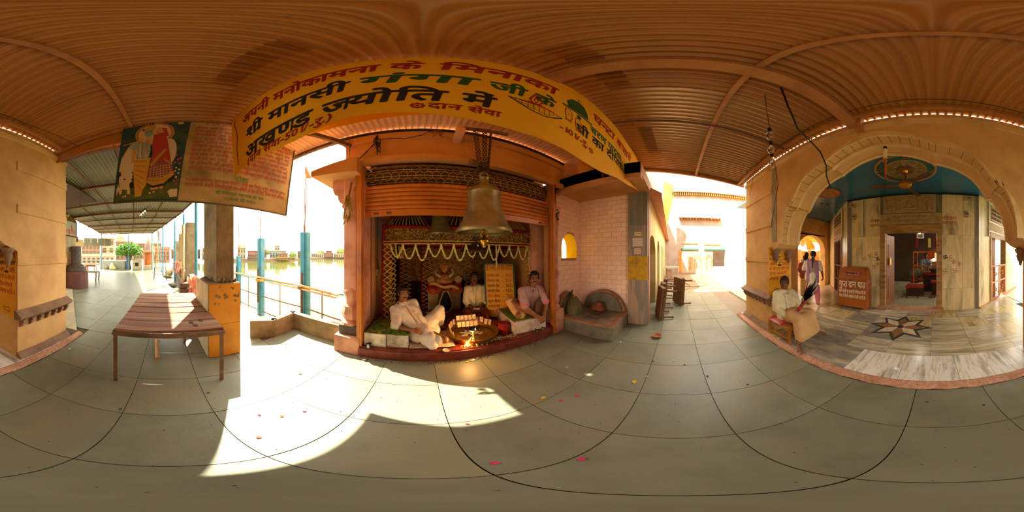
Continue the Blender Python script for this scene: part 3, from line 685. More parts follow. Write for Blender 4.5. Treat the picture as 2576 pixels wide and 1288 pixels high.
# wall along x at y=2.28 with a small arched opening, wall along y at x=3.35
def arch_hole(a0, a1, z0, zs, n=8):
    r = (a1 - a0) / 2; c = (a0 + a1) / 2
    return [(c + r * math.cos(math.pi * i / n), zs + r * 1.25 * math.sin(math.pi * i / n)) for i in range(n + 1)]
ax0, ax1, azb, azs, acx = 2.63, 3.20, 1.45, 1.66, 2.915
NA.box(2.40, ax0, 2.29, 2.6, 0, 2.9); NA.box(ax1, 3.5, 2.29, 2.6, 0, 2.9); NA.box(ax0, ax1, 2.29, 2.6, 0, azb)
hp = arch_hole(ax0, ax1, azb, azs, 14)
for (xa, za), (xb, zb) in zip(hp, hp[1:]):
    NA.add([(x, y, z) for y in (2.29, 2.6) for x, z in ((xa, za), (xb, zb), (xb, 2.9), (xa, 2.9))], [(0, 1, 2, 3), (4, 5, 6, 7), (0, 1, 5, 4)])
WN = structure(NA.build('wall_niche_back', m_grout))
m_yv = mat('yellow_window_paint', 'f4dc20', 'e8cc18', scale=3, rough=.5)
iv = M()
for (xa, za), (xb, zb) in zip(hp, hp[1:]): iv.add([(xa, 2.278, za - .004), (xb, 2.278, zb - .004), (xb, 2.6, zb - .004), (xa, 2.6, za - .004)], [(0, 1, 2, 3)])
iv.box(ax0, ax0 + .004, 2.278, 2.6, azb, azs); iv.box(ax1 - .004, ax1, 2.278, 2.6, azb, azs); iv.box(ax0, ax1, 2.278, 2.6, azb - .004, azb + .002)
iv.build('window_reveal', m_yv, WN)
th, tw = .106, .225
def halfw(z): return 0 if z <= azb or z >= azs + .356 else (.285 if z < azs else .285 * math.sqrt(max(0, 1 - ((z - azs) / .356) ** 2)))
WN2 = structure(M().box(3.36, 3.5, .60, 2.3, 0, 2.9).build('wall_niche_side', m_grout))
for rI in range(27):
    z0 = .02 + rI * th; z1 = min(z0 + th, 2.88)
    x = 2.40 - (tw / 2 if rI % 2 else 0)
    while x < 3.36:
        xa, xb = max(x, 2.40) + .002, min(x + tw, 3.358) - .002; x += tw
        h0, h1 = halfw(z0 + .004), halfw(z1 - .002)
        if z0 < azb < z1: h0 = h1 = .287
        quads = [(xa, xb, xa, xb)]
        if max(h0, h1) > .01: quads = [(xa, min(xb, acx - h0), xa, min(xb, acx - h1)), (max(xa, acx + h0), xb, max(xa, acx + h1), xb)]
        for a0, a1, b0, b1 in quads:
            if a1 - a0 < .004: a1 = a0 + .001
            if b1 - b0 < .004 or a1 - a0 < .004: continue
            yy = 2.28 + random.uniform(-.001, .001); M().prism([(a0, z0 + .002), (a1, z0 + .002), (b1, z1 - .002), (b0, z1 - .002)], lambda a, b, t: (a, t, b), yy, 2.292).build('wall_tile', m_tilep, WN)
    y = .98 - (tw / 2 if rI % 2 else 0)
    while y < 2.28:
        ya, yb = max(y, .98), min(y + tw, 2.278)
        if yb - ya > .03: M().box(3.348 + random.uniform(-.001, .001), 3.362, ya + .002, yb - .002, z0 + .002, z1 - .002).build('wall_tile', m_tilep, WN2)
        y += tw
structure(M().box(2.38, 3.62, .55, 2.6, 2.88, 3.1).box(2.45, 3.7, 1.7, 2.4, 3.1, 3.66).box(3.5, 3.7, .9, 2.4, 3.1, 3.85).build('ceiling_3', m_lintel))
structure(M().box(2.38, 2.50, .55, 2.3, 2.80, 3.1).build('trim_2', m_lintel))
# yellow room behind the little window catches daylight
structure(M().box(2.3, 4.2, 3.6, 3.7, 0, 3.2).build('wall_behind_window', m_yv))
# veined marble pier with yellow band and notices
PI_ = structure(M().box(3.27, 3.55, .62, 1.02, 0, 2.92).build('pillar_marble', m_pillarm))
for z0, z1, m_ in ((0, 1.0, m_pillarm), (1.50, 2.15, m_pillarm), (2.15, 2.90, mat('grey_marble', '857c6c', '6a6458', scale=3, stretch=(3, 3, .3), rough=.35))):
    M().box(3.258, 3.27, .615, 1.025, z0 + .003, z1 - .003).build('marble_slab', m_, PI_); M().box(3.26, 3.55, .608, .62, z0 + .003, z1 - .003).build('marble_slab', m_, PI_)
M().box(3.256, 3.27, .613, 1.027, 1.0, 1.5).build('yellow_band', m_yelband, PI_)
def notice(y0, y1, z0, z1, colr, lab, lines, tcol):
    t = thing('paper_notice', lab, 'notice', (3.255, (y0 + y1) / 2, z0))
    M().box(3.2535, 3.2575, y0, y1, z0, z1).build('sheet', mat('paper_' + colr, colr, None, rough=.8), t)
    mm = M(); fn = lambda a, b: (3.2525, y1 - .01 - a, b)
    n = len(lines); h = (z1 - z0) / (n + .6)
    for q, ln in enumerate(lines): letters(mm, ln, fn, h * .62, .01, z1 - h * (q + .95), (y1 - y0) * (.8 if q else .86))
    mm.build('print', mat('ink_' + tcol, tcol, None, rough=.8), t)
notice(.73, .88, 1.92, 2.0, 'e8cf98', 'small cream printed strip, topmost notice on the marble pier', ['शुभ दर्शन'], 'a84820')
notice(.71, .92, 1.70, 1.88, 'e6d8d0', 'white paper notice with pink print, middle one on the marble pier', ['सूचना', 'दान पात्र में', 'ही दान करें', 'धन्यवाद'], 'c06078')
notice(.74, .88, 1.54, 1.66, 'e8c8b4', 'small pink and red handbill, lowest notice on the marble pier', ['जय श्री', 'राधे'], 'b83030')
# ---------------------------------------------------------------- long building along the courtyard passage
bd = Vector((.99924, .039, 0)); bn = Vector((.039, -.99924, 0)); B0 = Vector((3.3, .62, 0))
def BP(s, t, z): return B0 + bd * s + bn * t + Vector((0, 0, z))
ops = [(.22, 1.75, 1.55), (2.35, 3.5, 1.6), (4.9, 6.0, 1.6), (7.3, 8.4, 1.6)]
lb = M(); s = 0.26
def seg(mm, s0, s1, z0, z1, t0=-.25, t1=0): mm.obox(BP((s0 + s1) / 2, (t0 + t1) / 2, (z0 + z1) / 2), bd * (s1 - s0) / 2, bn * (t1 - t0) / 2, (0, 0, (z1 - z0) / 2))
s = .24
for a, b, zs in ops:
    if a > s: seg(lb, s, a, 0, 3.0)
    hp = [((a + b) / 2 + (b - a) / 2 * math.cos(math.pi * i / 10), zs + .5 * math.sin(math.pi * i / 10)) for i in range(11)]
    for (sa, za), (sb_, zb) in zip(hp, hp[1:]):
        v = [BP(x, t, z) for t in (0, -.25) for x, z in ((sa, za), (sb_, zb), (sb_, 3.0), (sa, 3.0))]; lb.add(v, [(0, 1, 2, 3), (4, 5, 6, 7), (0, 1, 5, 4)])
    s = b
seg(lb, s, 10.4, 0, 3.0); seg(lb, 10.1, 10.4, 0, 5.8, -3, 0); seg(lb, .3, 10.4, 3.0, 5.6, -.5, -.3)
LB = structure(lb.build('wall_passage', m_cream))
for a, b, zs in ops: M().obox(BP((a + b) / 2, -.22, zs / 2 + .2), bd * (b - a) / 2, bn * .02, (0, 0, zs / 2 + .2)).build('passage_door', m_wood_d, LB)
M().add([BP(-.02, -.05, 2.93), BP(10.2, -.05, 2.93), BP(10.2, .30, 2.75), BP(-.02, .30, 2.75), BP(-.02, -.05, 3.05), BP(10.2, -.05, 3.05), BP(10.2, .30, 2.85), BP(-.02, .30, 2.85)], [(0, 1, 2, 3), (4, 5, 6, 7), (2, 3, 7, 6), (0, 3, 7, 4), (1, 2, 6, 5)]).build('chajja_slab', m_salmon, LB)
for s_ in (6.2, 8.0):
    M().add([BP(s_, 0, 3.0), BP(s_ + .35, 0, 3.0), BP(s_ + .35, .02, 6.2), BP(s_, .02, 6.2), BP(s_, .65, 5.9), BP(s_ + .35, .65, 5.9)], [(0, 1, 2, 3), (3, 2, 5, 4), (0, 3, 4), (1, 2, 5), (0, 1, 5, 4)]).build('buttress', mat('yellow_wall_paint', 'e8b830', 'd8a828', scale=2, rough=.8), LB)
# ---------------------------------------------------------------- white courtyard front at the far end
XF = 13.4
fw_ = M(); fw_.box(XF, XF + .4, -.1, 1.3, 0, 7.4); fw_.box(XF, XF + .4, -7.5, -.1, 2.02, 7.4); fw_.box(XF, XF + .4, -1.75, -.85, 0, 2.02) if False else None
fw_.box(XF, XF + .4, -2.95, -.1, 0, 2.02); fw_.box(XF, XF + .4, -7.5, -4.05, 0, 2.02); fw_.box(XF, XF + .4, -4.05, -2.95, 0, .6)
FW = structure(fw_.build('wall_courtyard', m_white))
M().box(XF - .35, XF, -7.5, .6, 6.95, 7.1).build('cornice', m_white, FW)
dn = M()
for q in range(46): dn.box(XF - .26, XF, .5 - q * .17, .5 - q * .17 - .07, 6.7, 6.95)
stuff(dn.build('dentils', mat('ochre_trim', 'd0802c', 'b86a20', scale=10, rough=.8), FW))
M().prism([(XF, 4.72), (XF - .45, 4.62), (XF - .45, 4.68), (XF, 4.86)], lambda a, b, t: (a, t, b), -3.6, -.1).build('eave_band', m_white, FW)
ev = M()
for q in range(28): ev.box(XF - .38, XF, -.15 - q * .123, -.15 - q * .123 - .05, 4.52, 4.66)
stuff(ev.build('eave_brackets', mat('ochre_trim', 'd0802c', None), FW))
for y, z, w_, h in ((-.55, 5.75, .38, .28), (-1.7, 5.45, .18, .26)): M().box(XF - .02, XF + .02, y - w_ / 2, y + w_ / 2, z - h / 2, z + h / 2).build('vent_window', m_salmon, FW)
M().box(XF - .06, XF + .02, -1.65, -.35, 2.5, 2.56).build('string_course', mat('ochre_trim', 'd0802c', None), FW); M().box(XF - .06, XF + .02, -3.6, -2.2, 2.42, 2.48).build('string_course', mat('ochre_trim', 'd0802c', None), FW)
for y0, y1 in ((-1.72, -.3), (-3.95, -2.2)): bevel(M().box(XF - .12, XF + .02, y0, y1, 1.98, 2.12).build('shop_header', m_green, FW), .01)
M().box(XF - .03, XF + .01, -.32, -.1, .15, 1.95).build('orange_door', m_orange, FW); M().box(XF - .02, XF + .01, -2.1, -.32, .1, 1.95).build('pink_wall', m_salmon, FW)
# painted arches on the courtyard front
pa = M(); fpa = lambda a, b: (XF - .026, -a, b)
def parch(cx, w_, z0, h, kk):
    for g in (0, .1):
        pts = [(cx - w_ + g, z0), (cx - w_ + g, z0 + h * .6)] + [(cx + (w_ - g) * math.cos(R(180 - a)), z0 + h * .6 + (h * .42 - g) * math.sin(R(a))) for a in range(0, 181, 15)] + [(cx + w_ - g, z0 + h * .6), (cx + w_ - g, z0)]
        stroke(pa, pts, fpa, .035)
    for q in range(kk):
        x = cx - w_ * .6 + 1.2 * w_ * q / max(1, kk - 1); stroke(pa, [(x, z0 + .05), (x, z0 + h * .45), (x + .08, z0 + h * .6), (x, z0 + h * .78)], fpa, .03)
        pa.flat(ell(x, z0 + h * .86, .04, .05, 8), fpa)
parch(1.15 + .35, .52, .35, 1.2, 4); parch(2.62, .30, .35, 1.2, 3)
for q in range(24): pa.flat(ell(.9 + q * .095, 1.7 + .02 * (q % 3), .025, .02, 6), fpa)
pa.build('painted_arches', mat('orange_wall_paint', 'd8702c', 'c04c20', scale=6, rough=.9), FW)
structure(M().box(XF + 1.5, XF + 1.6, -5, -2, 0, 2.2).build('wall_shop_back', m_white))
# ---------------------------------------------------------------- outdoors: lake, terrace, ground
m_water = mat('lake_water', '4c5418', '3c4814', scale=.15, rough=.07, spec=.5, bump=.25, bscale=1.6)
structure(M().add([(-260, 2.9, -1.05), (200, 2.9, -1.05), (200, 330, -1.05), (-260, 330, -1.05)], [(0, 1, 2, 3)]).build('lake', m_water))
m_earth = mat('dusty_ground', 'b89c70', 'a58a60', scale=.6, rough=.95)
structure(M().prism([(-160, 3), (-19.4, 3), (-19.4, -12.9), (-60, -90), (-160, -90)], lambda a, b, t: (a, b, t), -2, -.06).build('ground', m_earth))
m_conc = mat('raw_concrete', '8a7858', '746448', scale=5, c3='5f523c', scale3=1.8, rough=.9, bump=.3, bscale=30)
m_concl = mat('pale_concrete', 'b8a888', 'a09070', scale=4, rough=.9, bump=.15)
structure(M().box(-19.4, -.9, 1.0, 3.05, -1.6, -.45).build('ground_2', m_concl))
m_bp = mat('blue_post_paint', '38839c', '30758e', scale=5, c3='6a8a8a', scale3=4, rough=.55)
m_rust = mat('rust', '8a5a38', '6c4428', scale=14, rough=.9)
m_bamboo = mat('bamboo', 'd0a870', 'b88c58', scale=6, stretch=(1, 1, 1), rough=.6)
posts = [(-5.77, 2.77, 1.50, 'blue square railing post farthest along the lake, half hidden by the concrete pier'), (-4.3, 2.85, 2.06, 'blue square railing post, middle one of the three at the lake'), (-2.55, 2.95, 2.07, 'widest blue railing post, closest to the pink carved pillar at the lake')]
for x, y, zt, lab in posts:
    t = thing('railing_post', lab, 'post', (x, y, -.45), 'blue railing posts at the lake')
    bevel(M().box(x - .105, x + .03, y - .07, y + .07, -.45, zt).build('channel', m_bp, t), .008); bevel(M().box(x + .04, x + .105, y - .06, y + .07, -.45, zt - .01).build('channel', m_bp, t), .008)
    for q in range(4): M().tube([(x - .07 + .045 * q, y + .03 * (-1) ** q, zt - .1), (x - .075 + .05 * q, y + .03 * (-1) ** q, zt + .45 + .12 * (q % 3))], .004, 4).build('reinforcing_bar', m_rust, t)
    M().tube([(x - .02, y - .02, zt - .05), (x - .01, y, zt + .35), (x + .015, y, zt + .75), (x + .02, y, zt + 1.3)], .013, 6).build('flag_stick', m_rust, t)
    M().obox((x - .05, y - .085, .55), (.015, 0, 0), (0, .02, 0), (0, 0, .55)).build('wood_batten', m_rust, t)
rt = thing('lake_railing', 'blue wire mesh railing panels along the lake edge', 'railing', (-3.5, 2.85, -.45))
rpts = [(-9.5, 2.7), (-7.2, 2.7), (-5.77, 2.77), (-4.3, 2.85), (-2.55, 2.95), (-1.4, 2.70)]
wm = M(); fr = 0
m_wire = mat('railing_wire', '7c9a94', '8a8468', scale=10, rough=.6)
for (xa, ya), (xb, yb) in zip(rpts, rpts[1:]):
    L_ = math.hypot(xb - xa, yb - ya); n = int(L_ / .075)
    for q in range(n + 1): wm.tube([(xa + (xb - xa) * q / n, ya + (yb - ya) * q / n, -.3), (xa + (xb - xa) * q / n, ya + (yb - ya) * q / n, .74)], .0028, 3)
    for q in range(14): z = -.28 + q * .078; wm.tube([(xa, ya, z), (xb, yb, z)], .0028, 3)
    for z in (-.3, .22, .76): M().bar((xa, ya, z), (xb, yb, z), .025, .03).build('rail', m_bp if z > .5 else m_conc, rt)
    M().bar((xa + (xb - xa) * .5, ya + (yb - ya) * .5, -.4), (xa + (xb - xa) * .5, ya + (yb - ya) * .5, .76), .02, .02).build('mullion', m_conc, rt)
stuff(wm.build('wire_mesh', m_wire, rt))
def bam(pts, r, lab):
    mm = M(); mm.tube(pts, r, 8)
    for (a, b) in zip(pts, pts[1:]):
        a, b = Vector(a), Vector(b); n = max(1, int((b - a).length / .35))
        for q in range(n): p = a + (b - a) * (q + .5) / n; d = (b - a).normalized(); mm.cyl(p - d * .006, p + d * .006, r * 1.18, n=8)
    return tag(mm.build('bamboo_pole', m_bamboo, None, smooth='auto'), lab, 'pole', 'bamboo poles')
bam([(-9.4, 2.64, .80), (-5.8, 2.66, .84), (-4.3, 2.72, .84), (-2.6, 2.82, .80), (-1.45, 2.60, .77)], .028, 'long thick bamboo pole tied along the top of the lake railing')
bam([(-4.1, 2.70, .76), (-2.6, 2.80, .73), (-1.5, 2.58, .72)], .02, 'thinner bamboo pole lashed under the long one on the lake railing')
for i, (x, y, lab) in enumerate(((-4.28, 2.76, 'yellow rope coil tied round the middle blue post'), (-2.56, 2.86, 'brown rope lashing round the widest blue post'))):
    mm = M()
    for q in range(4): mm.torus((x, y + .05, .72 + q * .022), .15, .012, 14, 5)
    tag(mm.build('rope_lashing', mat('rope_y' if i == 0 else 'rope_b', 'c8a040' if i == 0 else '94643c', None, rough=.9), None, smooth=True), lab, 'rope')
# low zigzag kerb wall in the sun
kp = [(-2.42, 1.38), (-2.22, 1.74), (-2.30, 2.28), (-1.15, 2.26)]
km = M()
for (xa, ya), (xb, yb) in zip(kp, kp[1:]): km.bar((xa, ya, .17), (xb, yb, .17), .11, .36)
for x, y in kp[1:3]: km.cyl((x, y, 0), (x, y, .35), .055, n=10)
structure(km.build('wall_kerb', mat('kerb_plaster', 'a08868', '8a7250', scale=5, c3='6f5a40', scale3=2, rough=.85)))
# yellow pedestal with raw concrete pier
PE = structure(bevel(M().box(-2.85, -2.0, .54, .99, 0, 1.14).build('pillar_yellow', m_conc), .012))
m_yped = mat('peeling_yellow', 'd8941c', 'c8841a', scale=4, c3='b07018', scale3=2.2, rough=.6)
nt = m_yped.node_tree; 
M().box(-2.003, -1.994, .545, .985, .56, 1.13).build('yellow_panel', m_yped, PE); M().box(-2.003, -1.995, .545, .985, .01, .555).build('yellow_panel', m_yped, PE)
M().box(-2.84, -2.005, .535, .545, .01, 1.13).build('side_panel', m_concl, PE)
pk = M()
for q in range(16):
    y, z = random.uniform(.6, .97), random.uniform(.86, 1.1); n = 7; r = random.uniform(.008, .035)
    pk.flat([(y + r * random.uniform(.5, 1.2) * math.cos(2 * math.pi * k / n), z + r * random.uniform(.4, 1.0) * math.sin(2 * math.pi * k / n)) for k in range(n)], lambda a, b: (-1.9925, a, b))
pk.build('paint_loss', m_conc, PE)
bevel(M().box(-2.80, -2.07, .67, .925, 1.14, 4.2).build('pier', m_conc, PE), .012)
mm = M()
for q in range(60): mm.ball((random.choice([-2.06, random.uniform(-2.8, -2.06)]), random.uniform(.64, .95), 1.15 + random.uniform(0, .03)), random.uniform(.012, .03), 5, 4)
mm.build('mortar_lumps', m_conc, PE)

# ---------------------------------------------------------------- pavilion on the left
def zp(x): return 3.30 + .044 * (-x - 2.0)
edR = [(-2.06, 1.0), (-5.2, .98), (-7.8, .66), (-12.6, -.3), (-17.6, -1.45)]
edL = [(-2.06, -3.2), (-5.2, -4.0), (-8.5, -4.9), (-12.0, -5.7), (-16.6, -6.9)]
m_rg = mat('grey_green_sheet', '6c6648', '5e583c', scale=1.5, rough=.5, c3='524a30', scale3=.8)
PV = structure(M().bar((-2.1, -1.9, zp(-2.1) - .06), (-2.1, 1.0, zp(-2.1) - .06), .06, .08).build('roof_3', m_dsteel))
for (a, b, c_, d) in zip(edR, edR[1:], edL, edL[1:]):
    for k in range(3):
        def fn(u, v, a=a, b=b, c_=c_, d=d, k=k):
            t = (k + v) / 3; x0 = a[0] + (c_[0] - a[0]) * t; y0 = a[1] + (c_[1] - a[1]) * t; x1 = b[0] + (d[0] - b[0]) * t; y1 = b[1] + (d[1] - b[1]) * t
            x, y = x0 + (x1 - x0) * u, y0 + (y1 - y0) * u
            return (x, y, zp(x) + .012 * math.sin(2 * math.pi * y / .085 if False else 2 * math.pi * t * 60))
        M().grid(fn, 1, 160).build('roof_sheet', m_rg, PV, smooth=True)
def eL(x):
    for (x0, y0), (x1, y1) in zip(edL, edL[1:]):
        if x1 <= x <= x0: return y0 + (y1 - y0) * (x - x0) / (x1 - x0)
    return edL[0][1] if x > edL[0][0] else edL[-1][1]
def eR(x):
    for (x0, y0), (x1, y1) in zip(edR, edR[1:]):
        if x1 <= x <= x0: return y0 + (y1 - y0) * (x - x0) / (x1 - x0)
    return edR[0][1] if x > edR[0][0] else edR[-1][1]
for x in (-3.6, -5.2, -6.8, -8.3, -10.4, -12.3, -14.6, -16.6): M().bar((x, eL(x), zp(x) - .06), (x - .15, eR(x), zp(x) - .06), .07, .09 if x in (-6.8, -10.4) else .06).build('cross_beam', m_dsteel, PV)
for t in (0, .2, .4, .6, .8, 1):
    p = [(a[0] + (b[0] - a[0]) * t, a[1] + (b[1] - a[1]) * t) for a, b in zip(edR, edL)]
    for (xa, ya), (xb, yb) in zip(p, p[1:]): M().bar((xa, ya, zp(xa) - .02), (xb, yb, zp(xb) - .02), .04, .04).build('long_purlin', m_dsteel, PV)
bl = [('blue roof post at the far corner of the pavilion by the lake', -17.4, -1.45), ('blue roof post in the middle of the far end, rising from the tree', -17.6, -4.1), ('blue roof post at the far corner beside the planter wall', -16.5, -6.85), ('thick blue pipe post behind the nearest concrete column', -5.15, .98), ('blue pipe post between the two nearest concrete columns', -7.6, .85), ('blue pipe post beyond the second concrete column', -9.6, .55), ('thin blue pipe post far along the lake parapet', -12.4, -.2)]
for lab, x, y in bl:
    tag(M().cyl((x, y, 0), (x, y, min(zp(x) - .02, 4.2)), .05, n=10).build('roof_post', m_bp, None, smooth='auto'), lab, 'post', 'blue pavilion posts')
# parapet, columns, lotus planters
pw = M(); pw.box(-19, -2.85, .80, .98, 0, .45)
def scoop(s): return .86 - .30 * max(0, math.cos((s % 1.5 - .45) / .75 * math.pi / 1.2)) ** .8 if .0 < (s % 1.5) < .95 else .86
n = 200
for i in range(n):
    xa, xb = -2.85 - 14 * i / n, -2.85 - 14 * (i + 1) / n; za, zb = scoop(-xa - 2.85), scoop(-xb - 2.85)
    pw.add([(x, y, z) for y in (.80, .98) for x, z in ((xa, .4), (xb, .4), (xb, zb), (xa, za))], [(0, 1, 2, 3), (4, 5, 6, 7), (2, 3, 7, 6)])
structure(pw.build('wall_parapet', mat('parapet_plaster', '8a7c64', '75684f', scale=4, rough=.85)))
for x, w_, zt, lab in ((-6.45, .40, 2.82, 'nearest square raw concrete column on the lake parapet, with bars on top'), (-9.9, .38, 2.85, 'second square concrete column along the parapet'), (-13.2, .38, 2.7, 'third square concrete column along the parapet'), (-16.8, .4, 2.6, 'farthest concrete column along the parapet')):
    t = thing('concrete_column', lab, 'column', (x, .9, 0), 'unfinished concrete columns')
    bevel(M().box(x - w_ / 2, x + w_ / 2, .9 - w_ / 2 + .1, .9 + w_ / 2 + .1, 0, zt).build('shaft', m_conc, t), .015)
    for q in range(4): M().cyl((x + (-.12 if q % 2 else .12), .9 + .1 + (-.12 if q < 2 else .12), zt - .05), (x + (-.12 if q % 2 else .12), 1 + (-.12 if q < 2 else .12), zt + .35 + .1 * q), .008, n=5).build('reinforcing_bar', m_rust, t)
m_lot = mat('pink_lotus_paint', 'e89c84', 'dd8c74', scale=5, rough=.6)
def lotus(x, y, z, s, lab):
    t = thing('lotus_planter', lab, 'planter', (x, y, z), 'pink lotus planters')
    M().lathe([(.0, 0), (.24 * s, 0), (.25 * s, .04 * s), (.19 * s, .2 * s), (.145 * s, .36 * s), (.15 * s, .40 * s), (.16 * s, .42 * s), (.15 * s, .45 * s), (.0, .45 * s)], (x, y, z), n=20).build('bowl', m_lot, t, smooth='auto')
    for lay in range(2):
        for q in range(10):
            a = 2 * math.pi * (q + .5 * lay) / 10; mm = M()
            def fn(u, v, a=a, lay=lay):
                wv = .075 * s * math.sin(math.pi * (.15 + .85 * v) * .98 + .0) * (2 * u - 1)
                zz = (.42 + .2 * v - lay * .03) * s; rr_ = (.13 + .10 * v ** .8 + lay * .03) * s
                return (x + rr_ * math.cos(a) - wv * math.sin(a), y + rr_ * math.sin(a) + wv * math.cos(a), z + zz)
            mm.grid(fn, 4, 5).build('petal', m_lot, t, smooth=True)
        for q in range(10):
            if lay: break
            a = 2 * math.pi * q / 10; mm = M()
            mm.tube([(x + .155 * s * math.cos(a), y + .155 * s * math.sin(a), z + .36 * s), (x + .20 * s * math.cos(a), y + .20 * s * math.sin(a), z + .18 * s), (x + .255 * s * math.cos(a), y + .255 * s * math.sin(a), z + .03 * s)], .03 * s, 6).build('fluted_rib', m_lot, t, smooth=True)
lotus(-3.62, .72, .42, 1.0, 'pink concrete lotus planter in the scoop of the parapet beside the pier')
lotus(-8.6, .72, .62, .95, 'pink lotus planter on the parapet by the second concrete column')
lotus(-11.8, .72, .5, .95, 'pink lotus planter far along the parapet')
m_orc = mat('orange_cloth', 'e05a1c', 'c84a14', scale=5, rough=.9)
mm = M(); 
for q in range(7): mm.ball((-4.25 + .12 * (q % 3), .66 + .05 * (q // 3), .62 + .05 * math.sin(q * 2)), (.12, .07, .05), 8, 5)
tag(mm.build('orange_cloth', m_orc, None, smooth=True), 'crumpled orange cloth lying on the parapet by the near lotus planter', 'cloth')
tag(M().bar((-3.9, 1.0, .8), (-3.55, 1.05, 1.25), .03, .10).build('wooden_stick', m_bamboo), 'flat wooden stick leaning in the nearest lotus planter', 'stick')
for k in range(4):
    tag(M().obox((-4.9 - .06 * (k % 2), .56, .10 + .17 * k), (.20 - .01 * k, 0, 0), (0, .13, 0), (0, 0, .065)).build('wooden_crate', mat('dark_wood', '5a3a24', '6e4a30', scale=6, rough=.8)), ['wooden crate at the bottom of the stack by the parapet', 'second wooden crate of the stack by the parapet', 'third wooden crate of the stack by the parapet', 'topmost wooden crate of the stack by the parapet'][k], 'crate', 'crates by the parapet')
tag(M().cyl((-5.6, .60, 0), (-5.6, .60, 2.6), .045, n=10).build('bamboo_prop', m_bamboo, None, smooth='auto'), 'bare pole half painted blue standing by the crates', 'pole')
# temple facade beyond the pier
FA = structure(M().box(-7.2, -5.6, -4.9, -4.4, 0, 5.2).build('wall_facade', m_yellow))
for z in (1.4, 2.6, 3.3): M().box(-7.21, -5.6, -4.41, -4.375, z, z + .05).build('string_course', m_yellow_l, FA)
M().prism([(-4.4, 3.3), (-4.05, 3.75), (-4.05, 3.9), (-3.8, 4.1), (-3.8, 5.2), (-4.4, 5.2)], lambda a, b, t: (t, a, b), -6.4, -5.7).build('balcony_bracket', m_yellow, FA)
pn = thing('framed_painting', 'framed painting of small red figures hung on the ochre facade', 'painting', (-6.6, -4.38, 2.5))
box('canvas', mat('pale_blue_paint', 'b8c4b0', 'a8b4a0', scale=4), pn, -7.1, -6.0, -4.38, -4.35, 2.5, 3.2)
for a in ((-7.15, -5.95, 2.45, 2.5), (-7.15, -5.95, 3.2, 3.25), (-7.15, -7.1, 2.5, 3.2), (-6.0, -5.95, 2.5, 3.2)): box('frame', mat('dark_wood', '5a3a24', None), pn, a[0], a[1], -4.38, -4.32, a[2], a[3])
fg = M(); ff = lambda a, b: (a, -4.346, b)
for q in range(9): fg.flat(ell(-7.0 + .12 * q, 2.68, .04, .14 + .03 * (q % 3), 10), ff); fg.flat(ell(-7.0 + .12 * q, 2.88 + .03 * (q % 3), .025, .03, 8), ff)
fg.flat(ell(-6.7, 2.9, .05, .2, 10), ff); fg.build('painted_figures', mat('brick_red_paint', 'b84a30', 'c86040', scale=20), pn)
M().prism([(-7.15, 3.25), (-5.95, 3.25), (-6.2, 3.42), (-6.55, 3.5), (-6.9, 3.42)], lambda a, b, t: (a, t, b), -4.38, -4.34).build('carved_crest', m_rust, pn)
wb = thing('marble_plaque', 'pale blank marble plaque on the facade under the painting', 'plaque', (-6.6, -4.38, 1.75))
bevel(M().box(-7.0, -6.0, -4.4, -4.34, 1.72, 2.4).build('slab', m_concl, wb), .01)
lc = thing('stone_lamp_column', 'dark round stepped stone column standing before the facade', 'column', (-6.62, -4.05, 0))
dkst = mat('dark_stone', '4c4038', '5c5046', scale=6, rough=.6)
M().lathe([(0, 0), (.58, 0), (.58, .72), (.52, .78)], (-6.62, -4.05, 0), n=28).build('drum', mat('dark_red_stone', '6c4038', '5c3830', scale=5), lc, smooth='auto')
M().lathe([(.46, .76), (.48, .82), (.48, .95), (.40, .98), (.40, 1.06), (.32, 1.08), (.30, 1.12)], (-6.62, -4.05, 0), n=28).build('stepped_base', dkst, lc, smooth='auto')
M().cyl((-6.62, -4.05, 1.1), (-6.62, -4.05, 1.95), .25, n=24).build('shaft', dkst, lc, smooth='auto')
ld = thing('loudspeaker', 'small dark loudspeaker box on the corner of the facade', 'loudspeaker', (-7.45, -4.55, 2.3))
box('cabinet', m_black, ld, -7.75, -7.25, -4.9, -4.6, 2.28, 2.55); M().cyl((-7.5, -4.6, 2.41), (-7.5, -4.585, 2.41), .09, n=14).build('cone', m_dsteel, ld)
f2 = M(); f2.box(-8.9, -8.6, -5.6, -5.3, 0, 2.3); f2.box(-7.5, -7.2, -5.2, -4.9, 0, 2.3); f2.box(-8.9, -7.2, -5.6, -4.9, 2.05, 2.5)
structure(f2.build('wall_facade_arcade', m_yellow_l))
tag(M().box(-10.3, -9.4, -6.6, -5.3, 0, .85).build('pink_counter', m_salmon), 'salmon plastered counter block behind the wooden bench', 'counter')
bt = thing('wooden_bench', 'old wooden bench on the pavilion floor near the facade', 'bench', (-9.0, -4.4, 0))
box('seat', m_conc, bt, -9.25, -8.7, -4.85, -3.95, .50, .56)
for x in (-9.2, -8.75):
    for y in (-4.8, -4.0): M().bar((x, y, 0), (x + .02, y * .99, .5), .06, .06).build('leg', m_conc, bt)
st = thing('red_topped_stool', 'small dark stool with a red cushion set on top of the wooden bench', 'stool', (-9.0, -4.4, .56))
box('seat', m_rust, st, -9.2, -8.8, -4.75, -4.1, .86, .89); bevel(M().box(-9.18, -8.82, -4.7, -4.2, .89, .95).build('cushion', mat('red_cloth', 'a83224', '8c2418', scale=6), st), .015)
for x in (-9.17, -8.83):
    for y in (-4.72, -4.13): M().bar((x, y, .56), (x, y, .87), .03, .03).build('leg', m_rust, st)
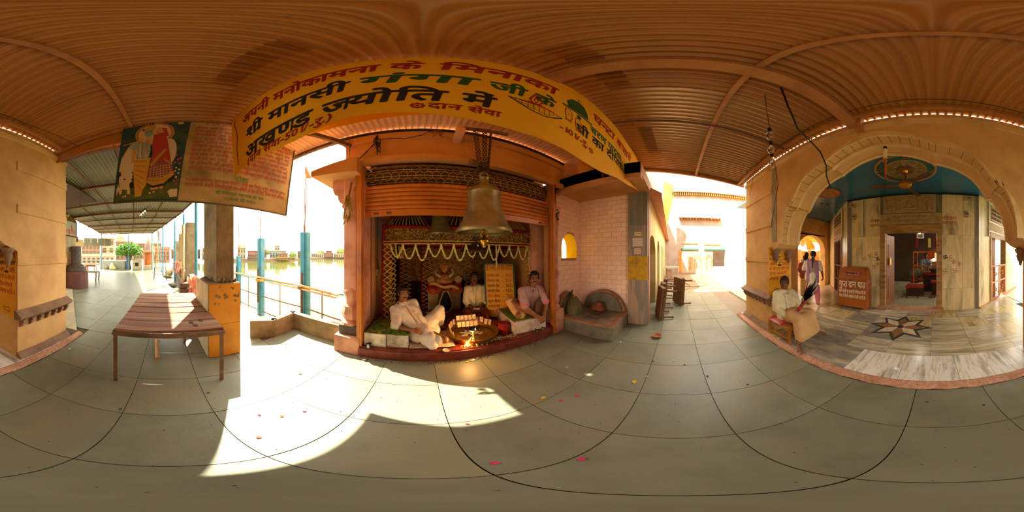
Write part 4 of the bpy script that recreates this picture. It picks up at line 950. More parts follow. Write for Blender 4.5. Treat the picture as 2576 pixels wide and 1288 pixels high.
# far end of the pavilion: planter, tree, shrines, sacks
structure(M().box(-19.2, -18.0, -7.7, -4.6, 0, .92).build('wall_planter', mat('grey_plaster', '8c8a78', '7a7868', scale=4)))
TRx, TRy = -18.75, -4.3
tr = thing('potted_tree', 'bushy green tree with a round crown at the far end of the pavilion', 'tree', (TRx, TRy, 0))
tk = M()
for q in range(6): a = q; tk.tube([(TRx + .22 * math.cos(a), TRy + .22 * math.sin(a), 0), (TRx + .12 * math.cos(a + .6), TRy + .12 * math.sin(a + .6), .8), (TRx + .5 * math.cos(a + .9), TRy + .5 * math.sin(a + .9), 2.0)], .09, 6, .03)
tk.build('trunk', mat('bark', '5c4630', '6e563c', scale=8, rough=.95, bump=.4), tr, smooth=True)
m_leaf = mat('green_leaf', '6c9c20', '4c8018', scale=1.6, rough=.55, spec=.4, c3='a0c040', scale3=3); m_leafl = mat('pale_leaf', '9aa85c', '7a9048', scale=1.2, rough=.7)
def leaves(cx, cy, cz, rx, ry, rz, n, s, low=-.55):
    mm = M()
    for q in range(n):
        while True:
            u = Vector((random.gauss(0, 1), random.gauss(0, 1), random.gauss(0, 1))).normalized()
            if u.z > low: break
        r = random.uniform(.72, 1.02) * (1 + .12 * noise.noise(u * 2.3))
        p = Vector((cx + u.x * rx * r, cy + u.y * ry * r, cz + u.z * rz * r)); d = (u + Vector((random.uniform(-.8, .8), random.uniform(-.8, .8), random.uniform(-1.2, .2)))).normalized(); sd_ = d.cross(Vector((random.uniform(-1, 1), random.uniform(-1, 1), 1))).normalized()
        mm.add([p - sd_ * s * .32, p + d * s, p + sd_ * s * .32, p - d * s * .3], [(0, 1, 2, 3)])
    return mm
lv = leaves(TRx, TRy, 2.05, 1.6, 1.62, .95, 4200, .14, -.5); stuff(lv.build('foliage', m_leaf, tr))
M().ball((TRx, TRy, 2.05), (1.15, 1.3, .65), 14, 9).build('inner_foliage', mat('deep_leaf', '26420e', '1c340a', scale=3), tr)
bc = structure(M().box(-18.0, -17.72, -4.35, -4.05, 0, 1.55).build('pillar_blue', mat('dark_blue_tile', '30506c', '284460', scale=6, rough=.4)))
ms = thing('small_shrine', 'small whitewashed shrine box with a dark square opening beside the tree', 'shrine', (-18.4, -3.3, 0))
box('body', m_concl, ms, -18.8, -18.0, -3.7, -2.75, 0, 1.1); box('opening', m_black, ms, -18.01, -17.99, -3.4, -3.0, .35, .75); box('cap_slab', m_concl, ms, -18.85, -17.95, -3.75, -2.7, 1.1, 1.2)
sk_ = thing('spired_shrine', 'small pink shrine with a pointed tapering spire at the end of the pavilion', 'shrine', (-18.7, -1.95, 0))
box('plinth', m_concl, sk_, -19.2, -18.1, -2.5, -1.4, 0, .45)
for x in (-19.1, -18.2):
    for y in (-2.42, -1.48): box('pillar', m_salmon, sk_, x - .07, x + .07, y - .07, y + .07, .45, 1.9)
box('back_wall', m_salmon, sk_, -19.1, -18.9, -2.4, -1.5, .45, 1.9); box('idol_niche', m_orange, sk_, -18.7, -18.6, -2.15, -1.75, .45, 1.7)
bevel(M().box(-19.25, -18.05, -2.55, -1.35, 1.9, 2.15).build('eave', m_salmon, sk_), .03)
M().lathe([(.62, 2.15), (.56, 2.4), (.44, 2.9), (.28, 3.3), (.12, 3.5), (.14, 3.56), (.05, 3.62), (.02, 4.0), (0, 4.02)], (-18.65, -1.95, 0), n=8, a0=math.pi / 8).build('spire', mat('spire_grey', '9a7c6c', '84685a', scale=5), sk_)
m_sack = mat('sack_cloth', 'c8b890', 'b0a078', scale=6, rough=.95, bump=.3)
for i, (x, y, r, lab, m_) in enumerate(((-17.62, -6.0, .34, 'tall pale sack slumped against the planter wall', m_sack), (-17.6, -6.62, .25, 'small grey sack beside the tall pale sack', m_conc), (-17.3, -5.62, .22, 'yellow bundle in front of the tall pale sack', mat('yellow_cloth', 'c8a848', 'b8983c', scale=5)))):
    mm = M(); mm.lathe([(0, 0), (r * .9, .02), (r, r * .5), (r * .8, r * 1.2), (r * .35, r * (2.0 if i == 0 else 1.4)), (r * .18, r * (2.1 if i == 0 else 1.5)), (r * .22, r * (2.3 if i == 0 else 1.6)), (0, r * (2.3 if i == 0 else 1.6))], (x, y, 0), n=14); tag(mm.build('sack', m_, None, smooth='auto'), lab, 'sack', 'sacks by the planter')
# metal stand, junk, bamboo poles and flag
sd2 = thing('metal_stand', 'rusty A-shaped metal ladder stand on the pavilion floor near the parapet', 'stand', (-10.4, -.35, 0))
for y in (-.75, .05):
    M().bar((-10.1, y, 0), (-10.5, y * .7 - .1, 1.75), .03, .03).build('leg', m_dsteel, sd2); M().bar((-11.0, y, 0), (-10.5, y * .7 - .1, 1.75), .03, .03).build('leg', m_dsteel, sd2)
for z in (.35, .75, 1.2, 1.7): M().bar((-10.12 - .23 * z, -.75 + .13 * z * .5, z), (-10.12 - .23 * z, .05 - .08 * z, z), .03, .03).build('rung', m_dsteel, sd2)
for i, (x, y, dx, dy, z, lab) in enumerate(((-11.5, .1, .55, .2, .06, 'lowest plank of the junk pile by the parapet'), (-11.3, .2, .5, -.15, .14, 'tilted plank on top of the junk pile'), (-8.1, .35, .45, .1, .05, 'short board lying in the sun by the parapet'), (-6.2, .45, .4, .03, .05, 'broken board lying beside the crates'))):
    tag(M().obox((x, y, z), (dx, dy, .02 * i), (-dy * .2, dx * .2, 0), (0, 0, .03)).build('loose_board', m_conc), lab, 'board', 'loose boards by the parapet')
mm = M(); mm.ball((-11.9, .25, .3), (.35, .3, .3), 10, 6); tag(mm.build('bundle', m_sack, None, smooth=True), 'cloth bundle heaped on the junk by the parapet', 'bundle')
bam([(-17.0, -.9, 0), (-16.9, -1.35, 3.4)], .05, 'tall bamboo pole leaning at the pavilion corner')
bam([(-15.5, -.6, 0), (-15.6, -.8, 2.9)], .05, 'shorter bamboo pole standing near the corner of the parapet')
fl = thing('temple_flag', 'orange pennant on a leaning pole at the corner of the pavilion', 'flag', (-15.0, -.4, 0))
M().tube([(-15.0, -.35, 0), (-15.1, -.75, 3.9)], .04, 6).build('pole', m_bp, fl)
M().grid(lambda u, v: (-15.1 + .03 * math.sin(v * 9), -.75 + .18 * u * (1 - v * .5) + .1 * v, 3.85 - 1.0 * v), 4, 10).build('cloth', m_orc, fl, smooth=True)
m_glass = mat('bulb_glass', 'f4f0e8', None, rough=.03, trans=1.0, spec=.5)
def bulb(x, y, z, lab, r=.03, grp=None, wire=None):
    t = thing('light_bulb', lab, 'bulb', (x, y, z), grp)
    gl = M().lathe([(0, -.055 * r / .03), (r * .6, -.05 * r / .03), (r, -.025 * r / .03), (r * .95, 0), (r * .55, .03 * r / .03), (r * .42, .05 * r / .03)], (x, y, z), n=14).build('glass', m_glass, t, smooth=True)
    M().cyl((x, y, z + .045 * r / .03), (x, y, z + .09 * r / .03), r * .5, n=10).build('holder', m_black, t)
    M().tube([(x, y, z + .02), (x + .006, y, z - .0), (x - .006, y, z - .002), (x, y, z + .02)], .0015, 4).build('filament', m_dsteel, gl)
    return t
for i, (x, y, z) in enumerate(((-5.9, -.9, 3.02), (-5.95, -.83, 3.1), (-6.0, -.76, 3.17))):
    bulb(x, y, z, ('lowest of the three bare bulbs under the pavilion roof', 'middle of the three bare bulbs under the pavilion roof', 'highest of the three bare bulbs under the pavilion roof')[i], .05, 'pavilion bulbs')
tag(M().tube([(-5.9, -.9, 3.12), (-6.05, -.7, 3.35), (-6.2, -.5, 3.6)], .006, 5).build('bulb_wire', m_black), 'black wire carrying the three pavilion bulbs', 'wire')
bd_ = thing('tarpaulin_screen', 'greenish panelled screen hung along the far left edge of the pavilion', 'screen', (-15.5, -7.6, 2.6))
for q in range(4): M().obox((-15.2 - .55 * q, -7.9 + .55 * q, 3.0), (.26, -.26, 0), (.01, .01, 0), (0, 0, .4)).build('panel', m_rg, bd_)

# ---------------------------------------------------------------- town around the lake
def pol(b, d, z=0): return Vector((d * math.sin(R(b)), d * math.cos(R(b)), z))
m_win = mat('window_dark', '4a3c30', '3a3028', scale=3, rough=.5)
WME = {}
def bldg(name, lab, b0, b1, d, z0, zt, m_, cols=3, rows=2, arch=False, depth=6, trim=None, wfrac=.5, par=.5):
    c = pol((b0 + b1) / 2, d); wd = 2 * d * math.tan(R((b1 - b0) / 2)); f = Vector((c.x, c.y, 0)).normalized(); s_ = Vector((f.y, -f.x, 0))
    t = thing(name, lab, 'building', (c.x, c.y, z0)); h = zt - z0
    M().obox(c + f * depth / 2 + Vector((0, 0, (z0 + zt) / 2)), s_ * wd / 2, f * depth / 2, (0, 0, h / 2)).build('walls', m_, t)
    M().obox(c + f * (depth / 2 - .15) + Vector((0, 0, zt + par / 2 - .1)), s_ * (wd / 2 + .15), f * (depth / 2 + .15), (0, 0, par / 2)).build('parapet', trim or m_, t)
    M().obox(c + f * (-.1) + Vector((0, 0, z0 + h * .5)), s_ * (wd / 2 + .1), f * .15, (0, 0, .08)).build('string_course', trim or m_, t)
    cw, ch = wd / cols, h / rows; ww, wh = cw * wfrac / 2, ch * .28
    for i in range(cols):
        for j in range(rows):
            p = c - f * .03 + s_ * (-wd / 2 + cw * (i + .5)) + Vector((0, 0, z0 + ch * (j + .48)))
            poly = [(-ww, -wh), (ww, -wh), (ww, wh * .4)] + [(ww * math.cos(R(a)), wh * .4 + wh * .8 * math.sin(R(a))) for a in (30, 60, 90, 120, 150)] + [(-ww, wh * .4)] if arch else [(-ww, -wh), (ww, -wh), (ww, wh), (-ww, wh)]
            M().prism(poly, lambda a, b, tt, p=p: p + s_ * a + Vector((0, 0, b)) + f * tt, -.05, .1).build('window', m_win, t)
    return t, c, f, s_
tc = {k: mat('town_' + k, v, v2, scale=.4, rough=.9, c3='715841', scale3=.25) for k, v, v2 in (('cream', '9c886c', '907a60'), ('pink', '8d6555', '7f5a49'), ('red', '714439', '643c31'), ('pale', '938b7a', '837a6a'), ('mint', '7c8677', '717a6c'), ('brown', '725b44', '654f3b'), ('ochre', '907237', '7f6534'))}
# far bank
bk_ = [(-70, 70), (-62, 72), (-54, 74), (-46, 80), (-42, 120), (-34, 150), (-26, 155), (-10, 160)]
bm_ = M()
for (ba, da), (bb, db) in zip(bk_, bk_[1:]):
    for k in range(4):
        a, b = pol(ba, da + k * .7), pol(bb, db + k * .7); a2, b2 = pol(ba, da + (k + 1) * .7), pol(bb, db + (k + 1) * .7); z = -1.1 + .3 * (k + 1)
        bm_.add([a + Vector((0, 0, z - .6)), b + Vector((0, 0, z - .6)), b + Vector((0, 0, z)), a + Vector((0, 0, z)), b2 + Vector((0, 0, z)), a2 + Vector((0, 0, z))], [(0, 1, 2, 3), (3, 2, 4, 5)])
    a, b, a2, b2 = pol(ba, da + 2.8), pol(bb, db + 2.8), pol(ba, da + 60), pol(bb, db + 60); bm_.add([p + Vector((0, 0, .1)) for p in (a, b, b2, a2)], [(0, 1, 2, 3)])
structure(bm_.build('ground_far_bank', tc['brown']))
t, c, f, s_ = bldg('lakeside_palace', 'cream domed lakeside house left of the red arcade across the water', -64.5, -61.9, 76, 0, 5.2, tc['cream'], 3, 2, True, depth=5)
M().lathe([(1.7, 5.2), (1.7, 6.2), (1.5, 6.9), (.8, 7.6), (.15, 7.9), (.1, 8.6), (0, 8.8)], c + f * 3, n=14).build('dome', tc['cream'], t, smooth='auto')
bldg('red_arcade', 'red arcaded lakeside building with a lower storey in the water', -61.1, -56.6, 76, -.2, 3.6, tc['pink'], 6, 1, True, trim=tc['red'])
t, c, f, s_ = bldg('ghat_tower', 'squat stone bastion with arches standing in the water below the red arcade', -61.3, -57.2, 73.5, -1.2, .8, tc['brown'], 4, 1, True, depth=1.9)
bldg('flat_roofed_house', 'flat roofed salmon house behind the middle blue post', -56.4, -54.6, 80, .5, 4.2, tc['pink'], 3, 1, depth=4)
bldg('mint_mansion', 'long pale green mansion across the lake with a roof terrace', -53.4, -47.6, 80, .3, 3.9, tc['mint'], 6, 1, True, trim=tc['pale'])
bldg('roof_pavilion', 'square cream turret on the roof behind the pale green mansion', -51.6, -49.9, 88, 3, 7.0, tc['pale'], 2, 1)
bldg('arched_gatehouse', 'salmon gatehouse with round arches at the right end of the green mansion', -50.2, -47.0, 77.6, .3, 2.6, tc['pink'], 3, 1, True, depth=1.5)
bldg('yellow_wall', 'low yellow painted wall on the steps across the lake', -51.2, -44.5, 75.8, -.4, .7, tc['ochre'], 5, 1, depth=1)
bldg('brick_house', 'plain brown brick house beyond the tree across the lake', -43.6, -40.5, 112, .0, 4.6, tc['brown'], 3, 2)
bldg('pale_row_house', 'long low pale row of houses on the far shore beside the widest post', -38.8, -34.5, 150, .1, 3.4, tc['pale'], 6, 1)
bldg('pink_row_house', 'pink colonnaded row house on the far shore', -34.4, -31.0, 150, .1, 4.2, tc['pink'], 7, 2)
bldg('cream_row_house', 'cream row house on the far shore next to the pink pillar', -30.9, -26.0, 152, .1, 3.6, tc['cream'], 6, 1)
bldg('red_roof_house', 'small brick red house rising behind the pink row house', -33.6, -31.6, 165, 3, 6.6, tc['red'], 3, 1)
for b, d, z, r, lab in ((-54.6, 92, 3.6, 2.3, 'round green tree behind the flat roofed house across the lake'), (-45.2, 89, 2.1, 2.4, 'leafy green tree at the end of the green mansion'), (-35.5, 165, 4, 4.5, 'pale hazy tree behind the pale row houses'), (-28.2, 168, 5.4, 5.2, 'large grey green tree on the far shore by the pink pillar'), (-72.2, 60, 3.0, 3.4, 'spreading green tree seen between the concrete columns'), (-84, 70, 4.0, 3.6, 'light green tree behind the orange pennant')):
    t = thing('distant_tree', lab, 'tree', pol(b, d, 0)); p = pol(b, d)
    M().cyl((p.x, p.y, 0), (p.x, p.y, z), .25, n=7).build('trunk', m_conc, t)
    stuff(leaves(p.x, p.y, z, r, r, r * .75, 700, r * .22, -.9).build('foliage', m_leafl, t)); M().ball((p.x, p.y, z), (r * .75, r * .75, r * .55), 10, 7).build('inner_foliage', m_leafl, t)
# town behind the pavilion (left)
bldg('cream_townhouse', 'three storey cream house with a red awning behind the planter', -112.6, -107.9, 46, 0, 6.3, tc['cream'], 2, 3)
bldg('ruined_house', 'unfinished brown house with dark openings left of the cream house', -119.5, -113, 42, 0, 4.6, tc['brown'], 5, 3)
bldg('rubble_terrace', 'low pale terrace wall in front of the unfinished house', -121, -108, 30, 0, 1.5, tc['pale'], 8, 1)
t, c, f, s_ = bldg('cupola_house', 'tan house topped by an open cupola behind the tree', -107.5, -101.5, 60, 0, 6.5, tc['brown'], 4, 2)
M().lathe([(1.6, 6.5), (1.6, 8.2), (1.75, 8.3), (1.5, 9.0), (.9, 9.7), (.1, 10.1), (0, 10.5)], c + f * 2 - s_ * 1.5, n=10).build('cupola', tc['cream'], t)
bldg('hill_houses', 'hazy stacked tan houses behind the spired shrine', -101.4, -91.5, 75, 0, 7.0, tc['brown'], 9, 3)
bldg('peach_house', 'peach house front behind the flag poles', -94.5, -88.5, 38, 0, 3.3, tc['pink'], 4, 1)
bldg('lake_brown_houses', 'brown houses along the left shore seen beyond the parapet columns', -88, -77.8, 85, 0, 4.6, tc['brown'], 10, 2)
t, c, f, s_ = bldg('temple_tower_house', 'brown house with a tall red ribbed temple spire beside the pier', -77, -66.5, 80, 0, 5.0, tc['brown'], 8, 2)
M().lathe([(2.2, 5), (2.3, 8), (2.1, 11), (1.5, 13.5), (.6, 15), (.2, 15.3), (0, 16.5)], c + f * 3 - s_ * 1.5, n=12).build('spire', tc['red'], t)
bldg('white_gable_house', 'small white gabled house by the shore left of the pier', -77.3, -75.4, 62, -.2, 2.4, tc['pale'], 1, 1, True)
# ---------------------------------------------------------------- plank table
tb = thing('plank_table', 'long low table of weathered red-brown planks on an angle iron frame', 'table', (-2.35, .03, 0))
m_plank = mat('weathered_plank', '9c6c50', '835840', scale=3, stretch=(5, .5, 1), c3='b4987c', scale3=2, rough=.75, rand=.14, bump=.3, bscale=18)
xe = [-3.22, -2.99, -2.78, -2.53, -2.31, -2.05, -1.77, -1.50]
for i in range(7):
    x0, x1 = xe[i] + .005 + .004 * (i % 3), xe[i + 1] - .005
    mm = M(); sag = random.uniform(-.006, .004); tl = random.uniform(-.004, .004)
    for k, z in enumerate((.725, .752)):
        pass
    mm.grid(lambda u, v: (x0 + (x1 - x0) * u + .006 * noise.noise((i * 3.1, v * 3, u)), -.485 + 1.04 * v, .752 + sag * math.sin(math.pi * v) + tl * (u - .5) * 2 + .002 * noise.noise((u * 4, v * 6, i))), 4, 12)
    mm.grid(lambda u, v: (x0 + (x1 - x0) * u + .006 * noise.noise((i * 3.1, v * 3, u)), -.485 + 1.04 * v, .726 + sag * math.sin(math.pi * v) + tl * (u - .5) * 2), 4, 12)
    n = 65
    for side in (0, 4):
        for j in range(12): a = side * 13 + j; mm.f.append((a, a + 1, a + 1 + n, a + n))
    for j in (0, 12):
        for q in range(4): a = q * 13 + j; mm.f.append((a, a + 13, a + 13 + n, a + n))
    mm.build('plank', m_plank, tb)
kh = M()
for x, y in ((-1.62, .30), (-1.75, .38), (-1.7, .27)): kh.ball((x, y, .753), (.05, .03, .004), 8, 4)
kh.build('knot_hole', m_dirt, tb)
m_angle = mat('rusty_angle_iron', '6c5440', '84644a', scale=8, rough=.7, c3='4c3828', scale3=5)
for y in (-.485, .545): M().bar((-3.22, y, .705), (-1.49, y, .705), .035, .04).build('frame_rail', m_angle, tb)
for x in (-3.22, -1.485): M().bar((x, -.5, .705), (x, .56, .705), .035, .04).build('frame_rail', m_angle, tb)
for x in (-3.22, -1.485):
    for y in (-.49, .55):
        mm = M(); sx_ = -1 if x > -2 else 1; sy_ = 1 if y < 0 else -1
        mm.box(min(x, x + .038 * sx_), max(x, x + .038 * sx_), y - .003, y + .003, 0, .72); mm.box(x - .003, x + .003, min(y, y + .038 * sy_), max(y, y + .038 * sy_), 0, .72); mm.build('leg', m_angle, tb)
bam([(-2.02, -.10, .03), (-2.6, -.14, .09), (-3.3, -.2, .16)], .028, 'short cut bamboo pole lying on the floor under the plank table')
tag(M().tube([(-2.45, .28, .04), (-2.62, .33, .05), (-2.8, .3, .06)], .02, 6).build('branch', m_rust, None), 'short crooked branch on the floor under the plank table', 'branch')

# ---------------------------------------------------------------- hymn poster hung at the left end of the roof
po = thing('printed_poster', 'old fabric poster of a haloed couple with a cow beside red verse lines', 'poster', (-1.96, .7, 2.16))
PW, PH = 2.45, 1.42
def pf(a, b, t=0):
    u, v = a / PW, b / PH
    y = (-.65 + (1.78 + .65) * u) * (1 - v) + (-.52 + (2.02 + .52) * u) * v
    z = (2.19 - .02 * u) * (1 - v) + (3.50 + .42 * u) * v
    return (-1.955 + t + .003 * math.sin(u * 9) * (1 - v * .6), y, z)
m_pgrd = mat('poster_cloth', 'b0965a', '967c44', scale=3, c3='66552c', scale3=1.8, rough=.8); m_pdk = mat('poster_teal', '2c4a48', '1c3430', scale=6, rough=.75); m_pgr = mat('poster_grass', '4c5420', '5c6428', scale=12, rough=.8)
g_ = M(); g_.grid(lambda u, v: pf(PW * u, PH * v), 60, 10); g_.grid(lambda u, v: pf(PW * u, PH * v, -.004), 60, 10); g_.build('cloth', m_pgrd, po, smooth=True)
def sub(poly, t):
    return lambda: None
def patch(nm, a0, a1, b0, b1, m_, t=.0015): M().grid(lambda u, v: pf(a0 + (a1 - a0) * u, b0 + (b1 - b0) * v, t), 24, 10).build(nm, m_, po, smooth=True)
patch('picture_ground', .0, .80, .0, 1.42, m_pdk); patch('picture_grass', .02, .79, .03, .26, m_pgr, .002)
def pc(px, py):
    l = 120 - 100 * (py - 130) / 1090
    return (.80 * (px - l) / 885, 1.42 * (1 - (py - 100) / 1125))
PCOL = {'cream': 'd0b070', 'halo': 'a06a30', 'skin': '8fa08c', 'skin2': 'd09858', 'yellow': 'c8962c', 'red': 'a83820', 'plaid': '8c4438', 'white': 'c8b48c', 'dark': '2a2018', 'gold': 'b8882c', 'flower': 'a04838', 'green': '3c5030', 'moon': 'b0a060'}
layn = [0]
def art(col, *polys):
    layn[0] += 1; t = .004 + .0009 * layn[0]; mm = M()
    for p in polys: mm.flat([pc(x, y) for x, y in p], lambda a, b: pf(a, b, t))
    return (stuff if len(polys) > 1 else (lambda o: o))(mm.build('print_' + {'skin2': 'warm_skin'}.get(col, col), mat('poster_' + col + '_ink', PCOL[col], None, rough=.8), po))
def E_(cx, cy, rx, ry, n=24): return ell(cx, cy, rx, ry, n)
art('green', *[E_(x, y, r, r * .8, 12) for x, y, r in ((160, 350, 50), (250, 360, 45), (830, 350, 80), (920, 380, 70), (860, 560, 50))])
art('moon', E_(875, 128, 42, 28)); art('halo', E_(550, 300, 260, 205)); art('cream', E_(550, 300, 215, 180))
art('white', [(210, 480), (330, 420), (330, 800), (250, 900), (90, 830), (120, 650)], E_(760, 600, 90, 190))
art('white', E_(190, 950, 95, 130), [(100, 900), (290, 880), (260, 1070), (130, 1060)], [(100, 1040), (150, 1040), (140, 1130), (105, 1130)], [(210, 1040), (255, 1040), (260, 1135), (220, 1135)], [(60, 1060), (95, 1000), (110, 1060), (70, 1140)])
art('dark', E_(95, 880, 30, 22), E_(295, 960, 24, 18), E_(275, 1030, 30, 42), E_(175, 945, 18, 9), E_(505, 108, 40, 22), E_(405, 210, 22, 17))
art('yellow', [(300, 690), (520, 690), (500, 830), (470, 1050), (430, 1100), (410, 1170), (330, 1175), (310, 1000), (290, 850)], [(280, 420), (350, 400), (300, 720), (260, 740)])
art('skin', [(350, 430), (500, 430), (510, 560), (490, 690), (340, 690), (330, 560)], E_(475, 285, 62, 66), [(230, 440), (330, 400), (350, 470), (300, 560), (230, 500)])
art('gold', [(400, 250), (420, 190), (480, 165), (540, 180), (540, 240), (480, 235)], E_(510, 170, 55, 42), [(140, 430), (350, 395), (350, 408), (140, 448)])
art('white', [(375, 430), (395, 430), (395, 640), (385, 700), (360, 640)], [(460, 430), (475, 500), (470, 650), (440, 700), (440, 640)])
art('skin2', E_(600, 270, 55, 60), [(480, 430), (600, 430), (640, 480), (560, 500), (490, 470)], [(340, 370), (400, 350), (410, 400), (360, 420)], [(440, 370), (490, 360), (500, 410), (450, 430)], [(530, 1080), (640, 1070), (640, 1095), (540, 1105)], [(640, 1055), (700, 1045), (705, 1080), (660, 1100)])
art('red', [(540, 330), (660, 300), (700, 340), (735, 500), (790, 780), (700, 740), (620, 800), (510, 830), (540, 640), (530, 520)], [(640, 210), (700, 230), (740, 370), (690, 380), (655, 260)])
art('plaid', [(510, 820), (640, 720), (720, 760), (800, 800), (840, 920), (700, 1030), (560, 1050), (470, 1000)])
art('gold', [(470, 985), (500, 960), (680, 960), (825, 890), (840, 930), (700, 1035), (560, 1055), (480, 1020)], [(510, 800), (700, 570), (718, 600), (540, 815)])
art('dark', [(480, 1030), (560, 1065), (705, 1045), (845, 940), (835, 965), (705, 1062), (560, 1085)], *[[(x, 830 + abs(x - 650) * .3), (x + 8, 830 + abs(x - 650) * .3), (x + 4 + (x - 640) * .2, 960), (x - 4 + (x - 640) * .2, 960)] for x in range(530, 790, 40)])
art('dark', E_(450, 275, 12, 6), E_(500, 272, 12, 6), E_(578, 278, 10, 4), E_(622, 276, 10, 4), [(455, 312), (495, 312), (475, 320)], [(580, 308), (615, 306), (600, 314)], [(440, 258), (468, 254), (468, 260)], [(488, 252), (515, 256), (488, 259)])
art('flower', *[E_(x, y, 17, 15, 9) for x, y in ((850, 680), (880, 740), (910, 720), (840, 780), (900, 790), (860, 960), (890, 1000), (840, 1010), (870, 1040))])
art('white', *[E_(x, y, 14, 12, 8) for x, y in ((860, 850), (900, 870), (850, 890), (890, 915), (865, 965), (530, 1140), (580, 1130), (170, 1165), (200, 1160))], [(760, 1130), (800, 1100), (890, 1095), (890, 1180), (800, 1190)])
art('cream', *[E_(550 + 238 * math.cos(R(a)), 300 + 190 * math.sin(R(a)), 9, 8, 7) for a in range(150, 391, 9)])
art('gold', *[E_(520 + 175 * k / 9, 785 - 205 * k / 9, 13, 11, 8) for k in range(10)], *[E_(700 + 100 * k / 5, 730 + 70 * k / 5, 11, 10, 7) for k in range(6)])
art('dark', *[E_(520 + 175 * k / 9, 785 - 205 * k / 9, 6, 5, 7) for k in range(10)], *[E_(490 + 40 * k, 1005 - abs(k - 3) * 6, 6, 6, 6) for k in range(8)])
art('cream', *[[(500 + 30 * k * 0 , 850 + 28 * k), (820, 800 + 32 * k), (820, 804 + 32 * k), (500, 854 + 28 * k)] for k in range(5)], *[[(535 + 38 * k, 800), (540 + 38 * k, 800), (520 + 46 * k, 960), (514 + 46 * k, 960)] for k in range(7)])
art('flower', *[[(300 + 8 * k, 720 + 60 * k), (480 - 10 * k, 740 + 75 * k), (480 - 10 * k, 746 + 75 * k), (300 + 8 * k, 726 + 60 * k)] for k in range(6)], *[E_(395, 440 + 28 * k, 10, 9, 7) for k in range(8)], *[E_(465, 440 + 28 * k, 10, 9, 7) for k in range(8)])
art('gold', *[E_(565 + 10 * k, 335 + 14 * math.sin(k * .6), 5, 5, 6) for k in range(9)], *[E_(350 + 12 * k, 425 + 18 * math.sin(k * .28), 6, 6, 6) for k in range(12)], E_(612, 232, 16, 12), E_(430, 325, 9, 14), E_(665, 290, 9, 14))
m_pred = mat('verse_red_ink', 'b03a1c', 'a84424', scale=8, rough=.8); m_pgreen = mat('verse_green_ink', '4c7a2c', None, rough=.8)
vr = M(); pv = lambda a, b: pf(a, b, .004)
def stain(t): pass
lines = ['ओइम् जय गिरीराज हरि, प्रभु जय गिरीराज हरि। ओइम् जय', 'देवालहेड़े से प्रकटे, भक्तन हित स्वामी। ओइम् जय', 'नीलवरण तन सुन्दर, बोलत मृदुवाणी। प्रेम ओइम्', 'मोर मुकुट सिर सोहत, मस्तक पर चन्दन। भक्त हित', 'जामा श्वेत मनोहर, पटका है पीला। अधर ओइम् जय', 'काछनि कसिया धर मुरली, ब्रज पर अविमारी। ओइम् जय', 'कोप करि जब सुरपति, गिरवर पुजवाया। स्वयं हितकारी', 'बृज जन गौ बालक, सबके रुप धरे। ब्रह्मा दिखलाई ओइम्', 'मुरली धर जय मुरली, अधरन अधर धरी। मतवाला सब मोही जय', 'जो ब्रजपति की आरति, प्रेम सहित गावें। भक्ति पदारथ पावें', 'ओइम् जय गिरीराज हरि, प्रभु जय गिरीराज हरि। शरण तुम्हारी आये, कामना पूर्ण करो।।']
letters(vr, '।। राधे श्याम ।।', pv, .085, .98, 1.345, .45)
for i, ln in enumerate(lines): letters(vr, ln, pv, .075, .87, 1.245 - .078 * i, 1.50)
letters(vr, 'पार ब्रह्म परमात्मा, पूर्ण कृष्ण भगवान। तुम्ही एक निर्गुण सगुण, कहते वेद पुरान।।', pv, .07, .86, .285, 1.52); letters(vr, 'भरथा-भरथी आरति, जिज्ञासु इन चार। भक्तों के हित के लिए, लिया मनुज अवतार।।', pv, .07, .86, .215, 1.52)
vr.build('verse_lettering', m_pred, po)
vg = M(); letters(vg, 'दोहा', pv, .10, 1.50, .345, .2); letters(vg, 'श्री गिरीराज महाराज की जय', pv, .06, 1.26, .135, .72); letters(vg, '।। बोलो श्री राधे।।', pv, .06, 1.38, .065, .48); vg.build('green_lettering', m_pgreen, po)
for (a, b) in (((0, .0), (PW, .0)), ((PW, 0), (PW, PH)),): M().tube([pf(a[0] + (b[0] - a[0]) * i / 20, a[1] + (b[1] - a[1]) * i / 20, .0) for i in range(21)], .012, 6).build('hem', mat('poster_hem', '5c4a30', None, rough=.9), po)
M().tube([pf(PW * i / 20, PH, 0) for i in range(21)], .012, 6).build('top_cord', m_dsteel, po)
for i in range(6): M().tube([pf(PW * (i + .3) / 6, PH, 0), pf(PW * (i + .3) / 6, PH, 0)[:2] + (zr(pf(PW * (i + .3) / 6, PH, 0)[1]) - .02,)], .004, 4).build('tie_string', m_black, po)

# ---------------------------------------------------------------- yellow painted banner
ba = thing('yellow_banner', 'long yellow cloth banner with hand-painted red, green and black lettering over the shrine', 'banner', (.7, .8, 2.45))
bb = [(-1.86, 2.58), (-1.62, 2.60), (-1.2, 2.545), (-.79, 2.51), (-.42, 2.53), (-.12, 2.49), (.18, 2.46), (.53, 2.42), (1.12, 2.43), (1.6, 2.50), (2.02, 2.61), (2.8, 2.80), (3.45, 2.95)]
def zb(x):
    for (x0, z0), (x1, z1) in zip(bb, bb[1:]):
        if x <= x1: return z0 + (z1 - z0) * max(0, (x - x0) / (x1 - x0))
    return bb[-1][1]
def ztp(x): return 3.685 + .01 * math.sin(x * 7) + max(0, x - 2.6) * .03
def bf(x, z, t=0):
    v = (ztp(x) - z) / 1.1
    return (x - .0 * v, .80 + .035 * math.sin(v * 2.6 + x * .6) * v + .012 * math.sin(x * 5.5) * v + t, z)
m_ban = mat('banner_yellow', 'ffc41c', 'fab814', scale=1.5, c3='e0a010', scale3=.8, rough=.75)
